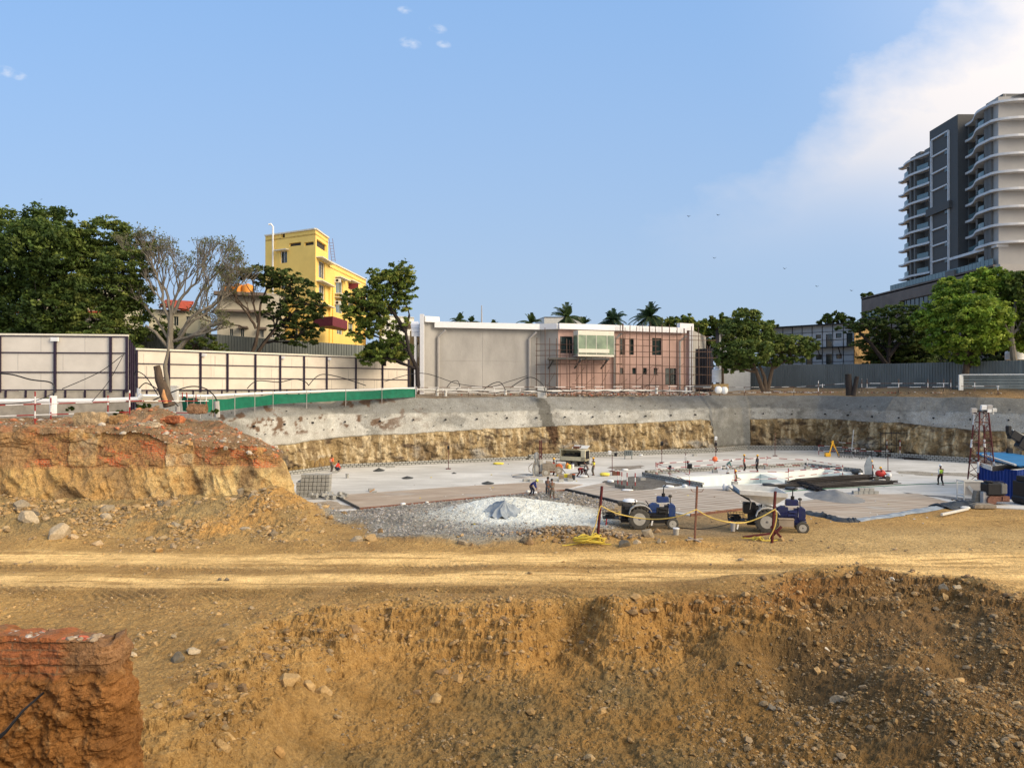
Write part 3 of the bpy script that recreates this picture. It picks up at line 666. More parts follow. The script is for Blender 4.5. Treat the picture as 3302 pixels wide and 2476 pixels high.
    wet=np.abs(A_[None,:,0]+fbm(U/.8,Zs/.8,o=2,s=6)*.35-4.75+.12*(Zs-3.5))<(.62*ss(0,.6,7.4-Zs)*.8+.25); C=np.where(wet[...,None],g4,C)
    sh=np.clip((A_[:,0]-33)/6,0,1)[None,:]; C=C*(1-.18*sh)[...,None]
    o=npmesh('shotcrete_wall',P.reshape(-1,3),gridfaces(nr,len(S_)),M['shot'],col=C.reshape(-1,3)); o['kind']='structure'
    # drain holes
    mb=MB(); r=random.Random(3)
    for k in range(14,len(S_)-60,24):
        z=4.95+r.uniform(-.05,.05); o_=.30+.13*z-.10-.02
        p=Vector((A_[k,0]+Nn[k,0]*o_,A_[k,1]+Nn[k,1]*o_,z)); nn=Vector((Nn[k,0],Nn[k,1],0)); mb.cyl(p-nn*.12,p+nn*.5,.10,n=8)
    for k in range(8,len(S_)-60,7):
        z=r.choice((4.2,5.4,6.2))+r.uniform(-.1,.1); o_=.30+.13*z+max(0,z-5.75)*.95-.08
        p=Vector((A_[k,0]+Nn[k,0]*o_,A_[k,1]+Nn[k,1]*o_,z)); nn=Vector((Nn[k,0],Nn[k,1],0)); mb.cyl(p-nn*.05,p+nn*.5,.045,n=6)
    mb.build('drain_hole',M['black'],parent=o)
def shotmat():
    m=soilmat('shotcrete',var=.16,b1=.6,s1=1.6,s2=9,d=.12,rough=.85); return m
M['shot']=shotmat()
farwall()
# upper ground behind the wall, out to the horizon
def upper():
    idx=np.arange(0,len(S_),4); A=A_[idx]; Nr=Nn[idx]; cen=np.array((8,20.0))
    rad=A-cen; rl=np.linalg.norm(rad,axis=1)[:,None]; rad=rad/rl
    ds=[2.6,3.4,4.3,5.2,6.5,8,10,13,18,30,60,140,400,1200,4000]; rows=[];cols=[]
    u=S_[idx]
    for d in ds:
        base=A+Nr*min(d,4.0)+rad*max(0,d-4.0)
        right=ss(28,40,A[:,0]); left=1-ss(-24,-8,A[:,0])
        z=7.50+np.interp(d,[2.6,3.4,5,8,4000],[-.5,.0,.12,.25,.25])+right*np.interp(d,[3,6,8,4000],[-.15,.55,.75,.75])-left*.15
        z=z+(fbm(base[:,0]/1.5,base[:,1]/1.5,o=4,s=400)*.22*(3.3<d<20))
        rows.append(np.stack([base[:,0],base[:,1],z],1))
        n=fbm(base[:,0]/2,base[:,1]/2,o=4,s=401)[:,None]; t=np.clip(.5+n*1.5,0,1)
        c=np.array((.36,.23,.11))*t+np.array((.24,.17,.10))*(1-t); c2=np.array((.25,.22,.18))
        r=right[:,None]; cols.append(c*r+(1-r)*(c*.4+c2*.6)*.9)
    o=npmesh('ground',np.concatenate(rows),gridfaces(len(ds),len(idx))[:,::-1],M['soil'],col=np.concatenate(cols)); o['kind']='structure'
upper()
# ------------------------------------------------------------------ brick ruin bank on the left
LB=[Vector(p) for p in ((-75,49.0),(-40,49.6),(-30,49.8),(-17.5,50.2),(-15.9,51.2),(-17.2,55),(-32,66))]
def soilbrick():
    m=soilmat('soil_brick',var=.26,b1=.9,s1=2.6,s2=11,d=.18); T=m.node_tree; n=T.nodes; l=T.links; b=n['Principled BSDF']
    src=b.inputs['Base Color'].links[0].from_socket
    g=n.new('ShaderNodeTexCoord'); sp=n.new('ShaderNodeSeparateXYZ'); l.new(g.outputs['Object'],sp.inputs[0]); cb=n.new('ShaderNodeCombineXYZ'); l.new(sp.outputs[0],cb.inputs[0]); l.new(sp.outputs[2],cb.inputs[1])
    wn=n.new('ShaderNodeTexNoise'); wn.inputs['Scale'].default_value=2.5; l.new(g.outputs['Object'],wn.inputs['Vector'])
    br=n.new('ShaderNodeTexBrick'); br.inputs['Scale'].default_value=1.0; br.inputs['Brick Width'].default_value=.34; br.inputs['Row Height'].default_value=.135; br.inputs['Mortar Size'].default_value=.018
    br.inputs['Color1'].default_value=(.62,.15,.05,1); br.inputs['Color2'].default_value=(.46,.13,.05,1); br.inputs['Mortar'].default_value=(.38,.26,.15,1); l.new(cb.outputs[0],br.inputs['Vector'])
    br2=n.new('ShaderNodeTexBrick'); 
    for k in ('Scale','Brick Width','Row Height','Mortar Size'): br2.inputs[k].default_value=br.inputs[k].default_value
    br2.inputs['Color1'].default_value=(.42,.21,.085,1); br2.inputs['Color2'].default_value=(.34,.18,.08,1); br2.inputs['Mortar'].default_value=(.15,.09,.05,1); l.new(cb.outputs[0],br2.inputs['Vector'])
    at_=n.new('ShaderNodeAttribute'); at_.attribute_name='brick'; ax=n.new('ShaderNodeAttribute'); ax.attribute_name='expo'
    c=mixc(ax.outputs['Fac'],br2.outputs[0],br.outputs[0],T=T)
    f=mth('MULTIPLY',at_.outputs['Fac'],mth('MULTIPLY_ADD',wn.outputs[0],3.5,-.95,clamp=True,T=T),clamp=True,T=T)
    l.new(mixc(f,src,c,T=T),b.inputs['Base Color'])
    return m
M['soilbrick']=soilbrick()
def ruin():
    A,Nr,S=poly_resample([Vector((p.x,p.y)) for p in LB],.085)
    keep=slice(0,None); x=A[:,0]
    top=np.interp(x,[-75,-34,-30,-25,-23.5,-20,-17,-16],[6.1,6.0,5.95,5.9,5.2,5.0,4.65,4.0])+fbm(S/1.2,S*0,o=4,s=500)*.14
    top=np.where((A[:,1]>51.6)&(x>-60)&(S>S[np.argmax(x)]),3.95+.1*fbm(S,S*0,o=3,s=7),top)
    nr=88; v=np.linspace(0,1,nr)[:,None]; Zs=.6+v*(top[None,:]-.6); U=S[None,:]+0*v; Xg=x[None,:]+0*v
    brick=ss(3.15,3.45,Zs+.25*fbm(U/1.2,Zs/1.2,o=3,s=501))*ss(-33.5,-32,Xg)*(1-ss(-16.2,-15.7,Xg+0*U))
    low=1-ss(3.0,3.6,Zs)
    fl=1-np.abs(fbm(U/1.6+.25*Zs,Zs/5,o=3,s=502))*2.4
    off=(.9*(Zs-3)/3)*.35+low*(-(fl*.40)+fbm(U/.7,Zs/.7,o=4,s=503)*.22-.35*(3-Zs)*.45)
    off=off+(1-low)*(-.10*np.floor((fbm(U/1.5,Zs/.9,o=2,s=504)+1)*3)+.3+fbm(U/.5,Zs/.3,o=3,s=505)*.07)+.05*fbm(U/.2,Zs/.2,o=2,s=506)
    # pilasters
    for (xc,w,za,zb) in ((-23.6+-.0,1.55,3.2,6.1),(-31.4,1.6,3.2,6.1)):
        pass
    pil=np.zeros_like(U)
    for xc,w in ((-28.9,1.0),(-22.45,.95)):
        pil=np.maximum(pil,ss(0,.08,w-np.abs(Xg-xc+fbm(Zs/.5,Zs*0,o=2,s=9)*.15))*ss(3.3,3.5,Zs))
    off=off-pil*.10
    P=np.stack([A[None,:,0]+Nr[None,:,0]*off,A[None,:,1]+Nr[None,:,1]*off,Zs],-1)
    def mx(a,b,t): t=np.clip(t,0,1)[...,None]; return a*(1-t)+b*t
    n1=fbm(U/1.5,Zs/1.5,o=4,s=510); n2=fbm(U/.4,Zs/.6,o=4,s=511)
    C=mx(np.broadcast_to(np.array((.48,.29,.11)),U.shape+(3,)),np.array((.27,.175,.085)),n1*2+.25); C=mx(C,np.array((.60,.44,.20)),(fl*.8-.05+n2)*low*ss(-26,-22,Xg)*ss(.8,1.4,Zs))
    C=mx(C,np.array((.52,.34,.13)),(fl-.35+n2)*low*(1-ss(-31,-28,Xg)))
    C=mx(C,np.array((.33,.19,.09)),(1-low)*.7*(1-ss(-34,-30,Xg)))
    C=mx(C,np.array((.55,.43,.26)),pil*(.15+1.6*ss(4.4,5.6,Zs)*(.3+n2)+1.0*(Zs<4.2)*(Xg>-24)*(.5+n2)))
    br=brick*(1-.8*pil)
    ex=ss(.10,.34,fbm(U/1.1+Zs*.9,Zs/.7,o=3,s=520))*1.0+ss(.25,0,top[None,:]-Zs-.1)*.9
    o=npmesh('brick_ruin',P.reshape(-1,3),gridfaces(nr,len(S)),M['soilbrick'],smooth=False,col=C.reshape(-1,3),attrs={'brick':br.ravel(),'expo':np.clip(ex,0,1).ravel()}); 
    prop(o,'excavated earth bank with broken red brick wall remains embedded in it','ruin')
    # ground on top of the bank
    nx,ny=620,150; u=np.linspace(-78,-15.4,nx)[None,:]; vv=np.linspace(0,1,ny)[:,None]
    xe=np.interp(np.linspace(0,1,nx),[0,1],[0,1])
    ledge=np.interp(u[0],[-75,-40,-30,-17.5,-15.9],[49.0,49.6,49.8,50.2,51.2])+.25
    Yb=ledge[None,:]+vv**1.4*(78-ledge[None,:]); Xb=u+0*vv
    # right boundary follows the side wall
    lim=np.interp(Yb,[50,51,55,66,80],[-17.3,-15.9,-17.1,-31.9,-42]); Xb=np.minimum(Xb,lim+.1)
    tp=np.interp(Xb,[-75,-34,-30,-25,-23.5,-20,-17,-16],[6.1,6.0,5.95,5.9,5.2,5.0,4.65,4.0])
    far=np.interp(Yb,[50,54,57,64,78],[0,.45,.62,.8,1.0]); zt=6.5+.6*ss(58,62,Yb)
    Zb=tp*(1-far)+zt*far+fbm(Xb/1.5,Yb/1.5,o=4,s=530)*.22*(1-.6*ss(60,64,Yb))+gau(Xb,Yb,-26.2,53.5,1.0,2.6,1.8)+gau(Xb,Yb,-21,55.5,.55,2.2,1.6)+gau(Xb,Yb,-33,53,.25,3,1.5)+gau(Xb,Yb,-17.5,53.5,.5,1.6,1.3)
    d1,d2,ii=worley(Xb/.5,Yb/.5,s=41); Zb=Zb+(1-ss(57,60,Yb))*(.5-d1)*.20*(.3+ii)
    Zb=np.minimum(Zb,4.0+.46*(lim+.1-Xb)+.15*fbm(Xb/.8,Yb/.8,o=4,s=77)+3*ss(57,60,Yb)*ss(0,6,lim-Xb))
    Zb=np.where(vv<.004,Zb-.35,Zb)
    n1=fbm(Xb/2,Yb/2,o=4,s=540); n2=fbm(Xb/.5,Yb/.5,o=3,s=541)
    C=mx(np.broadcast_to(np.array((.36,.22,.11)),Xb.shape+(3,)),np.array((.24,.16,.09)),.5+n1*1.6); C=mx(C,np.array((.44,.21,.10)),(n2*2.2-.15)*(1-ss(53,57,Yb)))
    C=mx(C,np.array((.27,.26,.25)),ss(56,58,Yb+n1*2)*.85)
    o=npmesh('ground',np.stack([Xb,Yb,Zb],-1).reshape(-1,3),gridfaces(ny,nx),M['soil'],col=C.reshape(-1,3)); o['kind']='structure'
    # broken brick and mortar on the crest
    n=2600; xs=rng.uniform(-45,-16.2,n); ys=ledge.mean()+np.abs(rng.normal(0,2.6,n))+.2
    dd=np.minimum(1,np.exp(-((xs+25)/5.5)**2)+.35); m=(rng.uniform(0,1,n)<dd)&(ys<58); xs,ys=xs[m],ys[m]
    i=np.clip(((xs+78)/(62.6)*(nx-1)).astype(int),0,nx-1); yy=(ys-ledge[i])/(78-ledge[i]); j=np.clip((np.clip(yy,0,1)**(1/1.4)*(ny-1)).astype(int),0,ny-1); zs=Zb[j,i]
    pal=np.array([(.42,.13,.06),(.50,.20,.10),(.42,.36,.27),(.34,.24,.14),(.48,.42,.34),(.22,.16,.10),(.28,.19,.11)])
    stones('brick_rubble',np.stack([xs,ys,zs],1),.05*(1-rng.uniform(0,1,len(xs)))**(-1/2.3)*np.ones(len(xs)).clip(0,1)*1.0 if False else np.minimum(.05*(1-rng.uniform(0,1,len(xs)))**(-1/2.3),.30),pal[rng.integers(0,7,len(xs))]*rng.uniform(.8,1.2,(len(xs),1)),rng,flat=.6,label='broken bricks and mortar lumps scattered on top of the bank',cat='rubble')
ruin()
def lump(name,c,size,col,seed,label,cat,matk='soilbrick',rz=0,attrs=True,amp=.08,n=26,group=None,exp_=0.0,bw=0.0):
    # a masonry or earth lump: dense box surface with noise
    vs=[];fs=[];b=0
    for ax in range(3):
        for sg in (-1,1):
            g=np.linspace(-1,1,n); a,bb=np.meshgrid(g,g); P=np.zeros((n*n,3)); P[:,ax]=sg; P[:,(ax+1)%3]=a.ravel(); P[:,(ax+2)%3]=bb.ravel()
            f=gridfaces(n,n); f=f[:,::-1] if sg<0 else f
            vs.append(P); fs.append(f+b); b+=n*n
    V=np.concatenate(vs); r=np.linalg.norm(V,axis=1)[:,None]; V=V*(1-.10*(r-1)/.73)*np.array(size)/2
    nrm=V/np.linalg.norm(V,axis=1)[:,None]
    V=V+nrm*(fbm(V[:,0]/.35+seed,V[:,1]/.35,V[:,2]/.35,o=4,s=seed)[:,None]*amp*2)
    ca,sa=math.cos(rz),math.sin(rz); V=np.stack([V[:,0]*ca-V[:,1]*sa,V[:,0]*sa+V[:,1]*ca,V[:,2]+size[2]/2],1)
    n_=fbm(V[:,0]/.5,V[:,1]/.5,V[:,2]/.5,o=3,s=seed+2)[:,None]; C=np.array(col)*(1+.5*n_)
    o=npmesh(name,V,np.concatenate(fs),M[matk],col=C,attrs={'brick':np.full(len(V),bw),'expo':np.full(len(V),exp_)}); o.location=c
    return prop(o,label,cat,group)
lump('masonry_block',(-29.2,51.3,6.05),(2.0,1.1,.95),(.42,.30,.17),3,'large broken masonry block on the crest of the ruin, left','masonry')
lump('masonry_block',(-27.4,51.6,6.05),(1.0,.9,.75),(.33,.19,.08),8,'smaller ochre masonry block right of the large one on the crest','masonry')
lump('masonry_slab',(-25.0,51.0,5.95),(1.4,.8,.35),(.40,.32,.22),12,'pale broken slab leaning among rubble on the crest','masonry',rz=.3)
lump('masonry_slab',(-23.9,52.4,6.2),(1.3,.6,.5),(.46,.16,.07),14,'orange brick slab fragment on the crest rubble','masonry',rz=-.2)
lump('masonry_block',(-22.9,53.9,6.8),(1.3,.9,.7),(.24,.14,.08),15,'dark brown masonry block on top of the crest rubble heap','masonry',rz=.2)
# near red earth block with brick courses, lower left corner
def nearblock():
    nu,nv=300,260; u=np.linspace(0,1,nu)[None,:]; v=np.linspace(0,1,nv)[:,None]
    # path in plan: from far left along the front, round the right corner and back
    L1=6.7; L2=.6; L3=.5; s=u*(L1+L2+L3)+0*v
    x=np.where(s<L1,-14.2+s,np.where(s<L1+L2,-7.5+.32*np.sin((s-L1)/L2*1.57),-7.18-.1*(s-L1-L2)/L3)); y=np.where(s<L1,13.3+0*s,np.where(s<L1+L2,13.3+.35*(1-np.cos((s-L1)/L2*1.57)),13.65+(s-L1-L2)))
    z=-1.0+v*(5.32)+0*u
    ztop=4.30+.10*fbm(s/.5,s*0,o=4,s=9)-.14*ss(-9.0,-7.6,x)
    z=-1.0+v*(ztop+1.0)
    bt=(z-4.3)*-.11   # batter: wider at the foot
    nx=np.where(s<L1,0,np.where(s<L1+L2,np.sin((s-L1)/L2*1.57),1)); ny=-np.where(s<L1,1,np.where(s<L1+L2,np.cos((s-L1)/L2*1.57),0))
    dsp=(.3-np.abs(fbm(s/.9,z/.7,o=6,s=600,g=.62)))*.42+fbm(s/.16,z/.16,o=3,s=601,g=.7)*.06+(.5-worley(s/.22,z/.18,s=3)[0])*.06-.08
    top=ss(3.55,3.7,z); dsp=dsp*(1-.6*top)-.05+top*(.10*(np.floor((z-3.6)/.20)%2)*.4)-.22*ss(3.45,3.4,z)*ss(2.9,3.3,z)*0+ss(3.62,3.5,z)*.12
    d=bt*.8+dsp*.9
    P=np.stack([x+nx*d,y+ny*d,z],-1)
    # top cap rows
    cap=[]
    for k,dz in ((.2,0),(.45,-.03),(.75,-.08),(1.0,-.8),(1.3,-4.5)):
        cap.append(np.stack([x[-1]-nx[-1]*k*.4,np.minimum(np.maximum(y[-1],13.3+k),14.6),z[-1]+dz+fbm(x[-1]/.4,y[-1]/.4+k,o=3,s=9)*.06],-1)[None])
    P=np.concatenate([P]+cap,0); nr=nv+5
    def mx(a,b,t): t=np.clip(t,0,1)[...,None]; return a*(1-t)+b*t
    Z2=P[...,2]; S2=np.broadcast_to(s[:1],(nr,nu)); n1=fbm(S2/1.2,Z2/1.2,o=4,s=610); n2=fbm(S2/.25,Z2/.25,o=3,s=611)
    C=mx(np.broadcast_to(np.array((.30,.135,.04)),Z2.shape+(3,)),np.array((.17,.075,.025)),n1*1.8+.3); C=mx(C,np.array((.45,.25,.10)),n2*2.6-.7)
    C=mx(C,np.array((.33,.15,.05)),ss(2.9,3.2,Z2)*(1-ss(3.4,3.6,Z2))*.7)
    C=mx(C,np.array((.38,.14,.06)),ss(3.55,3.7,Z2)*(.75+n2)*(1-ss(-8.2,-7.95,P[...,0]+.1*n2))); C=mx(C,np.array((.30,.165,.08)),ss(3.55,3.7,Z2)*ss(-8.2,-7.95,P[...,0])*.8)
    br=ss(3.5,3.62,Z2)*(1-ss(-8.25,-7.9,P[...,0]+.1*n2))*1.0
    o=npmesh('earth_block',P.reshape(-1,3),gridfaces(nr,nu),M['soilbrick'],smooth=False,col=C.reshape(-1,3),attrs={'brick':br.ravel()*.6,'expo':np.full(nr*nu,.5)})
    prop(o,'reddish brown earth block topped by brick courses, close at lower left','earth block')
    n=170; xs=rng.uniform(-10,-7.55,n); ys=13.4+np.abs(rng.normal(0,.25,n)); zs=4.28-.12*(ys-13.3)+0*xs-.08*ss(-9.6,-8,xs)
    pal=np.array([(.48,.13,.07),(.40,.28,.2),(.32,.24,.16),(.50,.44,.38),(.3,.17,.09)])
    stones('brick_rubble',np.stack([xs,ys,zs],1),rng.uniform(.03,.11,n),pal[rng.integers(0,5,n)],rng,base=ICO1,flat=.6,label='broken brick and plaster bits on top of the near earth block',cat='rubble')
nearblock()
# dark cable hanging out of the near block
for k,(off,lb) in enumerate(((0,'upper'),(-.09,'lower'))):
    mb=MB(); mb.tube([(-12.2,12.3,2.50+off*1.6),(-9.6,12.3,2.56+off*1.8),(-8.9,12.35,2.72+off),(-8.55,12.5,2.98+off*.3),(-8.42,12.75,3.22),(-8.35,13.2,3.34)],.022,6)
    mb.build('cable',M['black'],smooth=True,top=('thin dark cable drooping out of the near earth block, %s of two'%lb,'cable','cables in the near earth block'))
# ================================================================== SLAB, POOL, MATS, BLOCK KERBS
def slabmat():
    m=bpy.data.materials.new('slab_concrete'); m.use_nodes=True; T=m.node_tree; n=T.nodes; l=T.links; b=n['Principled BSDF']; b.inputs['Roughness'].default_value=.75; b.inputs['Specular IOR Level'].default_value=.25
    g=n.new('ShaderNodeTexCoord')
    def noise(s,st=(1,1,1),dt=7,r=.6):
        mp=n.new('ShaderNodeMapping'); mp.inputs['Scale'].default_value=st; mp.inputs['Rotation'].default_value=(0,0,.3); l.new(g.outputs['Object'],mp.inputs[0])
        t=n.new('ShaderNodeTexNoise'); t.inputs['Scale'].default_value=s; t.inputs['Detail'].default_value=dt; t.inputs['Roughness'].default_value=r; l.new(mp.outputs[0],t.inputs['Vector']); return t.outputs[0]
    a=noise(.11,(1,1.6,1)); c=noise(.5,(.5,2.2,1)); d=noise(4,(1,1,1),8,.7)
    w=mth('MULTIPLY_ADD',mth('ADD',mth('MULTIPLY',a,.6,T=T),mth('MULTIPLY',c,.4,T=T),T=T),5.0,-2.2,clamp=True,T=T)
    base=mixc(w,(.50,.48,.435),(.74,.72,.67),T=T)
    st=mth('MULTIPLY_ADD',mth('ADD',mth('MULTIPLY',noise(.16,(1,2.4,1),4),.55,T=T),mth('MULTIPLY',noise(.8,(1,2,1)),.45,T=T),T=T),9,-5.3,clamp=True,T=T)
    base=mixc(mth('MULTIPLY',st,.7,T=T),base,(.30,.265,.21),T=T)
    base=mixc(mth('MULTIPLY_ADD',d,1.4,-.45,clamp=True,T=T),base,mixc(.5,base,(.36,.35,.33),T=T),T=T)
    l.new(base,b.inputs['Base Color'])
    bp=n.new('ShaderNodeBump'); bp.inputs['Strength'].default_value=.2; bp.inputs['Distance'].default_value=.03; l.new(d,bp.inputs['Height']); l.new(bp.outputs[0],b.inputs['Normal'])
    return m
M['slab']=slabmat()
def slab():
    # triangulated slab with the pool cut out
    bm=bmesh.new(); out=[bm.verts.new((x,y,0)) for x,y in slab_poly]; inn=[bm.verts.new((p.x,p.y,0)) for p in POOL]
    es=[bm.edges.new((out[i],out[(i+1)%len(out)])) for i in range(len(out))]+[bm.edges.new((inn[i],inn[(i+1)%4])) for i in range(4)]
    bmesh.ops.triangle_fill(bm,edges=es,use_beauty=True)
    # drop any face inside the pool
    for f in list(bm.faces):
        c=f.calc_center_median()
        if inside([(p.x,p.y) for p in POOL],np.array([c.x]),np.array([c.y]))[0]: bm.faces.remove(f)
    for f in bm.faces:
        if f.normal.z<0: f.normal_flip()
    r=bmesh.ops.extrude_face_region(bm,geom=bm.faces[:]); 
    for v in r['geom']:
        if isinstance(v,bmesh.types.BMVert): v.co.z=-.30
    bmesh.ops.recalc_face_normals(bm,faces=bm.faces[:])
    me=bpy.data.meshes.new('slab'); bm.to_mesh(me); bm.free(); me.materials.append(M['slab'])
    o=bpy.data.objects.new('concrete_slab',me); COL.objects.link(o); o['kind']='structure'
    # pool lining: walls lean in slightly, floor, inner partition
    D=2.3; c=sum(POOL,Vector())/4; bot=[p.lerp(c,.05)-Vector((0,0,D)) for p in POOL]
    P=empty('lined_sump',c,label='white membrane lined rectangular sump sunk into the concrete slab',cat='sump')
    vs=[];fs=[];b=0
    for i in range(4):
        t0,t1=POOL[i],POOL[(i+1)%4]; b0,b1=bot[i],bot[(i+1)%4]; n=90; nr=9
        g=[]
        for r_ in range(nr):
            for k in range(n):
                p=t0.lerp(t1,k/(n-1)).lerp(b0.lerp(b1,k/(n-1)),r_/(nr-1)); q=(c-p).normalized(); w=.10*math.sin(k*.9+math.sin(k*.31)*3)*math.sin(r_/(nr-1)*2.6); g.append(p+Vector((q.x,q.y,0))*(w+.01)+Vector((0,0,.006 if r_==0 else 0)))
        vs+=g; fs.append(gridfaces(nr,n)+b); b+=n*nr
    npmesh('lining',np.array([tuple(v-c) for v in vs]),np.concatenate(fs),M['liner'],parent=P)
    mb=MB(); mb.quad(*[p for p in bot]); mb.build('floor',M['liner'],parent=P,world=True)
    mb=MB()   # white membrane lap over the rim
    for i in range(4):
        a,b2=POOL[i],POOL[(i+1)%4]; d=(b2-a).normalized(); q=Vector((-d.y,d.x,0)); q=q if q.dot(a-c)>0 else -q
        mb.add([a+Vector((0,0,.008)),b2+Vector((0,0,.008)),b2+q*.55+Vector((0,0,.008)),a+q*.55+Vector((0,0,.008))],[(0,1,2,3)])
    mb.build('rim_lap',M['liner'],parent=P,world=True)
    mb=MB(); a=POOL[0].lerp(POOL[3],.60); b2=POOL[1].lerp(POOL[2],.52); 
    mb.beam(a.lerp(b2,.0)+Vector((0,0,-1.2)),a.lerp(b2,.97)+Vector((0,0,-1.2)),.9,2.3); mb.build('partition',M['liner'],parent=P,world=True)
slab()
def matmat(name,c1,c2,ang,freq=1.0):
    m=bpy.data.materials.new(name); m.use_nodes=True; T=m.node_tree; n=T.nodes; l=T.links; b=n['Principled BSDF']; b.inputs['Roughness'].default_value=.9
    g=n.new('ShaderNodeTexCoord'); mp=n.new('ShaderNodeMapping'); mp.inputs['Rotation'].default_value=(0,0,ang); l.new(g.outputs['Object'],mp.inputs[0])
    def tex(s,st,dt=5):
        m2=n.new('ShaderNodeMapping'); m2.inputs['Scale'].default_value=st; l.new(mp.outputs[0],m2.inputs[0])
        t=n.new('ShaderNodeTexNoise'); t.inputs['Scale'].default_value=s; t.inputs['Detail'].default_value=dt; l.new(m2.outputs[0],t.inputs['Vector']); return t.outputs[0]
    wv=n.new('ShaderNodeTexWave'); wv.wave_type='BANDS'; wv.bands_direction='Y'; wv.inputs['Scale'].default_value=.42*freq; wv.inputs['Distortion'].default_value=2.2; wv.inputs['Detail'].default_value=3; wv.inputs['Detail Scale'].default_value=.6
    m3=n.new('ShaderNodeMapping'); m3.inputs['Scale'].default_value=(.12,1,1); l.new(mp.outputs[0],m3.inputs[0]); l.new(m3.outputs[0],wv.inputs['Vector'])
    f=mth('POWER',wv.outputs['Fac'],1.7,T=T)
    a=tex(.7,(.2,1.3,1)); d=tex(5,(.3,2,1))
    c=mixc(mth('MULTIPLY_ADD',a,4,-1.5,clamp=True,T=T),c1,c2,T=T)
    c=mixc(mth('MULTIPLY',f,mth('MULTIPLY_ADD',tex(.9,(.3,.6,1)),3,-.8,clamp=True,T=T),clamp=True,T=T),c,(.17,.115,.07),T=T)
    c=mixc(mth('MULTIPLY_ADD',tex(.35,(.5,1,1),3),5,-2.9,clamp=True,T=T),c,(.42,.42,.40),T=T)
    c=mixc(mth('MULTIPLY_ADD',d,1.2,-.4,clamp=True,T=T),c,(.22,.19,.155),T=T)
    l.new(c,b.inputs['Base Color'])
    bp=n.new('ShaderNodeBump'); bp.inputs['Strength'].default_value=.6; bp.inputs['Distance'].default_value=.06; l.new(mth('MULTIPLY',f,-1.0,T=T),bp.inputs['Height']); l.new(bp.outputs[0],b.inputs['Normal'])
    return m
def sheet(name,px,m,z=.03,label=None,cat=None,edge=None,kind='structure'):
    P=[gp(*p) for p in px]; mb=MB(); mb.prism([(p.x,p.y) for p in P],.004,z); o=mb.build(name,m); 
    if kind: o['kind']=kind
    return o
mA=matmat('curing_strips',(.44,.34,.25),(.54,.44,.34),-.30,1.3)
mB_=matmat('curing_strips_right',(.44,.37,.30),(.52,.46,.38),.52,.9)
sheet('paved_bay',[(1085,1597),(1157,1638),(1503,1606),(1820,1578),(1880,1562),(1700,1556),(1480,1569)],mA)
sheet('paved_bay',[(1830,1580),(1988,1617),(2226,1656),(2400,1637),(2480,1632),(2350,1576),(2150,1577),(2050,1582),(1950,1556)],mB_)
sheet('paved_bay',[(2500,1636),(2616,1652),(2714,1677),(2755,1676),(2877,1657),(2950,1645),(3085,1626),(2960,1592),(2780,1594),(2580,1616)],matmat('curing_strips_far',(.40,.31,.23),(.50,.44,.36),.30,.9))
mm_=soilmat('wet_patch',var=.3,b1=.5,s1=1.2,s2=6)
def patch(px,c,z=.035,name='wet_patch'):
    P=[gp(*p) for p in px]; cx=sum((p.x for p in P))/len(P); cy=sum((p.y for p in P))/len(P)
    # soft ragged outline
    pts=[]
    for i in range(len(P)):
        a,b=P[i],P[(i+1)%len(P)]; pts+=[a.lerp(b,t) for t in (0,.25,.5,.75)]
    pts=[(p.x+float(fbm(np.array([p.x]),np.array([p.y]),o=3,s=3)[0])*.9,p.y+float(fbm(np.array([p.x]),np.array([p.y]),o=3,s=4)[0])*1.2,z) for p in pts]
    o=npmesh(name,[(cx,cy,z)]+pts,[(0,i+1,(i+1)%len(pts)+1) for i in range(len(pts))],mm_,col=np.tile(np.array(c),(len(pts)+1,1))); o['kind']='structure'
patch([(1930,1556),(2060,1536),(2130,1545),(2200,1562),(2140,1572),(2060,1580),(1960,1566)],(.13,.12,.105),.036)
patch([(1960,1505),(2060,1500),(2080,1511),(1980,1516)],(.24,.21,.175),.008)
patch([(930,1625),(1070,1618),(1140,1636),(960,1664)],(.34,.28,.21),.008)
patch([(2880,1516),(3000,1522),(3150,1526),(3150,1536),(2980,1534),(2900,1526)],(.30,.275,.23),.008)
patch([(2600,1596),(2760,1584),(2840,1590),(2700,1606)],(.33,.33,.33),.008)
patch([(2900,1590),(3100,1604),(3180,1612),(3120,1624),(2990,1596)],(.22,.22,.22),.009)
# black sheet folds and shuttering along the front edge of the bays
def edgeboard(pts,name,m,w,h,label,cat,z=0):
    P=[gp(*p) for p in pts]; mb=MB()
    for a,b in zip(P,P[1:]): mb.beam(a+Vector((0,0,z+h/2-.1)),b+Vector((0,0,z+h/2-.1)),w,h)
    return mb.build(name,m,top=(label,cat))
edgeboard([(1060,1592),(1157,1642)],'shutter_board',M['tarp_dark'],.10,.28,'dark shutter board at the left edge of the striped bay','board')
edgeboard([(1160,1642),(1503,1610),(1823,1582)],'shutter_board',M['rust'],.08,.22,'long brown shutter board along the front of the left striped bay','board')
edgeboard([(1826,1582),(1988,1621),(2120,1645)],'shutter_board',M['tarp_dark'],.22,.30,'dark shutter board running back from the tractor to the workers','board')
edgeboard([(2226,1662),(2400,1642)],'shutter_board',M['rust'],.08,.22,'brown shutter board between the two tractors','board')
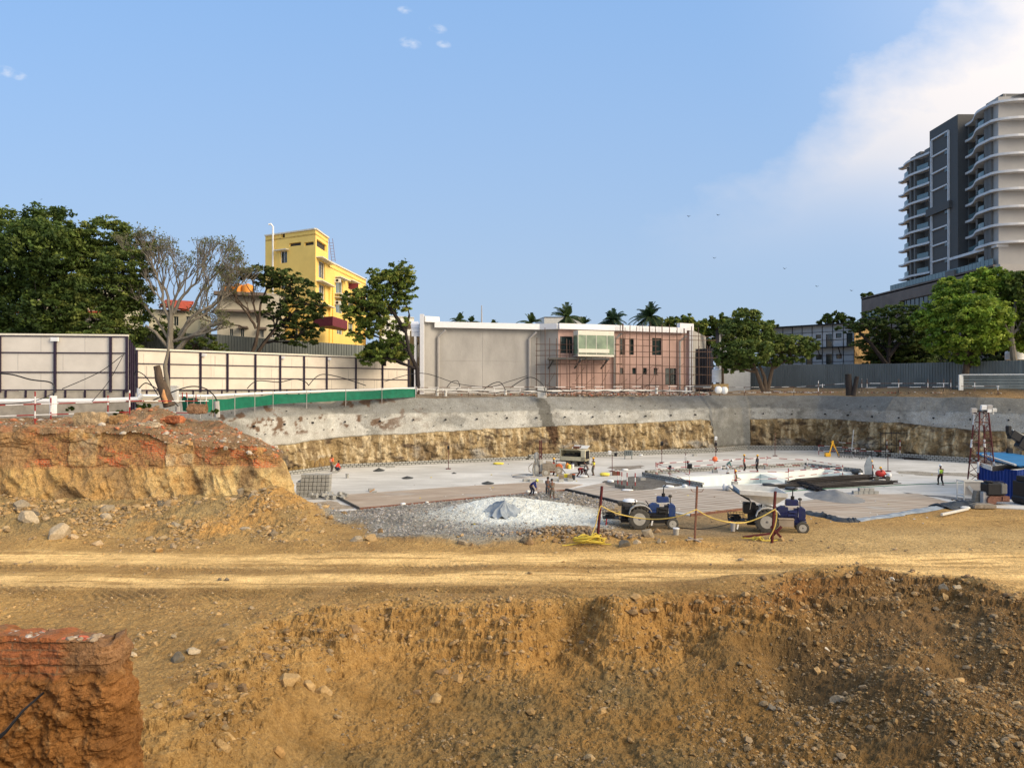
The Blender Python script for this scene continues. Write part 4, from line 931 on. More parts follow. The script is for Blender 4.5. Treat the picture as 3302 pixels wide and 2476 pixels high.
def crumple(name,pts,w,h,m,seed,label,cat):
    P=[gp(*p) for p in pts]; n=60; V=[]; k=9
    for i in range(n):
        t=i/(n-1)*(len(P)-1); j=min(int(t),len(P)-2); p=P[j].lerp(P[j+1],t-j); d=(P[j+1]-P[j]).normalized(); q=Vector((-d.y,d.x,0))
        for a in range(k):
            s=a/(k-1)-.5; e=1-abs(2*s)**3
            V.append(p+q*(s*w*(1+.7*float(fbm(np.array([i*.13]),np.array([seed*3.1]),o=3,s=seed)[0])))+Vector((0,0,.02+h*e*(.35+1.0*abs(float(fbm(np.array([i*.21]),np.array([a*.5]),o=3,s=seed)[0]))))))
    o=npmesh(name,[tuple(v) for v in V],gridfaces(n,k),m); prop(o,label,cat); return o
crumple('plastic_sheet',[(2600,1655),(2660,1668),(2720,1681),(2760,1681)],1.0,.30,M['tarp_dark'],1,'crumpled black plastic sheet at the front corner of the bay','plastic sheet')
crumple('plastic_sheet',[(2760,1680),(2880,1662),(2950,1650),(3040,1634)],.8,.18,M['tarp_grey'],2,'thin grey plastic edge sheet along the right bay','plastic sheet')
crumple('plastic_sheet',[(3030,1638),(3080,1630),(3120,1622)],1.8,.30,M['tarp_dark'],3,'dark plastic sheet bunched up beside the generators','plastic sheet')
# ---- block courses
def blockrow(mb,mj,P0,P1,n,z0=0,bl=.40,bh=.20,bd=.2,seed=0):
    d=(P1-P0); L_=d.length; d.normalize(); r=random.Random(seed); q=d.to_track_quat('X','Z').to_matrix(); k=int(L_/bl)
    for c in range(n):
        for i in range(k):
            s=(i+.5+(c%2)*.5)*bl
            if s>L_: continue
            j=r.uniform(-.012,.012); nn=Vector((-d.y,d.x,0))
            mb.box(P0+d*s+nn*j+Vector((0,0,z0+(c+.5)*bh)),(bl-.075,bd,bh-.055),M=q)
    mj.box((P0+P1)/2+Vector((0,0,z0+n*bh/2-.01)),(L_,bd-.06,n*bh-.03),M=q)
kerb=empty('block_wall',(0,85,0),label='low grey concrete block wall running along the foot of the excavation',cat='block wall')
mb=MB();mj=MB()
for i in range(len(WALL)-2):
    a,b=WALL[i],WALL[i+1]; d=(b-a).normalized(); q=Vector((d.y,-d.x,0))
    blockrow(mb,mj,Vector((a.x,a.y,0))+q*.45,Vector((b.x,b.y,0))+q*.45,2 if i<3 else 3,seed=i,bl=.44,bh=.22)
mb.build('blocks',M['block_grey'],parent=kerb,world=True); mj.build('mortar',M['mortar'],parent=kerb,world=True)
def kerbwall(pa,pb,n,label,seed,back=False):
    a,b=gp(*pa),gp(*pb); mb=MB();mj=MB(); blockrow(mb,mj,a,b,n,seed=seed,bh=.22)
    e=empty('block_kerb',(a+b)/2,label=label,cat='block wall',group='block kerbs round the sump'); mb.build('blocks',M['block_grey'],parent=e,world=True); mj.build('mortar',M['mortar'],parent=e,world=True)
kerbwall((2072,1535),(2264,1571),2,'block kerb at the left end of the white sump',21)
kerbwall((2080,1530),(2310,1516),2,'block kerb along the far left side of the sump',22)
kerbwall((2330,1514),(2590,1504),2,'block kerb behind the two men standing at the far side of the sump',23)
kerbwall((2595,1504),(2775,1524),2,'block kerb at the right end of the white sump',24)
# loose and stacked blocks
blk=MB(); blk.box((0,0,.1),(.4,.2,.2)); B0=blk.build('concrete_block',M['block_grey'],bevel=.008); B0.location=(0,0,0)
firstb=[True]
def block(p,rz=0,label=None,group=None,rot=None,dark=False):
    o=B0 if firstb[0] else B0.copy()
    if not firstb[0]: COL.objects.link(o)
    firstb[0]=False
    o.location=p; o.rotation_euler=rot or (0,0,rz)
    for k in ('label','category','group'):
        if k in o: del o[k]
    prop(o,label,'concrete block',group); return o
c0=gp(1008,1602); r=random.Random(4)
for row in range(6):
    for i in range(8):
        if row==5 and i<1: continue
        if row==4 and i<1: continue
        for dpt in range(2):
            block(Vector((c0.x-1.15+i*.33+.02*row,c0.y+dpt*.45+r.uniform(-.03,.03),row*.305)),R(90)+r.uniform(-.05,.05),'grey concrete block in the neat stack on the slab','blocks of the neat stack').scale=(.93,1.42,1.36)
cf=gp(1050,1607)
for k in range(17):
    block(Vector((cf.x-1.2+r.uniform(0,2.7),cf.y+r.uniform(-.5,.6),r.uniform(.0,.25))),0,'grey concrete block tumbled in the heap beside the neat stack','blocks tumbled beside the neat stack',rot=(r.uniform(-.6,.6),r.uniform(-.8,.8),r.uniform(0,3))).scale=(1.2,1.3,1.3)
for k,(px,py) in enumerate(((1695,1552),(1715,1553),(1742,1555),(1790,1551),(1808,1553),(1826,1549),(1838,1551),(1252,1508),(1266,1507),(1198,1583),(2072,1552-3),(2240,1470),(1012,1538),(1023,1533),(1080,1525),(1090,1519))):
    o=block(gp(px,py),r.uniform(-.4,.4),'loose grey concrete block lying about on the slab','loose blocks on the slab'); o.scale=(1.3,1.3,1.2)
cd=gp(2800,1592)
for i in range(5):
    block(Vector((cd.x-1.1+i*.42,cd.y,0)),.05,'dark block in the bottom row of the small stack near the right bay','small dark block stack').scale=(1,1.6,1.25)
for i in range(3):
    block(Vector((cd.x-.6+i*.41,cd.y,.25)),.05,'dark block in the top row of the small stack near the right bay','small dark block stack').scale=(1,1.6,1.25)
# mortar and sand heaps
def heap(px,py,w,h,m,label,seed,name='sand_heap'):
    p=gp(px,py); rx=w/F*p.y/2; hz=h/F*p.y; n=40; g=np.linspace(-1,1,n); a,b=np.meshgrid(g,g); rr=np.hypot(a,b)
    x=a*rx*1.05; y=b*rx*1.6*1.05; z=hz*np.clip(1-rr,0,1)**1.15*(1+.3*fbm(a*3,b*3,o=3,s=seed))+.006-.03*(rr>1.0)
    o=npmesh(name,np.stack([x,y,z],-1).reshape(-1,3),gridfaces(n,n),m); o.location=(p.x,p.y,0); prop(o,label,name.split('_')[0]+' heap')
M['wetmortar']=mat('wet_mortar',(.05,.052,.05),var=.3,scale=3,bump=.6); M['sandgrey']=mat('grey_sand',(.20,.20,.195),var=.15,scale=2,bump=.5)
heap(992,1549,56,9,M['wetmortar'],'dark wet mortar heap left of the block wall',1,'mortar_heap')
heap(1222,1517,36,10,M['wetmortar'],'small dark mortar heap by the low wall',2,'mortar_heap')
heap(1314,1541,36,7,M['wetmortar'],'flat dark mortar heap in the middle of the slab',3,'mortar_heap')
heap(1573,1558,40,7,M['wetmortar'],'dark mortar heap at the edge of the striped bay',4,'mortar_heap')
heap(1464,1526,16,4,M['wetmortar'],'tiny dark mortar heap on the slab',5,'mortar_heap')
heap(2690,1604,160,26,M['sandgrey'],'low grey sand heap behind the second tractor',6)
# draped tarp on the powder mound
def tarp():
    p=ground_hit(1622,1652); n=110; g=np.linspace(-1,1,n); a,b=np.meshgrid(g,g); th=np.arctan2(b,a); rr=np.hypot(a,b)
    R_=.95+.16*np.sin(th*3+1)+.10*np.sin(th*7); z=.68*np.clip(1-rr/R_,0,1)**1.1+.15*(.5-np.abs(np.sin(th*5.5+.8*np.sin(rr*4))))*np.clip(rr*1.6,0,1)+.06
    z=z*np.where(rr<R_*1.1,1,0)+.12*fbm(a*3,b*3,o=3,s=5)
    x=a*1.15*(1+.1*fbm(a*2,b*2,o=2,s=3))+.25*np.clip(.5-rr,0,1); y=b*.9
    gh=hfun(p.x+x,p.y+y,False)[0]
    V=np.stack([x,y,gh-p.z+np.clip(z,.02,2)],-1).reshape(-1,3)
    Fc=gridfaces(n,n); keep=(rr.ravel()[Fc].max(1)<(R_.ravel()[Fc].min(1)*1.08)); o=npmesh('tarpaulin',V,Fc[keep],M['tarp_grey']); o.location=p
    prop(o,'blue-grey tarpaulin draped in a peak over the white powder heap','tarpaulin')
tarp()
def bag(px,py,w,h,m,label,seed,cat='sack',name='sack',z=0,ang=None):
    p=gp(px,py,z); s=w/F*p.y/2; hh=h/F*p.y
    v=ICO2[0].copy(); v=np.sign(v)*np.abs(v)**.75; v=v*(1+.16*fbm(v[:,0]*2+seed,v[:,1]*2,v[:,2]*2,o=3,s=seed)[:,None])*np.array([s,s*.8,hh/2]); 
    a=ang if ang is not None else seed*.7; v=np.stack([v[:,0]*math.cos(a*.3)-v[:,1]*math.sin(a*.3),v[:,0]*math.sin(a*.3)+v[:,1]*math.cos(a*.3),v[:,2]+hh/2],1)
    o=npmesh(name,v,ICO2[1],m); o.location=p; prop(o,label,cat)
bag(1950,1534,32,11,M['plastic_yellow'],'long yellow plastic sack lying on the slab',2,ang=0)
bag(1607,1497,34,7,M['plastic_yellow'],'flat yellow sack near the low block wall, left part',3,ang=0)
bag(1300,1629,17,9,M['white'],'white plastic bag on the striped bay edge',4)
bag(1377,1623,12,7,M['offwhite'],'crumpled off-white bag right of the other on the bay edge',5)
bag(1722,1598,26,14,M['cloth_white'],'white sack beside the man in blue',6)
bag(2338,1581,20,22,M['white'],'white upright sack, leftmost by the sump',7); bag(2352,1583,22,20,M['offwhite'],'second white sack by the sump, in front',8); bag(2364,1580,14,17,M['white'],'narrow white sack, right of three by the sump',9)
bag(2155,1570,36,6,M['white'],'flattened white plastic sheet on the dark wet patch',10); bag(2208,1571,16,10,M['white'],'white bag right of the dark wet patch',11)
bag(1969,1556,22,10,M['white'],'white bag left of the striped posts',12); bag(2023,1582,36,5,M['white'],'flat white plastic under the rightmost striped post',13)
bag(2067,1470,12,6,M['white'],'small white sack on the far slab',14); bag(1880,1539,30,8,M['cloth_white'],'white sack under the bending worker',15); bag(2016,1517,20,6,M['white'],'small white bag behind the striped posts',16)
bag(2775,1532,14,8,M['white'],'white bag by the red mixer',17); bag(1703,1588,14,8,M['offwhite'],'beige bag left of the man in blue',18); bag(3112,1640,34,8,M['offwhite'],'pale crumpled plastic at the foot of the generators',19)
bag(1794,1618,30,12,M['tarp_dark'],'dark pan-shaped bundle beside the two grey figures',20,cat='bundle',name='bundle')
bag(2550,1578,46,9,M['tarp_dark'],'crumpled dark sheet near the sump',22,cat='sheet',name='crumpled_sheet'); bag(2478,1566,44,8,M['tarp_dark'],'dark bundle by the front edge of the sump',23,cat='bundle',name='bundle')

# scraps of plastic and paper
n=190; px=rng.uniform(1050,3100,n); py=rng.uniform(1475,1700,n); Q=[gp(a,b) for a,b in zip(px,py)]; P=[];C=[];S=[]
for q in Q:
    i=inside([(p.x,p.y) for p in POOL],np.array([q.x]),np.array([q.y]))[0]
    if i or (q.y<47 and q.x>1): continue
    P.append((q.x,q.y,(gz(q.x,q.y) if not inside(slab_poly,np.array([q.x]),np.array([q.y]))[0] else .01)+.02)); C.append(random.Random(int(q.x*99)).choice([(.65,.5,.04),(.6,.6,.58),(.6,.6,.58),(.08,.07,.06),(.2,.15,.1)])); S.append(random.Random(int(q.y*77)).uniform(.04,.13))
stones('litter',np.array(P),np.array(S),np.array(C),rng,flat=.35,label='small scraps of plastic and waste littered over the slab and gravel',cat='litter')
# ================================================================== BUILDINGS
def ray_s(p0,p1,px):
    k=(px-HX)/F; dx,dy=p1.x-p0.x,p1.y-p0.y     # p0.x+s dx = k (p0.y+s dy)
    return (k*p0.y-p0.x)/(dx-k*dy)
def wall(mb,p0,p1,z0,z1,ops=(),depth=.25,frame=None,glass=None,m=0,thick=.0):
    """vertical wall from p0 to p1 with openings (s0,s1,z0,z1) in metres; reveals go away from the camera side"""
    d=Vector((p1.x-p0.x,p1.y-p0.y,0)); L_=d.length; d.normalize(); nrm=Vector((-d.y,d.x,0))   # inward
    xs=sorted({0,L_,*[o[0] for o in ops],*[o[1] for o in ops]}); zs=sorted({z0,z1,*[o[2] for o in ops],*[o[3] for o in ops]})
    P=lambda s,z,q=0:(p0.x+d.x*s+nrm.x*q,p0.y+d.y*s+nrm.y*q,z)
    for a,b in zip(xs,xs[1:]):
        for c,e in zip(zs,zs[1:]):
            mx_,mz=(a+b)/2,(c+e)/2
            if any(o[0]<mx_<o[1] and o[2]<mz<o[3] for o in ops): continue
            mb.add([P(a,c),P(b,c),P(b,e),P(a,e)],[(0,1,2,3)],m)
    for (a,b,c,e) in ops:
        mb.add([P(a,c),P(b,c),P(b,e),P(a,e),P(a,c,depth),P(b,c,depth),P(b,e,depth),P(a,e,depth)],[(0,1,5,4),(1,2,6,5),(2,3,7,6),(3,0,4,7)],m)
def window(par,p0,p1,op,depth=.22,fm='white',gm='glass_dark',nmul=1,name='window',fw=.07,hm=0):
    d=Vector((p1.x-p0.x,p1.y-p0.y,0)).normalized(); nrm=Vector((-d.y,d.x,0)); a,b,c,e=op
    P=lambda s,z,q:Vector((p0.x+d.x*s+nrm.x*q,p0.y+d.y*s+nrm.y*q,z))
    mb=MB(); q=depth-.06
    for (s0,z0_,s1,z1_) in ((a,c,b,c),(a,e,b,e),(a,c,a,e),(b,c,b,e)): mb.beam(P(s0,z0_,q),P(s1,z1_,q),.08,fw)
    for k in range(nmul): s=a+(b-a)*(k+1)/(nmul+1); mb.beam(P(s,c,q),P(s,e,q),.06,fw*.7)
    for k in range(hm): z=c+(e-c)*(k+1)/(hm+1); mb.beam(P(a,z,q),P(b,z,q),.06,fw*.7)
    w=mb.build(name,M[fm],parent=par,world=True)
    g=MB(); g.add([P(a,c,depth),P(b,c,depth),P(b,e,depth),P(a,e,depth)],[(0,1,2,3)]); go=g.build('pane',M[gm],parent=w); 
    Mi=Matrix.Rotation(-par.rotation_euler.z,3,'Z')
    for v in go.data.vertices: v.co=Mi@(Vector(v.co)+go.location-par.location)
    go.location=(0,0,0); return w
def ops_px(p0,p1,L):
    out=[]; W_=(p1-p0); Lm=math.hypot(W_.x,W_.y)
    for (x0,x1,y0,y1) in L:
        s0,s1=ray_s(p0,p1,x0),ray_s(p0,p1,x1); Yd=p0.y+(s0+s1)/2*(p1.y-p0.y)
        out.append((s0*Lm,s1*Lm,CAMZ-(y1-HY)/F*Yd,CAMZ-(y0-HY)/F*Yd))
    return out
# ---------- long white-roofed building behind the wall
def pxp(px,Yd): return Vector(((px-HX)/F*Yd,Yd,0))
BP=[pxp(1355,95.6),pxp(1412,97.0),pxp(1741,100.8),pxp(1800,99.7),pxp(1980,102.5),pxp(2190,107.0),pxp(2232,108.0)]
B=empty('showroom_building',(10,101,7.4),label='long two-storey grey plastered building, its right half tinted pink with painted-in sunset light, with white roof band, behind scaffolding',cat='building')
mb=MB(); W1=[]
W1+=[(3,4,(1793.7,1799.6,1084.7,1139))]
segops={3:[(1806,1846,1084.7,1139)],4:[(1998,2014,1090,1143.5),(2029,2044,1091,1144),(2103,2133,1090,1145),(2145,2181,1187,1240),(1999,2011,1186,1207),(2039,2051,1186,1207),(2074,2086,1186,1207),(2108,2120,1186,1207)]}
ZT=16.7
for i in range(len(BP)-1):
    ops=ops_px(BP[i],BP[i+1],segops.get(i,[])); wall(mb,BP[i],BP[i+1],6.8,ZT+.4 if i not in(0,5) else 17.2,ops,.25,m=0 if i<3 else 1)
    for j,o in enumerate(ops):
        window(B,BP[i],BP[i+1],o,fm='black' if j<5 else 'dark_panel',nmul=1 if (o[1]-o[0])>.9 else 0,hm=1 if (o[3]-o[2])>1.5 else 0)
b_=mb.build('front_wall',[M['plaster_grey'],M['plaster_sunset_tint']],parent=B,world=True)
# horizontal joints and roof slab
mb=MB(); mb.prism([(p.x,p.y+.3) for p in BP]+[(32,122),(-16,118)],15.9,16.4); mb.build('roof',M['concrete_old'],parent=B,world=True)
mb=MB(); wall(mb,BP[6],Vector((32,122,0)),6.8,ZT+.3); wall(mb,Vector((32,122,0)),Vector((-17,116,0)),6.8,ZT); mb.build('rear_wall',M['plaster_grey'],parent=B,world=True)
mb=MB(); fa=[pxp(1399,96.4),pxp(1741,100.2),pxp(1800,99.0),pxp(1980,101.9),pxp(2209,106.8)]
for a,b in zip(fa,fa[1:]): mb.beam(Vector((a.x,a.y+.15,16.82)),Vector((b.x,b.y+.15,16.82)),.9,.76)
mb.build('roof_band',M['fascia'],parent=B,world=True)
mb=MB(); a=pxp(1366,95.4); b=pxp(1412,96.8); mb.beam(Vector((a.x,a.y,17.45)),Vector((b.x,b.y,17.45)),.8,.75); a=pxp(2188,106.4); b=pxp(2232,107.6); mb.beam(Vector((a.x,a.y,17.35)),Vector((b.x,b.y,17.35)),.7,1.0); mb.build('parapet_block',M['fascia'],parent=B,world=True)
mb=MB(); a=pxp(1361,95.2); mb.box((a.x,a.y,12.6),(.5,.7,10.9)); 
mb.build('fin',M['fascia'],parent=B,world=True)
mb=MB(); a=pxp(2227,107.4); mb.box((a.x,a.y,12.6),(.45,.6,10.2)); mb.build('fin',M['fascia'],parent=B,world=True)
for px in (1411,1704,1978,2188):
    i=0 if px<1412 else 1 if px<1741 else 3 if px<1980 else 4
    s=ray_s(BP[i],BP[i+1],px); p=BP[i].lerp(BP[i+1],s); q=Vector((.12,-.30,0)); mb=MB(); mb.tube([p+q*1.6+Vector((.9,0,16.1)),p+q+Vector((0,0,15.2)),p+q+Vector((0,0,7.2))],.17,8); mb.build('downpipe',M['pipe_grey'],parent=B,world=True,smooth=True)
# joints
mb=MB(); p=BP[1].lerp(BP[2],.43); mb.box((p.x,p.y-.01,11.8),(.035,.03,9.2)); mb.beam(BP[1]+Vector((0,-.015,12.2)),BP[2]+Vector((0,-.015,12.2)),.03,.035); mb.build('panel_joint',M['pipe_grey'],parent=B,world=True)
# glass bay window on brackets
s0,s1=pxp(1849,99.4),pxp(1964,101.2); d=(s1-s0).normalized(); n_=Vector((d.y,-d.x,0)); q0,q1=s0+n_*1.5,s1+n_*1.5
bay=MB(); 
for a,b in ((s0,q0),(q0,q1),(q1,s1)): bay.add([a+Vector((0,0,13.0)),b+Vector((0,0,13.0)),b+Vector((0,0,15.6)),a+Vector((0,0,15.6))],[(0,1,2,3)])
bay.build('bay_glass',M['glass_green'],parent=B,world=True)
mb=MB(); mb.prism([(v.x,v.y) for v in (s0,q0,q1,s1)],12.75,13.1); mb.prism([(v.x,v.y) for v in (s0,q0,q1,s1)],15.6,16.2); mb.beam(q0+Vector((0,0,13.5)),q1.lerp(q0,.15)+Vector((0,0,13.5)),.3,.5); mb.build('bay_slab',M['cream_trim'],parent=B,world=True)
mb=MB()
for t in (0,.22,.5,.8,1): p=q0.lerp(q1,t); mb.beam(p+Vector((0,0,13.0)),p+Vector((0,0,15.6)),.08,.08)
mb.build('bay_frame',M['cream_trim'],parent=B,world=True)
mb=MB(); mb.prism([(v.x,v.y) for v in (pxp(1766,100.0),pxp(1768,97.6),pxp(1964,99.4),pxp(1966,101.7))],12.35,12.6)
for px in (1775,1860,1945): a=pxp(px,99.6 if px<1900 else 101.2); mb.beam(a+Vector((-.3,0,11.2)),a+Vector((.4,-1.8,12.35)),.15,.18)
mb.build('canopy',M['tower_dark'],parent=B,world=True)
# side facade with rounded white frame
c1=Vector((BP[0].x-.1,BP[0].y+.2,0)); c2=pxp(1322,109.0); mb=MB(); wall(mb,c2,c1,6.8,16.9,[(1.0,12.2,7.5,11.7),(1.0,12.2,12.6,14.6)],.3); mb.build('side_wall',M['tower_mid'],parent=B,world=True)
window(B,c2,c1,(1.0,12.2,7.5,11.7),.3,'black','glass_dark',4); window(B,c2,c1,(1.0,12.2,12.6,14.6),.3,'black','glass_green',4)
mb=MB(); d=(c1-c2); d=d.normalized(); n_=Vector((d.y,-d.x,0)); pts=[c1+n_*.5+Vector((0,0,7.0)),c1+n_*.5+Vector((0,0,15.2))]
for k in range(6):
    t=(k+1)/6*math.pi/2; pts.append(c1+n_*.5-d*(1-math.cos(t))*3.0+Vector((0,0,15.2+2.1*math.sin(t))))
pts.append(c2+n_*.5+Vector((0,0,17.3)))
for a,b in zip(pts,pts[1:]): mb.beam(a,b,1.1,.28)
mb.build('arch_frame',M['fascia'],parent=B,world=True)
# ---------- scaffold
SCF=empty('scaffold',(14,99,7.4),label='rusty tube scaffold covering the sunset-tinted right half of the long building',cat='scaffold')
r=random.Random(2)
def fac(px,off=1.4):
    for i in range(2,len(BP)-1):
        if BP[i].x/BP[i].y*F+HX<=px<=BP[i+1].x/BP[i+1].y*F+HX or i==len(BP)-2 and px>2232:
            s=ray_s(BP[i],BP[i+1],px); p=BP[i].lerp(BP[i+1],s); return p+Vector((.25*off,-off,0))
    return pxp(px,100)
vs_=sorted([1985,2000,2020,2040,2061,2082,2103,2124,2147,2171,2194,2218,1993,2242,1850,1868,1882]+[1729,1744,1763,1779,1797,1812,1828,1845,1858,1874,1890,1906,1924,1940,1957,1974,1988,2010,2030,2050,2072,2093,2113,2135,2160,2182,2205,2230,2255,2275])
for i,px in enumerate(vs_):
    p=fac(px); p2=fac(px,2.2 if i%2 else 1.2); zt=15.0+r.uniform(-.4,.4) if px<1975 else 16.9+r.uniform(-.5,.6)
    if px==1744: zt=16.6
    if px>2240: zt=14.6
    mb=MB(); mb.cyl(p2+Vector((0,0,6.6)),p2+Vector((r.uniform(-.1,.1),0,zt)),.05,n=5); mb.build('standard',M['pole'],parent=SCF,world=True)
for k,z in enumerate((8.3,9.1,10.5,11.7,12.9,13.7,14.4,15.3,16.1)):
    for (x0,x1) in ((1727,1850),(1835,1985),(1970,2110),(2095,2285)):
        if z>15 and x0<1950: continue
        if r.random()<.12: continue
        of=r.choice((1.25,2.15)); a=fac(x0,of)+Vector((0,0,z+r.uniform(-.15,.15))); b=fac(x1,of)+Vector((0,0,z+r.uniform(-.15,.15))); mb=MB(); mb.cyl(a,b,.045,n=5); mb.build('ledger',M['pole'],parent=SCF,world=True)
for k in range(9):
    x0=r.uniform(1740,2200); a=fac(x0,1.7)+Vector((0,0,r.uniform(8,11))); b=fac(x0+r.uniform(25,60),1.7)+Vector((0,0,a.z+r.uniform(1,3.2))); mb=MB(); mb.cyl(a,b,.03,n=5); mb.build('brace',M['pole'],parent=SCF,world=True)
# ---------- yellow apartment tower
Yb=empty('apartment_building',pxp(950,100)+Vector((0,0,7.5)),label='bright yellow apartment building with tall stair tower and lower wing',cat='building')
q_l=pxp(855,102); q_c=pxp(1017,97.5); q_r=pxp(1058,103.5); q_w=pxp(1180,122)
ZY=CAMZ+505/F*97.5
mb=MB(); fo=ops_px(q_l,q_c,[(907,918,749,768),(932,970,782,793),(981,1011,780,791),(903,925,809,848),(903,925,911,930),(903,925,955,988),(895,920,1060,1085),(950,960,1060,1095)])
ro=ops_px(q_c,q_r,[(1021,1053,781,804),(1027,1048,844,898),(1028,1048,918,970),(1028,1048,988,1027)])
wall(mb,q_l,q_c,7,ZY,fo,.3); wall(mb,q_c,q_r,7,ZY,ro,.3)
bk=Vector((q_l.x+(q_r.x-q_c.x),q_l.y+(q_r.y-q_c.y)+3,0)); wall(mb,q_r,bk,7,ZY); wall(mb,bk,q_l,7,ZY); mb.prism([(v.x,v.y) for v in (q_l,q_c,q_r,bk)],ZY-.7,ZY-.5)
zw=CAMZ+(1245-855)/F*103.5; zw=CAMZ-(845-HY)/F*104
wo=ops_px(q_r,q_w,[(1083,1106,903,949),(1123,1143,913,935),(1083,1106,968,1010),(1123,1143,975,1005),(1086,1106,1040,1078),(1123,1140,1042,1075),(1154,1164,990,1010)])
wall(mb,q_r,q_w,7,zw,wo,.3); wb=Vector((q_w.x-4,q_w.y+10,0)); wall(mb,q_w,wb,7,zw); mb.prism([(v.x,v.y) for v in (q_r,q_w,wb,Vector((q_r.x-5,q_r.y+8,0)))],zw-.8,zw-.6)
mb.build('walls',M['yellow_wall'],parent=Yb,world=True)
for j,o in enumerate(fo): 
    if j>2: window(Yb,q_l,q_c,o,.3,'white','glass_dark',1)
    elif j: window(Yb,q_l,q_c,o,.3,'yellow_wall','oily',0,name='vent')
    else: window(Yb,q_l,q_c,o,.3,'yellow_wall','black',0)
for j,o in enumerate(ro): window(Yb,q_c,q_r,o,.3,'white' if j else 'yellow_wall','glass_dark' if j else 'oily',2 if j else 0)
for j,o in enumerate(wo): window(Yb,q_r,q_w,o,.3,'white','balc_glass',1)
def slabs(par,p0,p1,L,m,name,depth=.6,th=.12):
    d=(p1-p0).normalized(); n_=Vector((d.y,-d.x,0))
    for (x0,x1,y) in L:
        a=p0.lerp(p1,ray_s(p0,p1,x0)); b=p0.lerp(p1,ray_s(p0,p1,x1)); z=CAMZ-(y-HY)/F*((a.y+b.y)/2)
        mb=MB(); mb.beam(a+n_*depth/2+Vector((0,0,z)),b+n_*depth/2+Vector((0,0,z)),depth,th); mb.build(name,M[m],parent=par,world=True)
slabs(Yb,q_l,q_c,[(891,932,807),(895,930,906),(892,930,953)],'cream_trim','sunshade'); slabs(Yb,q_c,q_r,[(1019,1062,841),(1019,1062,915),(1019,1062,985)],'cream_trim','sunshade',.9)
slabs(Yb,q_r,q_w,[(1080,1112,899),(1118,1146,909),(1078,1115,953),(1078,1115,964),(1118,1146,968)],'cream_trim','sunshade',.9)
for (a_,b_2,z_) in ((q_l,q_c,ZY+.09),(q_c,q_r,ZY+.09),(q_r,q_w,zw+.09)):
    mb=MB(); mb.beam(a_+Vector((0,-.02,z_)),b_2+Vector((0,-.02,z_)),.35,.18); mb.build('coping',M['cream_trim'],parent=Yb,world=True)
p=q_l.lerp(q_c,ray_s(q_l,q_c,882)); mb=MB(); mb.tube([p+Vector((0,-.3,8)),p+Vector((0,-.3,ZY+1.1)),p+Vector((-.3,-.3,ZY+1.5)),p+Vector((-.6,-.3,ZY+1.4))],.13,8); mb.build('vent_pipe',M['white'],parent=Yb,world=True,smooth=True)
for px in (1062,1073,1148):
    p=q_r.lerp(q_w,ray_s(q_r,q_w,px)); mb=MB(); mb.cyl(p+Vector((.1,-.2,8)),p+Vector((.1,-.2,zw-3 if px!=1148 else zw-1)),.12,n=6); mb.build('drainpipe',M['yellow_wall'],parent=Yb,world=True)
for (px,y) in ((1085,907),(1085,978),(1128,975)):
    p=q_r.lerp(q_w,ray_s(q_r,q_w,px)); z=CAMZ-(y-HY)/F*p.y; mb=MB(); mb.box((p.x+.3,p.y-.6,z),(.8,.6,.55)); a=mb.build('air_conditioner',M['offwhite'],parent=Yb,world=True); mb=MB(); mb.cyl((0,0,0),(0,-.03,0),.2,n=10); f=mb.build('fan_grille',M['black'],parent=a); f.location=(p.x+.3-Yb.location.x,p.y-.91-Yb.location.y,z-Yb.location.z)
# laundry colours on a balcony and ladder at the roof step
p=q_r.lerp(q_w,ray_s(q_r,q_w,1133)); z=CAMZ-(925-HY)/F*p.y; mb=MB(); mb.box((p.x+.4,p.y-.7,z),(1.6,.05,.9)); mb.build('laundry',M['maroon_sheet'],parent=Yb,world=True)
mb=MB(); p=q_r+Vector((.5,0,0)); mb.beam(p+Vector((0,0,zw)),p+Vector((-.4,0,zw+3.2)),.05,.05); mb.beam(p+Vector((.5,0,zw)),p+Vector((.1,0,zw+3.2)),.05,.05)
for k in range(7): mb.beam(p+Vector((-.05*k,0,zw+.4*k+.2)),p+Vector((.5-.05*k,0,zw+.4*k+.2)),.04,.04)
mb.build('ladder',M['rust'],parent=Yb,world=True)
# maroon canopy and compound wall
mb=MB(); a=pxp(1010,93); b=pxp(1120,98); mb.prism([(a.x,a.y),(a.x+2.8,a.y-1.5),(b.x,b.y),(b.x-1,b.y+3)],CAMZ-(1057-HY)/F*95,CAMZ-(1028-HY)/F*95); mb.build('canopy',M['maroon_sheet'],parent=Yb,world=True)
CW=empty('compound_wall',pxp(1080,92)+Vector((0,0,7.5)),label='cream compound wall with pilasters below the yellow building',cat='wall')
mb=MB(); a,b=pxp(985,90),pxp(1160,97); mb.beam(a+Vector((0,0,10.4)),b+Vector((0,0,10.4)),.3,4.2)
for t in np.linspace(0,1,7): p=a.lerp(b,t); mb.box((p.x,p.y-.1,10.5),(.5,.5,4.5))
mb.build('wall',M['cream_wall'],parent=CW,world=True)
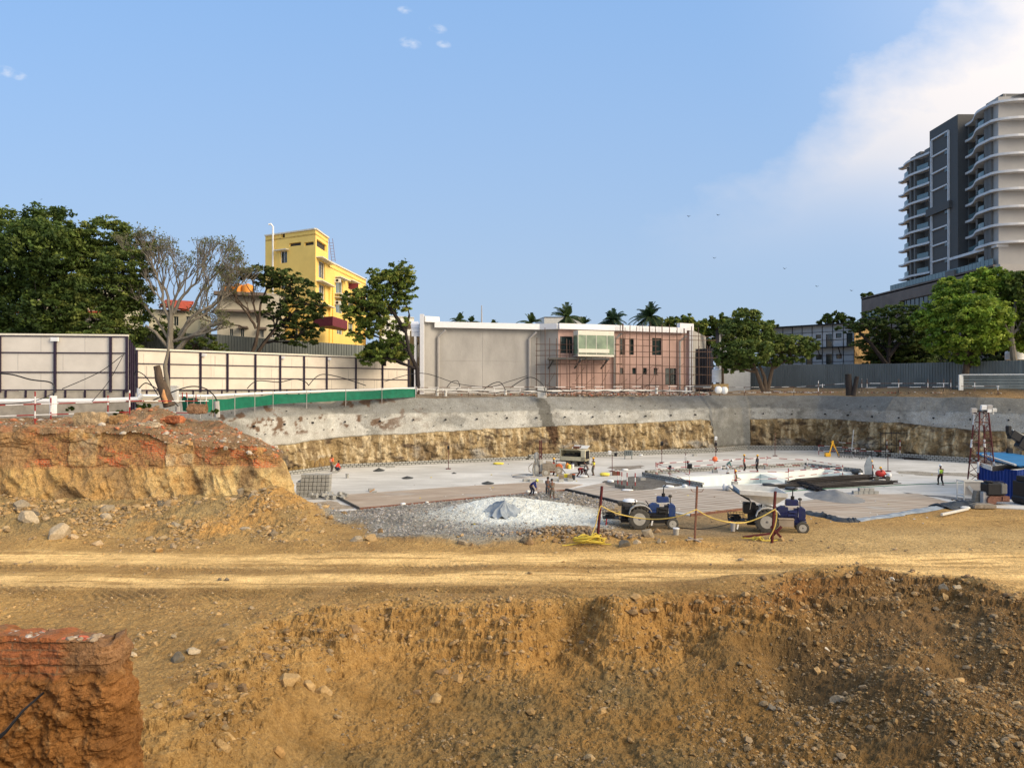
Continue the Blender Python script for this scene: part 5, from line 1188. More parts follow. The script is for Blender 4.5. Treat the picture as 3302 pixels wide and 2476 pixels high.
# ---------- smaller houses to the left
def house(name,pl,pr,zt,wins,m,label,roof=None,depth=9,z0=7.0):
    H=empty(name,((pl.x+pr.x)/2,(pl.y+pr.y)/2,7.4),label=label,cat='house'); mb=MB(); ops=ops_px(pl,pr,wins); wall(mb,pl,pr,z0,zt,ops,.3)
    br_=pr+Vector((-2,depth,0)); bl_=pl+Vector((-2,depth,0)); wall(mb,pr,br_,z0,zt); wall(mb,br_,bl_,z0,zt); wall(mb,bl_,pl,z0,zt); mb.prism([(v.x,v.y) for v in (pl,pr,br_,bl_)],zt-.25,zt+.05); mb.build('walls',M[m],parent=H,world=True)
    for o in ops: window(H,pl,pr,o,.3,'offwhite','glass_dark',1)
    return H
H1=house('cream_house',pxp(700,92),pxp(905,94),CAMZ-(945-HY)/F*93,[(775,787,1060,1085),(740,751,1060,1085),(838,850,1065,1088),(872,884,1065,1088)],'cream2','cream two-storey house half hidden behind the bare trees')
slabs(H1,pxp(700,92),pxp(905,94),[(690,880,1005),(770,800,1057),(836,860,1060)],'podium_brown','sunshade',1.2,.25)
mb=MB(); a=pxp(690,91.2); b=pxp(860,93); mb.beam(a+Vector((0,0,CAMZ-(948-HY)/F*92)),b+Vector((0,0,CAMZ-(948-HY)/F*92)),1.5,.4); mb.build('roof_edge',M['podium_brown'],parent=H1,world=True)
zr=CAMZ-(945-HY)/F*92+.25
for i,(px,w,h,lb) in enumerate(((738,36,27,'left'),(768,26,32,'middle'),(798,34,30,'right'))):
    p=pxp(px,94); rr=w/F*94/2; hh=h/F*94; mb=MB(); mb.lathe((0,0,0),[(rr,0),(rr*1.02,hh*.3),(rr,hh*.35),(rr*1.02,hh*.7),(rr*.9,hh*.85),(rr*.3,hh*.97),(rr*.3,hh)],16); o=mb.build('water_tank',M['orange_tank'],smooth=True); o.location=(p.x,p.y,zr); prop(o,'orange water tank on the cream house roof, %s of three'%lb,'water tank','orange roof tanks')
H2=house('tiled_house',pxp(480,96),pxp(640,98),CAMZ-(1000-HY)/F*97,[(560,575,1020,1050),(600,615,1020,1050)],'cream_wall','low house with a red tiled lean-to roof seen through the trees')
mb=MB(); a,b=pxp(512,95),pxp(608,97); za,zb=CAMZ-(985-HY)/F*95,CAMZ-(960-HY)/F*97; mb.add([a+Vector((0,0,za)),b+Vector((0,0,za-.3)),b+Vector((-1,4,zb)),a+Vector((-1,4,zb))],[(0,1,2,3)]); mb.add([a+Vector((0,0,za-.2)),b+Vector((0,0,za-.5)),b+Vector((-1,4,zb-.2)),a+Vector((-1,4,zb-.2))],[(3,2,1,0)]); mb.build('roof',M['red_tile'],parent=H2,world=True)
H3=house('pale_house',pxp(60,98),pxp(400,100),CAMZ-(930-HY)/F*99,[(90,110,960,990),(200,220,960,990),(300,320,960,990),(90,110,1040,1070),(200,220,1040,1070)],'cream_wall','pale house glimpsed through the dark trees on the left')
slabs(H3,pxp(60,98),pxp(400,100),[(60,400,1010)],'red_tile','sunshade',1.5,.4)
H4=house('white_house',pxp(1230,118),pxp(1335,122),CAMZ-(1020-HY)/F*120,[(1245,1255,1045,1062),(1275,1290,1045,1062)],'offwhite','small white house between the green tree and the long building')
H5=house('distant_block',pxp(1755,190),pxp(1885,190),CAMZ-(1022-HY)/F*190,[],'offwhite','distant white rooftop behind the palm trees')
# ---------- white site cabins at right
Cb=empty('site_cabin',pxp(2600,118)+Vector((0,0,8)),label='two-storey white prefabricated site office with outside stair',cat='site office')
ca,cc,cd_=pxp(2495,122),pxp(2755,112),pxp(2806,118)
zt0=CAMZ-(1052-HY)/F*117
cops=ops_px(ca,cc,[(2631,2648,1079,1092),(2664,2683,1077,1120),(2696,2714,1074,1090),(2730,2750,1073,1116),(2560,2575,1082,1096),(2632,2650,1143,1160),(2664,2683,1141,1175),(2697,2715,1141,1157),(2540,2556,1160,1176),(2600,2618,1146,1176)])
mb=MB(); wall(mb,ca,cc,7.2,zt0,cops,.12); wall(mb,cd_,Vector((cd_.x-6,cd_.y+8,0)),7.2,zt0); wall(mb,Vector((ca.x,ca.y+8,0)),ca,7.2,zt0); mb.build('walls',M['cabin_white'],parent=Cb,world=True)
mb=MB(); wall(mb,cc,cd_,7.2,zt0); mb.build('end_wall',M['brass'],parent=Cb,world=True)
for o in cops: window(Cb,ca,cc,o,.12,'black','glass_dark',0,name='door' if o[3]-o[2]>1.4 else 'window')
mb=MB(); mb.prism([(v.x,v.y) for v in (ca+Vector((-1,-1,0)),cc+Vector((.2,-1,0)),cd_+Vector((.4,0,0)),Vector((cd_.x-6,cd_.y+8,0)),Vector((ca.x,ca.y+8,0)))],zt0,zt0+.18); mb.build('roof',M['black'],parent=Cb,world=True)
mb=MB(); d=(cc-ca).normalized(); n_=Vector((d.y,-d.x,0)); z2=CAMZ-(1122-HY)/F*116
mb.beam(ca+n_*.6+Vector((0,0,z2)),cc+n_*.6+Vector((0,0,z2)),1.2,.15)
for z in (zt0-1.0,zt0-2.3,z2-1.2,z2-2.2): mb.beam(ca+n_*.05+Vector((0,0,z)),cc+n_*.05+Vector((0,0,z)),.06,.06)
for t in np.linspace(0,1,9): p=ca.lerp(cc,t); mb.beam(p+n_*.06+Vector((0,0,7.5)),p+n_*.06+Vector((0,0,zt0)),.07,.07)
for t in (.35,.6,.85): p=ca.lerp(cc,t); mb.beam(p+n_*.1+Vector((0,0,z2-1.3)),p+n_*1.1+Vector((0,0,z2)),.1,.1)
mb.build('walkway_frame',M['black'],parent=Cb,world=True)
mb=MB(); a=cc+Vector((.3,-.8,z2)); b=cd_+Vector((1.3,-1,z2-3.0)); mb.beam(a,b,.08,.22); mb.beam(a+Vector((0,-.8,0)),b+Vector((0,-.8,0)),.08,.22)
for k in range(11): p=a.lerp(b,k/10); mb.box((p.x,p.y-.4,p.z+.05),(.26,.85,.04))
mb.beam(a+Vector((0,-.8,1)),b+Vector((0,-.8,1)),.05,.05); mb.beam(cd_+Vector((.6,-.9,zt0)),cd_+Vector((.6,-.9,7.2)),.1,.1); mb.beam(a+Vector((0,-.9,1.8)),a+Vector((3,-.9,1.8)),.06,.06); mb.beam(a+Vector((0,-.9,.0)),a+Vector((3,-.9,.0)),.08,.08)
mb.build('stair',M['rust'],parent=Cb,world=True)
C2=empty('site_cabin',pxp(2340,120)+Vector((0,0,8)),label='narrow end of a white cabin with dark frame left of the big tree',cat='site office')
a,b=pxp(2312,118),pxp(2420,119); o2=ops_px(a,b,[(2326,2342,1088,1102)]); mb=MB(); wall(mb,a,b,7.2,CAMZ-(1068-HY)/F*118,o2,.1); mb.build('wall',M['cabin_white'],parent=C2,world=True); window(C2,a,b,o2[0],.1,'black','glass_dark',0)
mb=MB(); z=CAMZ-(1066-HY)/F*118; mb.beam(a+Vector((0,-.4,z)),b+Vector((0,-.4,z)),.9,.2); mb.beam(a+Vector((0,-.3,7)),a+Vector((0,-.3,z)),.45,.45); mb.beam(a+Vector((0,-.3,z-4)),b+Vector((0,-.3,z-4)),.4,.3); mb.build('frame',M['dark_panel'],parent=C2,world=True)
# dark panels beside the long building
D=empty('panel_stack',pxp(2265,112)+Vector((0,0,7.5)),label='dark ribbed steel panels standing beside the white end fin',cat='steel panels'); mb=MB()
for k in range(7): p=pxp(2238+k*9.5,111.5-k*.3); mb.box((p.x,p.y,11.2),(.40,.3,6.4))
mb.build('panels',M['dark_panel'],parent=D,world=True)
mb=MB(); a,b=pxp(2234,106),pxp(2296,104); mb.beam(a+Vector((0,0,8.75)),b+Vector((0,0,8.75)),.8,.3); o=mb.build('concrete_ledge',M['concrete_old'],top=('pale concrete ledge at the foot of the dark panels','ledge'))
# ---------- curved residential tower
T_=empty('residential_tower',(92,148,8),label='tall residential tower with wavy white floor bands and dark central core',cat='tower')
def yray(px,X): return X*F/(px-HX)
X0=87.5; Yn=132.0
yl0,yl1=yray(3003,X0),yray(2915,X0)       # left section
yr0,yr1=132.0,yray(3090,X0)               # right section 
def outline(sec,off=0.0):
    pts=[]
    if sec=='L':
        for t in np.linspace(0,1,18):
            y=yl0-.3+(yl1-yl0+.3)*t; pts.append((X0+.2-off-1.0*math.sin(t*math.pi*.9)**2*(1.0)+ (max(0,t-.85)/.15)**2*1.6,y))
    else:
        for t in np.linspace(0,1,19):      # from core to the near corner: S curve
            y=yr1+(yr0-yr1)*t; pts.append((X0+1.2-off-2.2*ss(.25,.75,np.array(t)).item()+ .0,y))
        for t in np.linspace(0,1,8)[1:]:
            a=t*math.pi/2; pts.append((X0-1.0-off+ (1-math.cos(a))*2.6+off*t*1.0,yr0-math.sin(a)*1.1-off*t))
        pts.append((X0+16,yr0-2.0-off))
    return pts
def band(mb,pts,z,h,th=.5):
    n=len(pts); vs=[]
    for i,(x,y) in enumerate(pts):
        a=pts[max(i-1,0)]; b=pts[min(i+1,n-1)]; tx,ty=b[0]-a[0],b[1]-a[1]; l=math.hypot(tx,ty); nx,ny=ty/l,-tx/l
        if nx<0 and abs(nx)>abs(ny): nx,ny=-nx,-ny
        if abs(ny)>=abs(nx) and ny<0: nx,ny=-nx,-ny
        vs+=[(x,y,z),(x,y,z+h),(x+nx*th,y+ny*th,z+h),(x+nx*th,y+ny*th,z)]
    fs=[]
    for i in range(n-1):
        for k in range(4): fs.append((i*4+k,i*4+(k+1)%4,(i+1)*4+(k+1)%4,(i+1)*4+k))
    fs+=[(0,1,2,3),((n-1)*4+3,(n-1)*4+2,(n-1)*4+1,(n-1)*4)]
    mb.add(vs,fs)
FH=3.12
zl=[CAMZ+(HY-539.6)/F*yl1-FH*k for k in range(9)]          # left bands, top first
zr_=[CAMZ+(HY-332)/F*yr0-FH*k for k in range(9)]
for k,z in enumerate(zl):
    mb=MB(); band(mb,outline('L',.7),z-.32,.42,1.4); mb.build('floor_band',M['tower_white'],parent=T_,world=True)
for k,z in enumerate(zr_):
    mb=MB(); band(mb,outline('R',1.0),z-.32,.42,1.6); mb.build('floor_band',M['tower_white'],parent=T_,world=True)
# recessed walls
mb=MB()
for sec,zt,zb,rec in (('L',zl[0]+.6,30.7,1.6),('R',zr_[0]+1.6,30.7,1.8)):
    pts=outline(sec,-rec); 
    for (a,b) in zip(pts,pts[1:]):
        mb.add([(a[0],a[1],zb),(b[0],b[1],zb),(b[0],b[1],zt),(a[0],a[1],zt)],[(0,1,2,3)],1 if (sec=='R' and b[1]<yr0+.6) else (2 if int(abs(a[1])*.37)%3==0 else 0))
mb.build('wall',[M['tower_mid'],M['tower_beige'],M['tower_beige']],parent=T_,world=True)
# beige blade walls at the near corner, flush with the bands
mb=MB(); 
cor=[(X0-1.0,yr0+2.2),(X0-1.0,yr0-.6),(X0+16,yr0-1.6)]
for (a,b) in zip(cor,cor[1:]): mb.add([(a[0],a[1],19),(b[0],b[1],19),(b[0],b[1],zr_[0]+.9),(a[0],a[1],zr_[0]+.9)],[(0,1,2,3)])
mb.add([(X0-1,yr0+2.2,19),(X0+6,yr0+2.2,19),(X0+6,yr0+2.2,zr_[0]+.9),(X0-1,yr0+2.2,zr_[0]+.9)],[(0,1,2,3)])
mb.add([(X0-1,yr0+2.2,zr_[0]+.9),(X0+6,yr0+2.2,zr_[0]+.9),(X0+16,yr0-2.9,zr_[0]+.9),(X0+3,yr0-2.9,zr_[0]+.9)],[(0,1,2,3)])
mb.build('corner_wall',M['tower_beige'],parent=T_,world=True)
mb=MB(); mb.box((X0+11.5,yr0-3.1,(zr_[0]+19)/2),(2.2,.5,zr_[0]-19)); mb.build('louvre_strip',M['podium_brown'],parent=T_,world=True)
# dividing fins, doors and balcony glass, per floor
def pt(sec,t,off):
    pts=outline(sec,off); pts=[p for p in pts if p[1]>=yr0-.01] if sec=='R' else pts; s=t*(len(pts)-1); i=min(int(s),len(pts)-2); f=s-i; return Vector((pts[i][0]*(1-f)+pts[i+1][0]*f,pts[i][1]*(1-f)+pts[i+1][1]*f,0))
for sec,zs,gl,fins in (('L',zl,((.06,.34),(.60,.95)),(.0,.42,.52,1.0)),('R',zr_,((.18,.42),(.50,.80)),(.0,.16,.46,.84))):
    for k,z in enumerate(zs):
        zb=z-FH if k<len(zs)-1 else z-FH
        for (a,b) in gl:
            n=6; mb=MB()
            for i in range(n):
                p=pt(sec,a+(b-a)*i/n,.55); q=pt(sec,a+(b-a)*(i+1)/n,.55); mb.add([(p.x,p.y,zb+.15),(q.x,q.y,zb+.15),(q.x,q.y,zb+1.15),(p.x,p.y,zb+1.15)],[(0,1,2,3)])
            mb.build('balcony_glass',M['balc_glass'],parent=T_,world=True)
            mb=MB()
            for (c,d) in ((a+.02,a+.10),(a+.14,b-.06)):
                p=pt(sec,c,-1.5); q=pt(sec,d,-1.5); mb.add([(p.x,p.y,zb+.2),(q.x,q.y,zb+.2),(q.x,q.y,zb+2.4),(p.x,p.y,zb+2.4)],[(0,1,2,3)])
            mb.build('balcony_door',M['glass_dark'],parent=T_,world=True)
mb=MB()
for sec,zs,fins in (('L',zl,(.02,.42,.55,.97)),('R',zr_,(.02,.15,.46,.83,.9))):
    for t in fins:
        p=pt(sec,t,.35); mb.box((p.x+1.2,p.y,(zs[0]+30.7)/2),(2.6,.55 if t not in(.83,.9) else 1.0,zs[0]-30.7))
mb.build('dividing_wall',M['tower_mid'],parent=T_,world=True)
mb=MB()
for (sec,zs,L_) in (('L',zl,(.05,.3,.55,.8)),('R',zr_,(.1,.4,.7,.92))):
    for t in L_: p=pt(sec,t,-1.0); mb=MB(); mb.box((p.x+2,p.y,zs[0]+.9),(3.5,2.0,1.6)); mb.build('roof_parapet',M['tower_mid'],parent=T_,world=True)
mb=MB(); mb.box((X0+6,137,zr_[0]+.8),(8,9,1.8)); mb.build('roof_house',M['tower_mid'],parent=T_,world=True); mb=MB(); mb.box((X0+6,156,zl[0]+.9),(9,10,1.8)); mb.build('roof_house',M['tower_mid'],parent=T_,world=True)
# core
yc0,yc1=yray(3090,X0-1.2),yray(2999,X0-1.2); zc=61.4
mb=MB(); mb.box((X0+3.3,(yc0+yc1)/2,(zc+26)/2),(9.0,yc1-yc0,zc-26)); core=mb.build('core',M['tower_dark'],parent=T_,world=True)
mb=MB(); 
ya,yb_=yray(3061,X0-1.3),yray(3006,X0-1.3)
for (z0_,z1_) in ((45.2,59.2),(30.9,43.9)):
    for y in (ya,yb_): mb.box((X0-1.35,y,(z0_+z1_)/2),(.35,.3,z1_-z0_))
    n=4 
    for k in range(n+1): z=z0_+ (z1_-z0_)*k/n; mb.box((X0-1.35,(ya+yb_)/2,z),(.35,yb_-ya,.28))
mb.build('core_frame',M['tower_white'],parent=T_,world=True)
for (z0_,z1_) in ((45.2,59.2),(30.9,43.9)):
    for k in range(4):
        z=z0_+(z1_-z0_)*(k+.75)/4; mb=MB(); mb.box((X0-1.3,ya+.7,z+.3),(.3,1.0,.7)); mb.build('vent_window',M['glass_dark'],parent=T_,world=True)
mb=MB(); mb.box((X0-1.35,(yc0+yc1)/2+1.2,44.5),(.9,yc1-yc0-1.5,1.5)); mb.build('core_band',M['tower_dark'],parent=T_,world=True)
# terrace slab below the bands (right side)
mb=MB(); mb.box((X0+1.0,(yr0+yr1)/2+.3,zr_[8]-.6),(4.8,yr1-yr0+2,.5)); mb.build('terrace_slab',M['tower_white'],parent=T_,world=True)
# podium
Pd=empty('podium_block',(95,158,8),label='brown stone-clad podium with ribbon windows below the residential tower',cat='building')
XP=85.6; yp0,yp1=yray(3203,XP),yray(2778,XP); zp=30.4
mb=MB(); a,b=Vector((XP,yp1,0)),Vector((XP,yp0,0)); po=[(2,44-44+22,26.0,28.0)]
po=ops_px(a,b,[(2781,2895,983,1000),(2898,2988,938,972)]); Lp=(a-b).length
po=[(.8,Lp*.33,25.0,26.9),(Lp*.36,Lp*.70,25.2,27.6)]
wall(mb,a,b,8,zp,po,.6); wall(mb,b,Vector((XP+22,yp0-.5,0)),8,zp); wall(mb,Vector((XP+14,yp1+1,0)),a,8,zp); mb.prism([(a.x,a.y),(b.x,b.y),(XP+22,yp0-.5),(XP+14,yp1+1)],zp-.6,zp-.3); mb.build('walls',M['podium_brown'],parent=Pd,world=True)
for j,o in enumerate(po): window(Pd,a,b,o,.6,'tower_mid','balc_glass' if j==0 else 'glass_dark',9,name='ribbon_window',fw=.14)
mb=MB()
for k in range(34):
    y=yp0+1+k*1.2
    if y<168: mb.box((XP+.3,y,zp+.65),(.06,1.1,1.1))
mb.build('terrace_glass',M['balc_glass'],parent=Pd,world=True)
mb=MB(); mb.box((XP+.1,yray(3065,XP),zp-1.4),(.5,3.0,4.6)); mb.build('vent_panel',M['tower_mid'],parent=Pd,world=True)
mb=MB(); mb.box((XP+4,yp0-1.2,zp-3),(8,1.5,5.6)); mb.build('pale_annex',M['tower_beige'],parent=Pd,world=True)
# antenna mast far away
p=at(1553,1045,260); mb=MB(); mb.tube([p-Vector((0,0,4)),p+Vector((0,0,6.6))],[.35,.15],4)
mb.build('antenna_mast',M['pipe_grey'],top=('thin lattice antenna mast far behind the white roof','antenna'))
# ================================================================== TREES
def leafcloud(blobs,n,size,cols,seed,flat=.6,droop=0.0,clump=.22,shell=.55):
    """blobs: (center, rx, ry, rz). returns verts, faces, colours of leaf quads grouped in twig-size clumps"""
    g=np.random.default_rng(seed); V=[];C=[]; cens=[]
    vol=np.array([b[1]*b[2]*b[3] for b in blobs])**(2/3); vol/=vol.sum()
    for (b,wt) in zip(blobs,vol):
        nb=max(60,int(n*wt)); c,rx,ry,rz=b; R_=np.array([rx,ry,rz])
        nc=max(8,int(nb/42)); d=g.normal(size=(nc,3)); d/=np.linalg.norm(d,axis=1)[:,None]
        rr=(shell+(1-shell)*g.uniform(0,1,nc)**.6); rr*=1+.20*fbm(d[:,0]*2.2+seed,d[:,1]*2.2,d[:,2]*2.2,o=3,s=seed)
        cc=np.array(c)+d*R_*rr[:,None]; cens.append(cc[::6])
        k=g.integers(0,nc,nb); cr=clump*min(rx,rz)*g.uniform(.55,1.35,nc)
        off=g.normal(size=(nb,3))*np.array([1,1,flat])*.55
        p=cc[k]+off*cr[k][:,None]; p[:,2]-=droop*np.abs(off[:,0])*cr[k]
        ctone=g.uniform(.72,1.28,nc)[k]*g.uniform(.85,1.15,nb)
        nrm=g.normal(size=(nb,3))*.8+np.array([0,0,.9])+off*.5; nrm/=np.linalg.norm(nrm,axis=1)[:,None]
        t=np.cross(nrm,g.normal(size=(nb,3))); t/=np.linalg.norm(t,axis=1)[:,None]; bt=np.cross(nrm,t)
        s=size*g.uniform(.6,1.4,nb)[:,None]; w=s*.55
        q=np.stack([p-t*s,p-bt*w+nrm*s*.12,p+t*s,p+bt*w+nrm*s*.12],1)
        V.append(q.reshape(-1,3)); base=np.array(cols)[g.integers(0,len(cols),nc)][k]*ctone[:,None]; C.append(np.repeat(base,4,0))
    V=np.concatenate(V); C=np.concatenate(C); return V,np.arange(len(V)).reshape(-1,4),C,np.concatenate(cens)
def limb(mb,a,b,r0,r1,rnd,bend=.12,n=6,seg=6):
    a=Vector(a);b=Vector(b);L_=(b-a).length; pts=[];rs=[]
    o=Vector((rnd.uniform(-1,1),rnd.uniform(-1,1),rnd.uniform(-.2,1)))*L_*bend; j=[Vector((rnd.uniform(-1,1),rnd.uniform(-1,1),rnd.uniform(-1,1)))*L_*.025 for _ in range(seg+1)]
    for k in range(seg+1):
        t=k/seg; pts.append(a.lerp(b,t)+o*math.sin(t*math.pi)+(j[k] if 0<k<seg else Vector())); rs.append(r0+(r1-r0)*t)
    mb.tube(pts,rs,n); return pts
def tree(name,label,base,forks,blobs,n,size,cols,seed,bark='bark',r0=.35,group=None,flat=.6,twigs=26,clump=.22,shell=.55,extra=None,droop=0):
    """forks: list of trunk polylines [(x,y,z),...] absolute; blobs absolute"""
    base=Vector(base); T=empty(name,base,label=label,cat='tree' if 'palm' not in name else 'palm tree',group=group); rnd=random.Random(seed)
    V,Fq,C,cens=leafcloud(blobs,n,size,cols,seed,flat,droop,clump,shell)
    mb=MB(); ends=[]
    for fk in forks:
        pts=[Vector(p) for p in fk]; m=len(pts); rs=[r0*(1-.55*i/(m-1)) for i in range(m)]; mb.tube(pts,rs,8); ends+= [(p,rs[i]) for i,p in enumerate(pts) if i>=1]
    for b in blobs:
        c=Vector(b[0]); e=min(ends,key=lambda q:(q[0]-c).length+ (3 if q[0].z>c.z else 0)); pts=limb(mb,e[0],c,e[1]*.75,max(.03,e[1]*.25),rnd)
        loc=[k for k in cens if (Vector(k)-c).length<max(b[1:])*1.2]; rnd.shuffle(loc)
        for k in loc[:max(3,int(twigs*b[1]*b[3]/sum(q[1]*q[3] for q in blobs)))+2]: 
            s_=pts[rnd.randint(2,5)]; limb(mb,s_,Vector(tuple(k)),.06+.02*rnd.random(),.018,rnd,n=4,seg=4)
    mb.build('trunk',M[bark],parent=T,world=True,smooth=True)
    V=V-np.array(base); npmesh('crown',V,Fq,M['leafcol'],parent=T,smooth=False,col=C); return T
def bl(L_,Yd,dep=.9):      # (px,py,rx,ry[,dy]) -> blobs
    out=[]
    for b in L_:
        px,py,rx,ry=b[:4]; Yq=Yd+(b[4] if len(b)>4 else 0); p=at(px,py,Yq); out.append((tuple(p),rx/F*Yq,rx/F*Yq*dep,ry/F*Yq))
    return out
def P_(px,py,Yd): return tuple(at(px,py,Yd))
G_dark=[(.06,.10,.022),(.08,.125,.026),(.045,.075,.018),(.12,.16,.032)]
G_mid=[(.13,.175,.038),(.10,.145,.032),(.18,.21,.048),(.075,.115,.028)]
G_bri=[(.25,.34,.04),(.19,.29,.035),(.32,.39,.06),(.12,.20,.028)]
G_neem=[(.18,.235,.045),(.13,.18,.034),(.27,.29,.06),(.08,.12,.026)]
tree('broadleaf_tree','dense dark green tree with the tallest crown, at the left edge',at(60,1180,80),[[P_(60,1190,80),P_(70,1080,80),P_(90,980,80)],[P_(120,1190,81),P_(140,1060,81),P_(180,960,81)]],
 bl([(40,760,110,80),(150,730,85,75),(230,800,80,75),(60,880,120,90),(190,900,110,80),(120,800,120,90,-3),(30,1000,90,80),(160,1010,110,75,-2),(10,1100,60,50),(80,1095,90,50,-2),(240,960,70,60),(-40,850,90,130),(-30,1030,70,80)],80),60000,.20,G_dark,11,'bark_dark',.6,shell=.5)
tree('feathery_tree','mid green feathery tree right of the darkest tree on the left',at(330,1180,81),[[P_(330,1190,81),P_(325,1080,81),P_(340,980,81)],[P_(300,1190,82),P_(270,1080,82),P_(260,960,82)]],
 bl([(330,750,90,55),(420,790,70,45),(300,830,90,65),(400,850,95,60,-2),(470,800,45,30),(340,930,120,70,-1),(440,950,60,60),(290,1020,110,70,-2),(400,1040,90,70),(380,1110,80,50),(240,1080,80,60)],81),52000,.16,G_mid,12,'bark_dark',.4,flat=.4,shell=.45)
tree('low_tree','shaggy low green growth hanging over the left panel fence',at(150,1180,74),[[P_(150,1190,74),P_(160,1130,74)]],bl([(60,1110,60,30),(170,1120,60,28),(255,1095,60,30),(330,1100,50,45),(410,1130,45,50,-2)],72),9000,.2,G_mid,13,'bark',.25)
# bare trees: recursive forks
def bare(name,label,base,r0,targets,Yd,seed,levels=4,bark='bark_grey',trunk=None,nsub=3,len0=None,tuft=None):
    T=empty(name,base,label=label,cat='tree'); rnd=random.Random(seed); mb=MB(); tips=[]
    def grow(p,d,l,r,lv):
        q=p+d*l; mid=p+d*l*.5+Vector((rnd.uniform(-1,1),rnd.uniform(-1,1),rnd.uniform(-.3,.8)))*l*.09
        mb.tube([p,mid,q],[r,r*.82,r*.66],5 if lv>1 else 3,caps=False)
        if lv==0: tips.append(q); return
        k=nsub if lv<levels-1 else nsub
        for i in range(k):
            a=Vector((rnd.uniform(-1,1),rnd.uniform(-1,1),rnd.uniform(-.35,1.0))); nd=(d*1.15+a*.62+Vector((0,0,.16))).normalized()
            grow(q,nd,l*rnd.uniform(.62,.82),max(.011,r*.62),lv-1)
    for tr in trunk: 
        pts=[Vector(p) for p in tr[0]]; rs=[r0*(tr[1]+(tr[2]-tr[1])*i/(len(pts)-1)) for i in range(len(pts))]; mb.tube(pts,rs,8)
    for (p0,p1,r,l) in targets:
        a,b=Vector(p0),Vector(p1); pts=limb(mb,a,b,r0*r,r0*r*.55,rnd,bend=.10,n=6)
        d=(b-a).normalized(); 
        for i in range(3): grow(b,(d+Vector((rnd.uniform(-.6,.6),rnd.uniform(-.6,.6),rnd.uniform(-.1,.6)))).normalized(),l,r0*r*.5,levels)
        for i in (3,4,5): grow(pts[i],(d+Vector((rnd.uniform(-1,1),rnd.uniform(-1,1),rnd.uniform(0,.7)))).normalized(),l*.85,r0*r*.4,levels-1)
    mb.build('trunk',M[bark],parent=T,world=True)
    if tuft:
        rnd.shuffle(tips); g=np.random.default_rng(seed); V=[]
        for p in tips[:tuft]:
            for _ in range(5):
                c=np.array(p)+g.normal(0,.16,3); a=g.normal(size=3); a/=np.linalg.norm(a); b=np.cross(a,g.normal(size=3)); b/=np.linalg.norm(b); V+= [c-a*.12,c-b*.07,c+a*.12,c+b*.07]
        V=np.array(V)-np.array(base); col=np.tile(np.array((.14,.15,.06)),(len(V),1)); npmesh('leaves',V,np.arange(len(V)).reshape(-1,4),M['leafcol'],parent=T,smooth=False,col=col)
    return T
bare('bare_tree','big bare grey tree with fan-shaped dome of twigs behind the short panel fence',at(555,1160,79),.34,
 [(P_(548,1040,79),P_(520,935,79),.6,1.65),(P_(552,1020,79),P_(575,930,79.5),.55,1.75),(P_(560,1010,79),P_(630,915,79),.55,1.75),(P_(570,1100,79),P_(665,1010,79),.6,1.75),(P_(540,1090,79),P_(480,1000,80),.45,1.55),(P_(575,1080,79),P_(715,965,79),.5,1.65),(P_(548,1000,79),P_(495,890,79.5),.5,1.65),(P_(560,1100,79),P_(640,1080,78),.5,1.2),(P_(620,1000,79),P_(680,900,79),.45,1.65),(P_(500,950,79),P_(455,860,79),.4,1.4),(P_(690,1010,79),P_(740,930,79),.4,1.4)],79,21,4,
 trunk=[([P_(553,1170,79),P_(548,1110,79),P_(550,1040,79),P_(552,1000,79)],1.2,.6),([P_(556,1150,79),P_(600,1095,79),P_(680,1050,78.5),P_(740,1035,78)],.9,.4),([P_(550,1130,79),P_(500,1070,79),P_(470,1050,79)],.6,.3)],tuft=700)
bare('bare_tree','sparse leaning grey tree in front of the orange roof tanks',at(800,1165,82),.22,
 [(P_(825,1060,82),P_(760,970,82),.7,1.3),(P_(830,1040,82),P_(815,950,82),.6,1.1),(P_(800,1060,82),P_(700,1040,82),.5,1.2),(P_(810,1010,82),P_(735,930,82),.5,1.0)],82,22,3,
 trunk=[([P_(800,1165,82),P_(825,1110,82),P_(835,1040,82),P_(840,980,82)],1.0,.5),([P_(812,1165,82),P_(850,1110,82),P_(890,1060,82)],.9,.4)],tuft=200,bark='bark')
tree('spreading_tree','dark tree with drooping layered crown in front of the yellow building',at(815,1165,83),[[P_(812,1165,83),P_(850,1105,83),P_(885,1060,83),P_(905,1000,83)],[P_(805,1165,83),P_(830,1080,83),P_(840,980,83),P_(860,930,83)]],
 bl([(760,880,60,22),(830,878,60,24),(900,890,62,28),(950,915,60,30),(985,960,55,30),(960,1010,75,32),(1010,1010,45,22),(900,960,60,28),(940,1060,75,26),(1000,1065,45,24),(960,1095,70,22),(880,1010,45,20),(860,905,50,25),(1040,990,30,16)],83),26000,.165,[(.07,.105,.026),(.085,.12,.03),(.05,.075,.02),(.12,.145,.038)],15,'bark_dark',.2,flat=.32,twigs=60,droop=.4)
tree('neem_tree','green neem tree with curved trunk at the left corner of the long building',at(1340,1240,80),[[P_(1348,1245,80),P_(1345,1190,80),P_(1318,1130,80),P_(1308,1070,80),P_(1320,1015,80)],[P_(1308,1070,80),P_(1270,1010,80),P_(1240,960,80)]],
 bl([(1285,880,55,40),(1250,920,60,45),(1310,930,35,45),(1215,890,35,30),(1180,960,60,40),(1230,985,65,40),(1300,975,35,28),(1160,1010,60,30),(1215,1040,60,35),(1140,990,40,25),(1120,960,25,25),(1170,1075,50,30),(1265,1090,40,35),(1230,1140,65,32,1),(1290,1130,45,40,1),(1190,1150,40,28,1),(1300,1040,25,20)],80),34000,.155,G_neem,16,'bark_dark',.26,flat=.55,twigs=60,shell=.35)
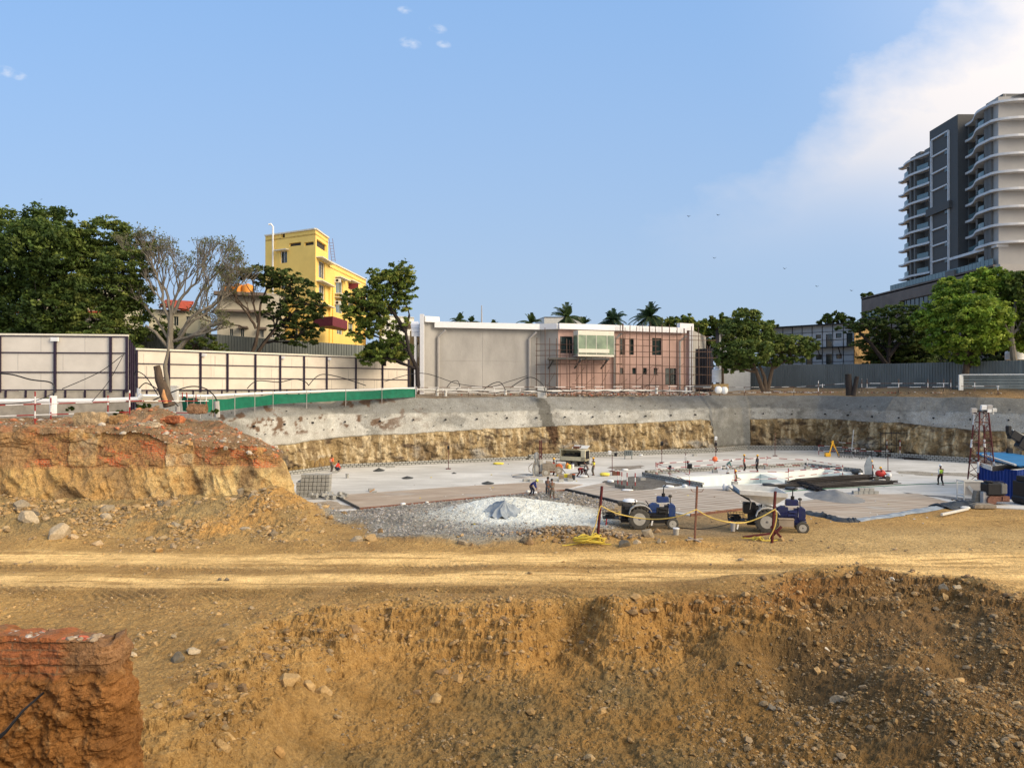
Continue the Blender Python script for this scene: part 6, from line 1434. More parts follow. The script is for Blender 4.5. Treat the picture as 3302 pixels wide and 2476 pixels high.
tree('broadleaf_tree','round dark bush-like tree at the foot of the neem tree',at(1240,1160,84),[[P_(1240,1180,84),P_(1240,1120,84)]],bl([(1215,1130,50,28),(1270,1125,45,32),(1240,1150,70,20)],84),5000,.22,G_dark,17,'bark_dark',.2)
tree('low_tree','thin grey-green shrubby tree between the bare tree and the corrugated fence',at(640,1180,83),[[P_(640,1180,83),P_(640,1120,83)]],bl([(560,1090,40,35),(620,1110,50,25),(700,1120,45,22),(520,1060,30,40),(660,1090,30,18),(720,1160,45,15),(600,1150,50,20)],83),8000,.15,G_mid,18,'bark',.15,shell=.3)
# palms
def palm(px,py,Yd,r,label,seed,nf=26,col=(.045,.075,.022),up=0.0):
    c=at(px,py,Yd); base=Vector((c.x,c.y,8)); T=empty('palm_tree',base,label=label,cat='palm tree',group='palms behind the long building'); rnd=random.Random(seed)
    mb=MB(); mb.tube([base,(base+c)/2+Vector((.3,0,0)),c],[.26,.2,.16],8); mb.build('trunk',M['bark_grey'],parent=T,world=True,smooth=True)
    V=[];C=[]
    for k in range(nf):
        az=k*2.399+rnd.uniform(-.2,.2); el=rnd.uniform(-.5,1.25) if k>3 else 1.35; L_=r*rnd.uniform(.85,1.15); d=Vector((math.cos(az)*math.cos(el),math.sin(az)*math.cos(el),math.sin(el)+up)); side=Vector((-math.sin(az),math.cos(az),0)); n=16; prev=c
        for i in range(1,n+1):
            t=i/n; p=c+d*L_*t+Vector((0,0,-L_*.62*t*t*(1-.45*max(0,math.sin(el))))); dirn=(p-prev).normalized()
            for sg in (-1,1):
                ll=L_*.30*math.sin(min(1,t*1.25+.12)*math.pi*.86); tip=p+side*sg*ll*.75+dirn*ll*.45+Vector((0,0,-ll*.42)); 
                V+= [tuple(prev-c),tuple(p-c),tuple(tip+dirn*.03-c),tuple(tip-dirn*.05-c)]; f=rnd.uniform(.7,1.35); C+= [tuple(x*f for x in col)]*4
            V+= [tuple(prev+side*.05-c),tuple(p+side*.04-c),tuple(p-side*.04-c),tuple(prev-side*.05-c)]; C+=[(.09,.10,.03)]*4; prev=p
    V=np.array(V)+np.array(c-base); npmesh('crown',V,np.arange(len(V)).reshape(-1,4),M['leafcol'],parent=T,smooth=False,col=np.array(C))
palm(1483,1032,135,2.2,'low palm tip, leftmost palm behind the white roof',1,14); palm(1520,1038,138,1.8,'tiny palm tip right of the leftmost palm',2,12); palm(1592,1048,150,1.6,'very small palm tip right of the thin mast',3,10)
palm(1712,1040,128,2.6,'small palm left of the big central palm',4,18); palm(1828,1022,118,3.2,'wide palm with tall spike above the middle of the white roof',5,34); palm(1882,1045,125,2.0,'little palm tucked beside the wide central palm',6,14)
palm(1975,1032,122,2.9,'palm left of the tallest palm above the scaffold',7,34,(.035,.07,.035)); palm(2095,1020,112,3.1,'tallest dark palm above the right part of the roof',8,34,(.025,.05,.02))
palm(2040+120,1048,125,2.0,'palm half hidden by the leafy trees at the roof end',9,16)
tree('broadleaf_tree','loose green tree behind the right end of the white roof',at(2190,1200,122),[[P_(2190,1200,122),P_(2190,1100,122)]],bl([(2140,1040,45,20),(2200,1035,50,22),(2240,1060,40,30),(2170,1065,60,20),(2120,1055,30,14)],122),8000,.28,G_neem,31,'bark',.3,twigs=40,shell=.3)
tree('broadleaf_tree','green tree between the white roof end and the big round tree',at(2290,1230,125),[[P_(2290,1240,125),P_(2285,1120,125)]],bl([(2260,1060,50,28),(2310,1050,55,30),(2280,1110,60,50),(2350,1080,50,40),(2240,1110,35,35),(2290,1170,50,40)],125),9000,.3,G_dark,32,'bark',.3,twigs=40)
tree('round_tree','dome-shaped green tree with stout trunk in front of the corrugated fence',at(2465,1262,97),[[P_(2470,1262,97),P_(2465,1215,97),P_(2450,1180,97)],[P_(2462,1262,97),P_(2440,1200,97),P_(2420,1150,97)],[P_(2474,1262,97),P_(2490,1190,97),P_(2520,1140,97)]],
 bl([(2410,1030,50,38),(2380,1075,60,45),(2450,1080,50,45),(2350,1130,45,40),(2420,1130,70,45,-2),(2500,1110,60,35),(2560,1110,60,32),(2610,1110,35,22),(2380,1170,50,28),(2560,1150,55,20),(2480,1160,50,22),(2350,1185,25,18),(2600,1135,35,18),(2330,1160,25,25)],97),38000,.19,G_mid,33,'bark',.32,twigs=50)
tree('spreading_tree','dark flat-topped rain tree in front of the brown podium',at(2860,1240,104),[[P_(2862,1240,104),P_(2865,1140,104),P_(2870,1080,104)],[P_(2862,1180,104),P_(2810,1110,104),P_(2770,1070,104)],[P_(2865,1150,104),P_(2920,1080,104)]],
 bl([(2890,1000,75,20),(2830,1015,60,18),(2800,1050,70,22),(2870,1050,80,25),(2940,1020,50,30),(2960,1070,55,45),(2780,1045,60,16),(2740,1060,45,14),(2900,1100,90,40,2),(2820,1100,80,30,3),(2960,1150,60,50,2),(2870,1150,90,45,4)],104),34000,.19,[(.08,.12,.028),(.055,.09,.022),(.11,.15,.038)],34,'bark_dark',.35,flat=.3,twigs=50)
tree('broadleaf_tree','large bright green tree, the brightest crown on the right',at(3110,1240,92),[[P_(3110,1240,92),P_(3120,1150,92),P_(3140,1060,92)],[P_(3120,1180,92),P_(3180,1080,92)]],
 bl([(3190,905,80,40),(3120,950,85,50),(3240,930,70,50),(3060,990,75,50),(3150,1010,95,60,-3),(3020,1040,60,45),(3100,1080,80,50,-2),(3180,1090,70,50,-1),(3020,1110,45,35),(3110,1140,55,28),(3245,1100,45,30),(3200,1020,60,50,-2),(3130,1165,40,14),(2985,1030,45,35,1),(3260,1010,60,60,1),(3290,960,50,60,1),(3070,930,60,35,1),(3290,1090,50,50,1)],92),66000,.20,G_bri,35,'bark',.45,shell=.5)
tree('broadleaf_tree','tall yellowish green tree cut by the right edge of the photo',at(3290,1220,90),[[P_(3275,1200,90),P_(3260,1080,90),P_(3275,980,90)],[P_(3262,1100,90),P_(3235,1040,90)]],bl([(3290,920,50,45),(3310,980,50,60),(3280,900,35,25),(3320,1050,40,50)],90),9000,.25,[(.13,.17,.03),(.09,.13,.025),(.16,.19,.04)],36,'bark_grey',.4,twigs=40)
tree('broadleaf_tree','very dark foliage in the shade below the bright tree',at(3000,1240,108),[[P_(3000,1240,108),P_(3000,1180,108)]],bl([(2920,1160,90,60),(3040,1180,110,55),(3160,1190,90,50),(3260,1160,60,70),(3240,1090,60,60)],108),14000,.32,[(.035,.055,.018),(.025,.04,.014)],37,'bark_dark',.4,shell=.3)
tree('broadleaf_tree','dark little tree above the roof of the white site office',at(2700,1120,150),[[P_(2700,1120,150),P_(2700,1050,150)]],bl([(2690,1025,40,18),(2730,1030,30,14),(2660,1040,25,12)],150),3500,.32,G_dark,38,'bark_dark',.3)
tree('roof_plant','small bush on the corner of the podium terrace',at(2800,955,184),[[P_(2800,962,184),P_(2800,950,184)]],bl([(2790,953,18,8),(2806,950,12,7)],184),900,.35,G_dark,39,'bark_dark',.1)
tree('broadleaf_tree','green tree rising behind the round dome-shaped tree',at(2330,1240,116),[[P_(2330,1240,116),P_(2330,1100,116)]],bl([(2320,1030,30,18),(2345,1045,35,20),(2390,1010,30,15),(2490,1045,22,12)],116),3500,.28,G_neem,40,'bark',.25,twigs=30)
# backdrop hedges beyond the far fence: one far mass of treetops
V,Fq,C,_=leafcloud(bl([(px,1150+8*math.sin(px),90,38) for px in range(-40,640,80)],104)+bl([(px,1185,80,30) for px in range(2500,3400,90)],128),26000,.35,G_dark,50)
o=npmesh('treeline',V,Fq,M['leafcol'],smooth=False,col=C); o['kind']='stuff'; prop(o,'dark mass of undergrowth behind the fences','undergrowth')
# weeds at the left fence
V,Fq,C,_=leafcloud(bl([(470,1312,22,9),(385,1332,22,7),(150,1290,10,8),(700,1325,16,5),(225,1318,10,7)],56),2600,.11,[(.07,.11,.025),(.10,.14,.03)],51,flat=.8)
o=npmesh('weeds',V,Fq,M['leafcol'],smooth=False,col=C); o['kind']='stuff'; prop(o,'tufts of green weeds at the foot of the left fence','weeds')
# stumps
def stump(name,pts,rs,label,m='bark',cap=None):
    mb=MB(); P=[Vector(p) for p in pts]; Q=[];q=[]
    for i in range(len(P)-1):
        for t in (0,.33,.66): Q.append(P[i].lerp(P[i+1],t)+Vector((random.Random(i*7+int(t*9)).uniform(-.05,.05),0,0))); q.append(rs[i]*(1-t)+rs[i+1]*t)
    Q.append(P[-1]); q.append(rs[-1]); mb.tube(Q,q,10); return mb.build(name,M[m],smooth=True,top=(label,'tree stump'))
stump('tree_stump',[P_(545,1310,55),P_(530,1262,55),P_(515,1225,55),P_(505,1180,55)],[.42,.40,.30,.24],'tall leaning sawn trunk at the left, standing on the crest behind the ruin')
stump('split_wood',[P_(533,1300,54.6),P_(528,1275,54.6),P_(527,1255,54.6)],[.18,.16,.05],'torn orange heartwood strip on the leaning trunk','wood_raw')
stump('dead_branch',[P_(540,1262,55.3),P_(532,1180,55.3),P_(545,1120,55.3),P_(543,1085,55.3)],[.20,.14,.09,.03],'thin dead grey branch rising beside the leaning trunk','bark_grey')
stump('tree_stump',[P_(2738,1275,92),P_(2735,1206,92)],[.42,.36],'dark upright stump, left of two on the right bank','bark_dark')
stump('tree_stump',[P_(2750,1275,91.6),P_(2764,1214,91.6)],[.28,.26],'dark tilted stump, right of two on the right bank','bark_dark')
# ================================================================== FENCES, PIPES, BARRIERS
def panelfence(p0,p1,zb,zt,posts,rails,label,pm,lights,seams,zfoot):
    E_=empty('panel_fence',(p0+p1)/2+Vector((0,0,zfoot)),label=label,cat='fence')
    Z=lambda z:Vector((0,0,z)); d=(p1-p0).normalized(); n_=Vector((d.y,-d.x,0))
    mb=MB(); mb.beam(p0+Z((zb+zt)/2),p1+Z((zb+zt)/2),.06,zt-zb); mb.build('boarding',M[pm],parent=E_,world=True)
    mb=MB(); mb.beam(p0+Z(zt+.05),p1+Z(zt+.05),.22,.16); mb.build('coping',M['cream_trim'],parent=E_,world=True)
    mb=MB(); mb.beam(p0-n_*.1+Z((zfoot-.6+zb-.1)/2),p1-n_*.1+Z((zfoot-.6+zb-.1)/2),.25,zb-zfoot+.5); mb.build('plinth',M['concrete_old'],parent=E_,world=True)
    mb=MB()
    for t in seams: p=p0.lerp(p1,t[0]); mb.beam(p+n_*.034+Z(t[1]),p+n_*.034+Z(t[2]),.01,.03)
    mb.build('board_seams',M['pipe_grey'],parent=E_,world=True)
    for z in rails: mb=MB(); mb.beam(p0+n_*.07+Z(z),p1+n_*.07+Z(z),.08,.09); mb.build('rail',M['plum_steel'],parent=E_,world=True)
    for t in posts: p=p0.lerp(p1,t)+n_*.13; mb=MB(); mb.beam(p+Z(zb-.15),p+Z(zt-.05),.16,.16); mb.build('post',M['plum_steel'],parent=E_,world=True)
    for t in np.linspace(.03,.97,max(4,len(posts)*2)): p=p0.lerp(p1,t)+n_*.06; mb=MB(); mb.beam(p+Z(zb-.55),p+Z(zb),.10,.12); mb.build('stub',M['plum_steel'],parent=E_,world=True)
    for t,w in lights:
        p=p0.lerp(p1,t)+n_*.2; mb=MB(); mb.box(tuple(p+Z(zt-.30)),(w,.18,w*.55)); f=mb.build('floodlight',M['white'],parent=E_,world=True)
    return E_
Z3=lambda z:Vector((0,0,z))
def zz(py,Yd): return CAMZ-(py-HY)/F*Yd
f0,f1=pxp(-60,56.5),pxp(414,58); 
sm=[(t,5.9+a,5.9+b) for t,a,b in ((.25,2.6,4.2),(.70,0,1.4),(.70,2.8,4.2),(.40,1.3,2.8),(.56,0,1.4),(.33,1.4,2.7),(.88,1.4,2.7))]
sm=[(t,8.52+a,8.52+b) for t,a,b in ((.40,2.9,4.2),(.40,.0,1.4),(.70,2.9,4.2),(.70,.0,1.4),(.245,1.5,2.8),(.55,1.5,2.8),(.86,1.5,2.8),(.08,1.5,2.8))]
panelfence(f0,f1,8.48,zz(1082,57.2),[(.5-.001),.88,.993,.127],[8.50,zz(1200,57),zz(1137,57),zz(1084,57.2)],'tall beige panel fence with dark plum frame at the far left','panel',[(.5,.55)],sm,6.4)
g0,g1=pxp(437,66.5),pxp(1318,90)
gp_=[ray_s(g0,g1,x) for x in (439,543,645,732,822,902,979,1052,1146,1232,1316)]; rnd=random.Random(1)
sm=[(rnd.uniform(0,1),8.5+a,8.5+a+1.05) for a in (0,1.1,2.2) for _ in range(14)]
panelfence(g0,g1,8.40,zz(1127,66.5),gp_,[8.44,zz(1217,66.5),zz(1172,66.5),zz(1129,66.5)],'long receding beige panel fence with plum frame, left of the long building','panel_warm',[(gp_[2]+.008,.45),(gp_[5]+.008,.4),(gp_[7]+.008,.4),(gp_[9]+.008,.4)],sm,6.9)
# dark gap posts between the two fences
mb=MB(); 
for px in (418,424,431): p=pxp(px,58.6+(px-418)*.1); mb.beam(p+Z3(6.4),p+Z3(zz(1095,58)-.03*(px-418)),.14,.14)
mb.build('gate_post',M['plum_steel'],top=('cluster of dark steel posts between the two panel fences','posts'))
# corrugated sheet fences
def corr(pts,label,m='zinc',pitch=.32,dep=.07,name='corrugated_fence'):
    V=[];n=0; S0=0; 
    for (a,b) in zip(pts,pts[1:]):
        d=Vector((b[0].x-a[0].x,b[0].y-a[0].y,0)); L_=d.length; d.normalize(); nn=Vector((-d.y,d.x,0)); k=int(L_/pitch)
        for i in range(k):
            for (u,o) in ((0,0),(.35,0),(.45,dep),(.9,dep)):
                s=(i+u)*pitch; t=s/L_; p=a[0]+d*s+nn*o; V.append((p.x,p.y,a[1]*(1-t)+b[1]*t)); V.append((p.x,p.y,a[2]*(1-t)+b[2]*t))
    n=len(V)//2; o=npmesh(name,V,[(2*i,2*i+2,2*i+3,2*i+1) for i in range(n-1)],M[m],smooth=False); prop(o,label,'fence'); return o
def cp(px,Yd,yt,yb): return (pxp(px,Yd),zz(yb,Yd),zz(yt,Yd))
corr([cp(-80,82,1050,1180),cp(200,82,1052,1180),cp(418,83,1062,1180)],'tall grey corrugated sheet fence behind the far left panel fence and trees')
corr([cp(418,84,1068,1200),cp(700,85,1078,1200),cp(870,88,1092,1200),cp(1150,93,1112,1200),cp(1300,97,1122,1200)],'grey-green corrugated sheet fence running behind the receding panel fence')
corr([(pxp(2330,128),7.6,zz(1186,128)),(pxp(2400,124),7.6,zz(1186,124)),(pxp(2494,119),7.6,zz(1184,119)),(pxp(2500,118.8),7.6,zz(1176,118.8)),(pxp(2900,101),7.6,zz(1172,101)),(pxp(3302,88),7.5,zz(1161,88)),(pxp(3420,85),7.5,zz(1158,85))],'long grey corrugated fence on the right behind the stumps','zinc_light',.36,.08)
# green hoarding with top pipe
def zp(pts): return [at(*p) for p in pts]
GH=empty('green_hoarding',at(960,1290,72)-Vector((0,0,1)),label='dark green fabric hoarding strung along the top of the concrete wall',cat='hoarding')
top=zp([(585,1278,64),(662,1290,63),(900,1272,75),(1340,1253,86.5)]); bot=zp([(590,1325,64),(662,1330,63),(900,1302,75),(1340,1280,86.5)])
V=[];n=120
for i in range(n):
    t=i/(n-1)*3; k=min(int(t),2); a=top[k].lerp(top[k+1],t-k); b=bot[k].lerp(bot[k+1],t-k); w=.06*math.sin(i*.8)
    for j in range(5): p=a.lerp(b,j/4); V.append((p.x-GH.location.x,p.y+w*math.sin(j*1.2+i)-GH.location.y,p.z-GH.location.z+ (.05*math.sin(i*.35) if j==0 else 0)))
npmesh('fabric',V,gridfaces(n,5),M['green_net'],parent=GH)
for t in np.linspace(0,1,12):
    k=min(int(t*3),2); a=top[k].lerp(top[k+1],t*3-k); mb=MB(); mb.cyl(a+Vector((0,-.1,.35)),a+Vector((0,-.1,-1.6)),.035,n=6); mb.build('post',M['pipe_grey'],parent=GH,world=True)
def pipe(name,pts,r,m,label,cat='pipe',n=8,group=None):
    mb=MB(); mb.tube(pts,r,n); return mb.build(name,M[m],smooth=True,top=(label,cat,group))
pipe('white_pipe',zp([(-60,1295,55),(300,1293,55.5),(445,1288,56)])+zp([(455,1276,56.5)]),.20,'white','fat white pipe running along the foot of the left panel fence')
pipe('white_pipe',zp([(455,1276,62),(660,1277,66),(900,1266,76),(1335,1252,88)]),.13,'white','thin white pipe running above the green hoarding')
pipe('white_pipe',zp([(1345,1256,90),(1700,1262,93),(2000,1258,96),(2230,1262,100)]),.12,'offwhite','long pale pipe along the foot of the long building')
pipe('white_pipe',zp([(172,1340,52.5),(172,1276,52.5)]),.24,'white','short fat upright white pipe at the left end of the barrier')
pipe('white_pipe',zp([(448,1278,57.5),(448,1251,57.5)]),.16,'white','small upright white stub pipe beside the gate posts')
pipe('white_pipe',zp([(701,1345,60),(698,1293,60)]),.23,'pipe_grey','grey standpipe at the left end of the concrete wall')
pipe('white_pipe',zp([(573,1327,57),(573,1310,57)]),.18,'pipe_grey','short grey pipe stub by the green hoarding corner')
for i,(px,y0,y1,Yd) in enumerate(((1437,1277,1258,88),(1630,1273,1258,90),(1758,1274,1260,91),(2117,1270,1250,95),(2212,1268,1248,97),(1410,1276,1254,88))):
    pipe('standpipe',zp([(px,y0,Yd),(px,y1,Yd)]),.17,'offwhite','small white standpipe on the rim of the concrete wall',group='small standpipes on the wall rim')
# arching hoses and cables
def arc(pts,r,label,m='black',n=28):
    P=[at(*p) for p in pts]; out=[]
    for i in range(len(P)-1):
        a=P[max(i-1,0)];b=P[i];c=P[i+1];d=P[min(i+2,len(P)-1)]
        for k in range(8):
            t=k/8; out.append(.5*((2*b)+(c-a)*t+(2*a-5*b+4*c-d)*t*t+(3*b-a-3*c+d)*t**3))
    out.append(P[-1]); mb=MB(); mb.tube(out,r,5); return mb.build('hose',M[m],smooth=True,top=(label,'hose'))
arc([(-20,1203,54),(40,1208,54),(100,1224,54),(160,1232,54),(176,1250,54),(172,1276,53)],.05,'black hose curving into the fat upright pipe at far left')
arc([(448,1252,57),(470,1235,57),(500,1250,57),(545,1280,56.5),(575,1310,57)],.045,'black hose arching over behind the leaning trunk')
arc([(495,1290,56),(540,1270,56),(610,1247,57),(660,1252,58),(690,1275,59),(700,1295,60)],.05,'wide black hose arch ending at the grey standpipe')
arc([(430,1215,57),(440,1198,57),(470,1215,57),(510,1275,56.5)],.04,'black hose dropping from the gate posts to the trunk')
arc([(797,1252,66),(830,1228,67),(900,1232,69),(950,1222,70),(985,1232,71),(995,1243,71)],.045,'dark hose wave in front of the receding panel fence, left')
arc([(995,1243,71),(1020,1215,72),(1050,1207,73),(1110,1220,75),(1180,1243,76)],.045,'dark hose arch in front of the receding panel fence, right')
arc([(200,1254,55),(320,1200,56),(395,1145,57)],.03,'thin dark stay wire slanting over the far left fence')
arc([(292,1300,55),(350,1230,56),(400,1140,57)],.025,'second thin wire crossing the far left fence')
arc([(-20,1305,54),(100,1295,54.5),(172,1270,54.5)],.03,'thin cable sagging low along the far left fence')
arc([(1240,1230,80),(1360,1203,86),(1480,1238,90),(1580,1247,90),(1640,1230,91),(1700,1212,92)],.04,'long thin cable sweeping across the grey wall')
arc([(1440,1250,89),(1455,1232,89),(1475,1228,89),(1482,1245,89),(1470,1256,89)],.04,'small hose loop at the foot of the grey wall')
arc([(1560,1255,90),(1590,1236,90),(1615,1234,90),(1632,1262,90)],.05,'tight hose arch at the foot of the grey wall, middle')
arc([(1645,1250,91),(1690,1222,91),(1720,1218,91),(1750,1240,91),(1757,1262,91)],.05,'tall hose arch where the scaffold begins')
arc([(1757,1240,91),(1800,1252,92),(1870,1262,92)],.03,'cable drooping off the tall hose arch')
arc([(2060,1252,95),(2090,1242,95),(2112,1243,95),(2118,1255,95)],.04,'hose arch at the foot of the sunset-tinted wall')
for i in range(9):
    rr_=random.Random(i); x=1440+i*80; arc([(x,1262+rr_.uniform(-4,6),90),(x+30,1256+rr_.uniform(-6,6),90),(x+70,1266+rr_.uniform(-6,3),90),(x+120,1260+rr_.uniform(-3,8),90),(x+170,1264,90)],.035,'black cable lying tangled on the rim, number %s from the left'%('one two three four five six seven eight nine'.split()[i]))
# wall of stacked grey panels far right
PS=empty('stacked_panels',at(3200,1255,84),label='rack of stacked grey formwork panels with white frame at the right edge',cat='formwork')
a,b=pxp(3095,85),pxp(3340,82); mb=MB()
for k,py in enumerate((1215,1224,1233,1242,1250)): z=zz(py,84); mb.beam(a+Z3(z),b+Z3(z),1.2,.24)
mb.build('panels',M['zinc'],parent=PS,world=True); mb=MB(); mb.beam(a+Z3(zz(1208,84))+Vector((-.3,-.7,0)),b+Z3(zz(1208,84))+Vector((0,-.7,0)),.2,.12); mb.beam(a+Vector((-.3,-.7,zz(1208,84))),a+Vector((-.3,-.7,zz(1258,84))),.2,.45); mb.build('frame',M['offwhite'],parent=PS,world=True)
# white tanks
def wtank(px,py,w,h,Yd,label):
    p=at(px,py,Yd); rr=w/F*Yd/2; hh=h/F*Yd; mb=MB(); mb.lathe((0,0,0),[(rr,0),(rr,hh*.2),(rr*.96,hh*.22),(rr,hh*.25),(rr,hh*.45),(rr*.96,hh*.47),(rr,hh*.5),(rr,hh*.75),(rr*.93,hh*.86),(rr*.35,hh*.94),(rr*.35,hh)],20)
    T=empty('water_tank',p,label=label,cat='water tank'); mb.build('body',M['white'],parent=T,smooth=True); mb=MB(); mb.lathe((0,0,hh),[(rr*.38,0),(rr*.38,.12),(rr*.1,.18)],14); mb.build('lid',M['white'],parent=T,smooth=True)
wtank(2311,1233,30,48,100,'white water tank at the right end of the long building'); wtank(3275,1160,58,32,96,'wide white tank behind the corrugated fence at right edge')
mb=MB(); p=at(2322,1240,99.5); mb.box((p.x,p.y,p.z-.3),(2.0,1,.8)); mb.build('crate',M['brass'],top=('wooden crate under the white tank by the long building','crate'))
bag(2315,1265,1,1,M['white'],'x',1) if False else None
for i,(px,py,lb) in enumerate(((2316,1262,'left'),(2336,1264,'right'))):
    p=at(px,py+6,95); v=ICO2[0]*np.array([.45,.35,.5])*(1+.15*fbm(ICO2[0][:,0]*2+i,ICO2[0][:,1]*2,o=2,s=i)[:,None]); v[:,2]+=.45; o=npmesh('sack',v,ICO2[1],M['white']); o.location=p; prop(o,'white cement sack under the white tank, %s one'%lb,'sack')
# red and white barriers
def stripe(mb,a,b,r=.03,step=.85,ph=0.0):
    d=b-a; L_=d.length; d=d.normalized(); s=-ph*step; k=0
    while s<L_:
        s0,s1=max(0,s),min(L_,s+step)
        if s1>s0: mb.mi=k%2; mb.cyl(a+d*s0,a+d*s1,r,n=6)
        s+=step;k+=1
    mb.mi=0
RW=[M['redpaint'],M['stripe_white']]; RW2=[M['pole'],M['stripe_white']]
def barrier(label,posts,rails,hgt=None,r=.03,base=False,grp='red and white pipe barriers',step=.85):
    mm_2=RW2 if 'rim' in grp or 'bank' in grp else RW
    E_=empty('pipe_barrier',posts[0][0],label=label,cat='barrier',group=grp)
    for (p,q) in posts:
        mb=MB(); stripe(mb,p,q,r,.5); mb.build('post',mm_2,parent=E_,world=True)
        if base: mb=MB(); mb.box((p.x,p.y,p.z+.15),(.5,.4,.3)); mb.build('base_block',M['block_grey'],parent=E_,world=True)
    for i,(p,q) in enumerate(rails): mb=MB(); stripe(mb,p,q,r*.9,step,ph=(i*.37)%1); mb.build('rail',mm_2,parent=E_,world=True)
    return E_
def pp(px,y0,y1,Yd): return (at(px,y0,Yd),at(px,y1,Yd))
barrier('red and white pipe barrier at far left in front of the panel fence',[pp(113,1372,1262,51),pp(164,1352,1275,51.5),pp(348,1328,1275,53),pp(418,1335,1258,52.5)],[(at(-40,1308,50),at(460,1292,53)),(at(-40,1343,50),at(420,1328,52.5))],r=.045,step=1.05)
barrier('red and white pipe barrier between the leaning trunk and the green hoarding',[pp(588,1283,1265,57),pp(602,1283,1266,57.4),pp(632,1290,1272,58),pp(665,1312,1278,58)],[(at(418,1293,52.5),at(672,1293,57)),(at(490,1328,54),at(660,1333,56))],r=.04,step=1.0)
rp=random.Random(8)
for j,(x0,x1,ya,yb,yd0,yd1,lb) in enumerate(((1345,1760,1250,1263,86.5,90.5,'along the rim below the grey wall'),(1760,2240,1248,1262,90.5,97,'along the rim below the scaffold'),(2240,2560,1250,1266,97,103,'along the rim by the round tree'))):
    n=int((x1-x0)/70); posts=[];
    for i in range(n+1): t=i/n; px=x0+(x1-x0)*t; Yd=yd0+(yd1-yd0)*t; posts.append(pp(px,1277,ya-2,Yd))
    rails=[(at(x0,ya,yd0),at(x1,ya-3,yd1)),(at(x0,yb,yd0),at(x1,yb,yd1))]
    barrier('thin white striped pipe rail '+lb,posts,rails,r=.045,step=1.3,grp='rails on the wall rim')
barrier('striped pipe rail on the right bank, left part',[pp(2639,1275,1228,92),pp(2652,1262,1238,92)],[(at(2540,1250,97),at(2730,1236,92)),(at(2480,1260,99),at(2650,1268,92))],r=.04,step=1.2,grp='rails on the right bank')
barrier('striped pipe rail on the right bank, middle and right part',[pp(px,1262,1222,92-(px-2780)*.02) for px in (2779,2796,2898,2992,3043,3066)]+[pp(3143,1262,1230,83),pp(3218,1272,1240,82)],[(at(2770,1236,92),at(3060,1236,87)),(at(2770,1250,92),at(3180,1245,85)),(at(3080,1234,85),at(3330,1234,82)),(at(3100,1245,84),at(3330,1246,82))],r=.04,step=1.2,grp='rails on the right bank')
def G(px,py,h=0,z=0): p=gp(px,py,z); p.z+=h; return p
S1=[(2115,1540,1.35),(2229,1460,0)]
barrier('red and white barrier on blocks along the far side of the sump',[(G(2115,1538),G(2115,1538,1.45)),(G(2305,1524),G(2305,1524,1.5)),(G(2473,1512),G(2473,1512,1.35)),(G(2603,1512),G(2603,1512,1.1))],[(G(2115,1538,1.3),G(2305,1524,1.3)),(G(2115,1538,.75),G(2305,1524,.85)),(G(2305,1524,1.25),G(2473,1512,1.2)),(G(2305,1524,.5),G(2473,1512,.55)),(G(2473,1512,1.2),G(2603,1512,.95)),(G(2473,1512,.5),G(2603,1512,.35))],base=True,r=.04,grp='barriers round the sump')
barrier('red and white barrier across the left end of the sump',[(G(2119,1540),G(2119,1540,1.3)),(G(2223,1565),G(2223,1565,1.25))],[(G(2120,1540,1.3),G(2222,1565,.95)),(G(2130,1542,.75),G(2224,1565,.35))],r=.035,grp='barriers round the sump')
barrier('red and white barrier along the near side of the sump',[(G(2369,1563),G(2369,1563,1.45)),(G(2542,1559),G(2542,1559,1.4)),(G(2717,1541),G(2717,1541,1.25))],[(G(2361,1563,.45),G(2542,1559,.5)),(G(2542,1559,.6),G(2717,1541,.6)),(G(2380,1562,1.2),G(2542,1559,1.05)),(G(2542,1559,1.15),G(2717,1541,1.0)),(G(2603,1512,1.0),G(2717,1541,1.15)),(G(2603,1512,.45),G(2717,1541,.6))],base=True,r=.04,grp='barriers round the sump')
barrier('striped barrier round the far column starter bars',[(G(2640,1466),G(2640,1466,1.2)),(G(2757,1474),G(2757,1474,1.1)),(G(2860,1474),G(2860,1474,2.2)),(G(2902,1478),G(2902,1478,2.2)),(G(2920,1476),G(2920,1476,1.9))],[(G(2640,1466,1.2),G(2790,1480,1.2)),(G(2640,1466,.5),G(2870,1478,.9)),(G(2700,1460,1.4),G(2870,1470,1.3))],r=.04,grp='barriers round the column bars')
# four striped posts in blocks
for i,(px,py,h) in enumerate(((1992,1572,58),(2005,1575,54),(2022,1578,56),(2048,1579,56))):
    p=gp(px,py); E_=empty('striped_post',p,label='red and white post in a dark block, %s from the left of four'%('first second third fourth'.split()[i]),cat='post',group='four striped posts'); mb=MB(); stripe(mb,p+Z3(.3),p+Z3(h/F*p.y),.045,.38); mb.build('post',RW,parent=E_,world=True); mb=MB(); mb.box((p.x,p.y,.17),(.45,.4,.34)); mb.build('base_block',M['block_dark'],parent=E_,world=True)
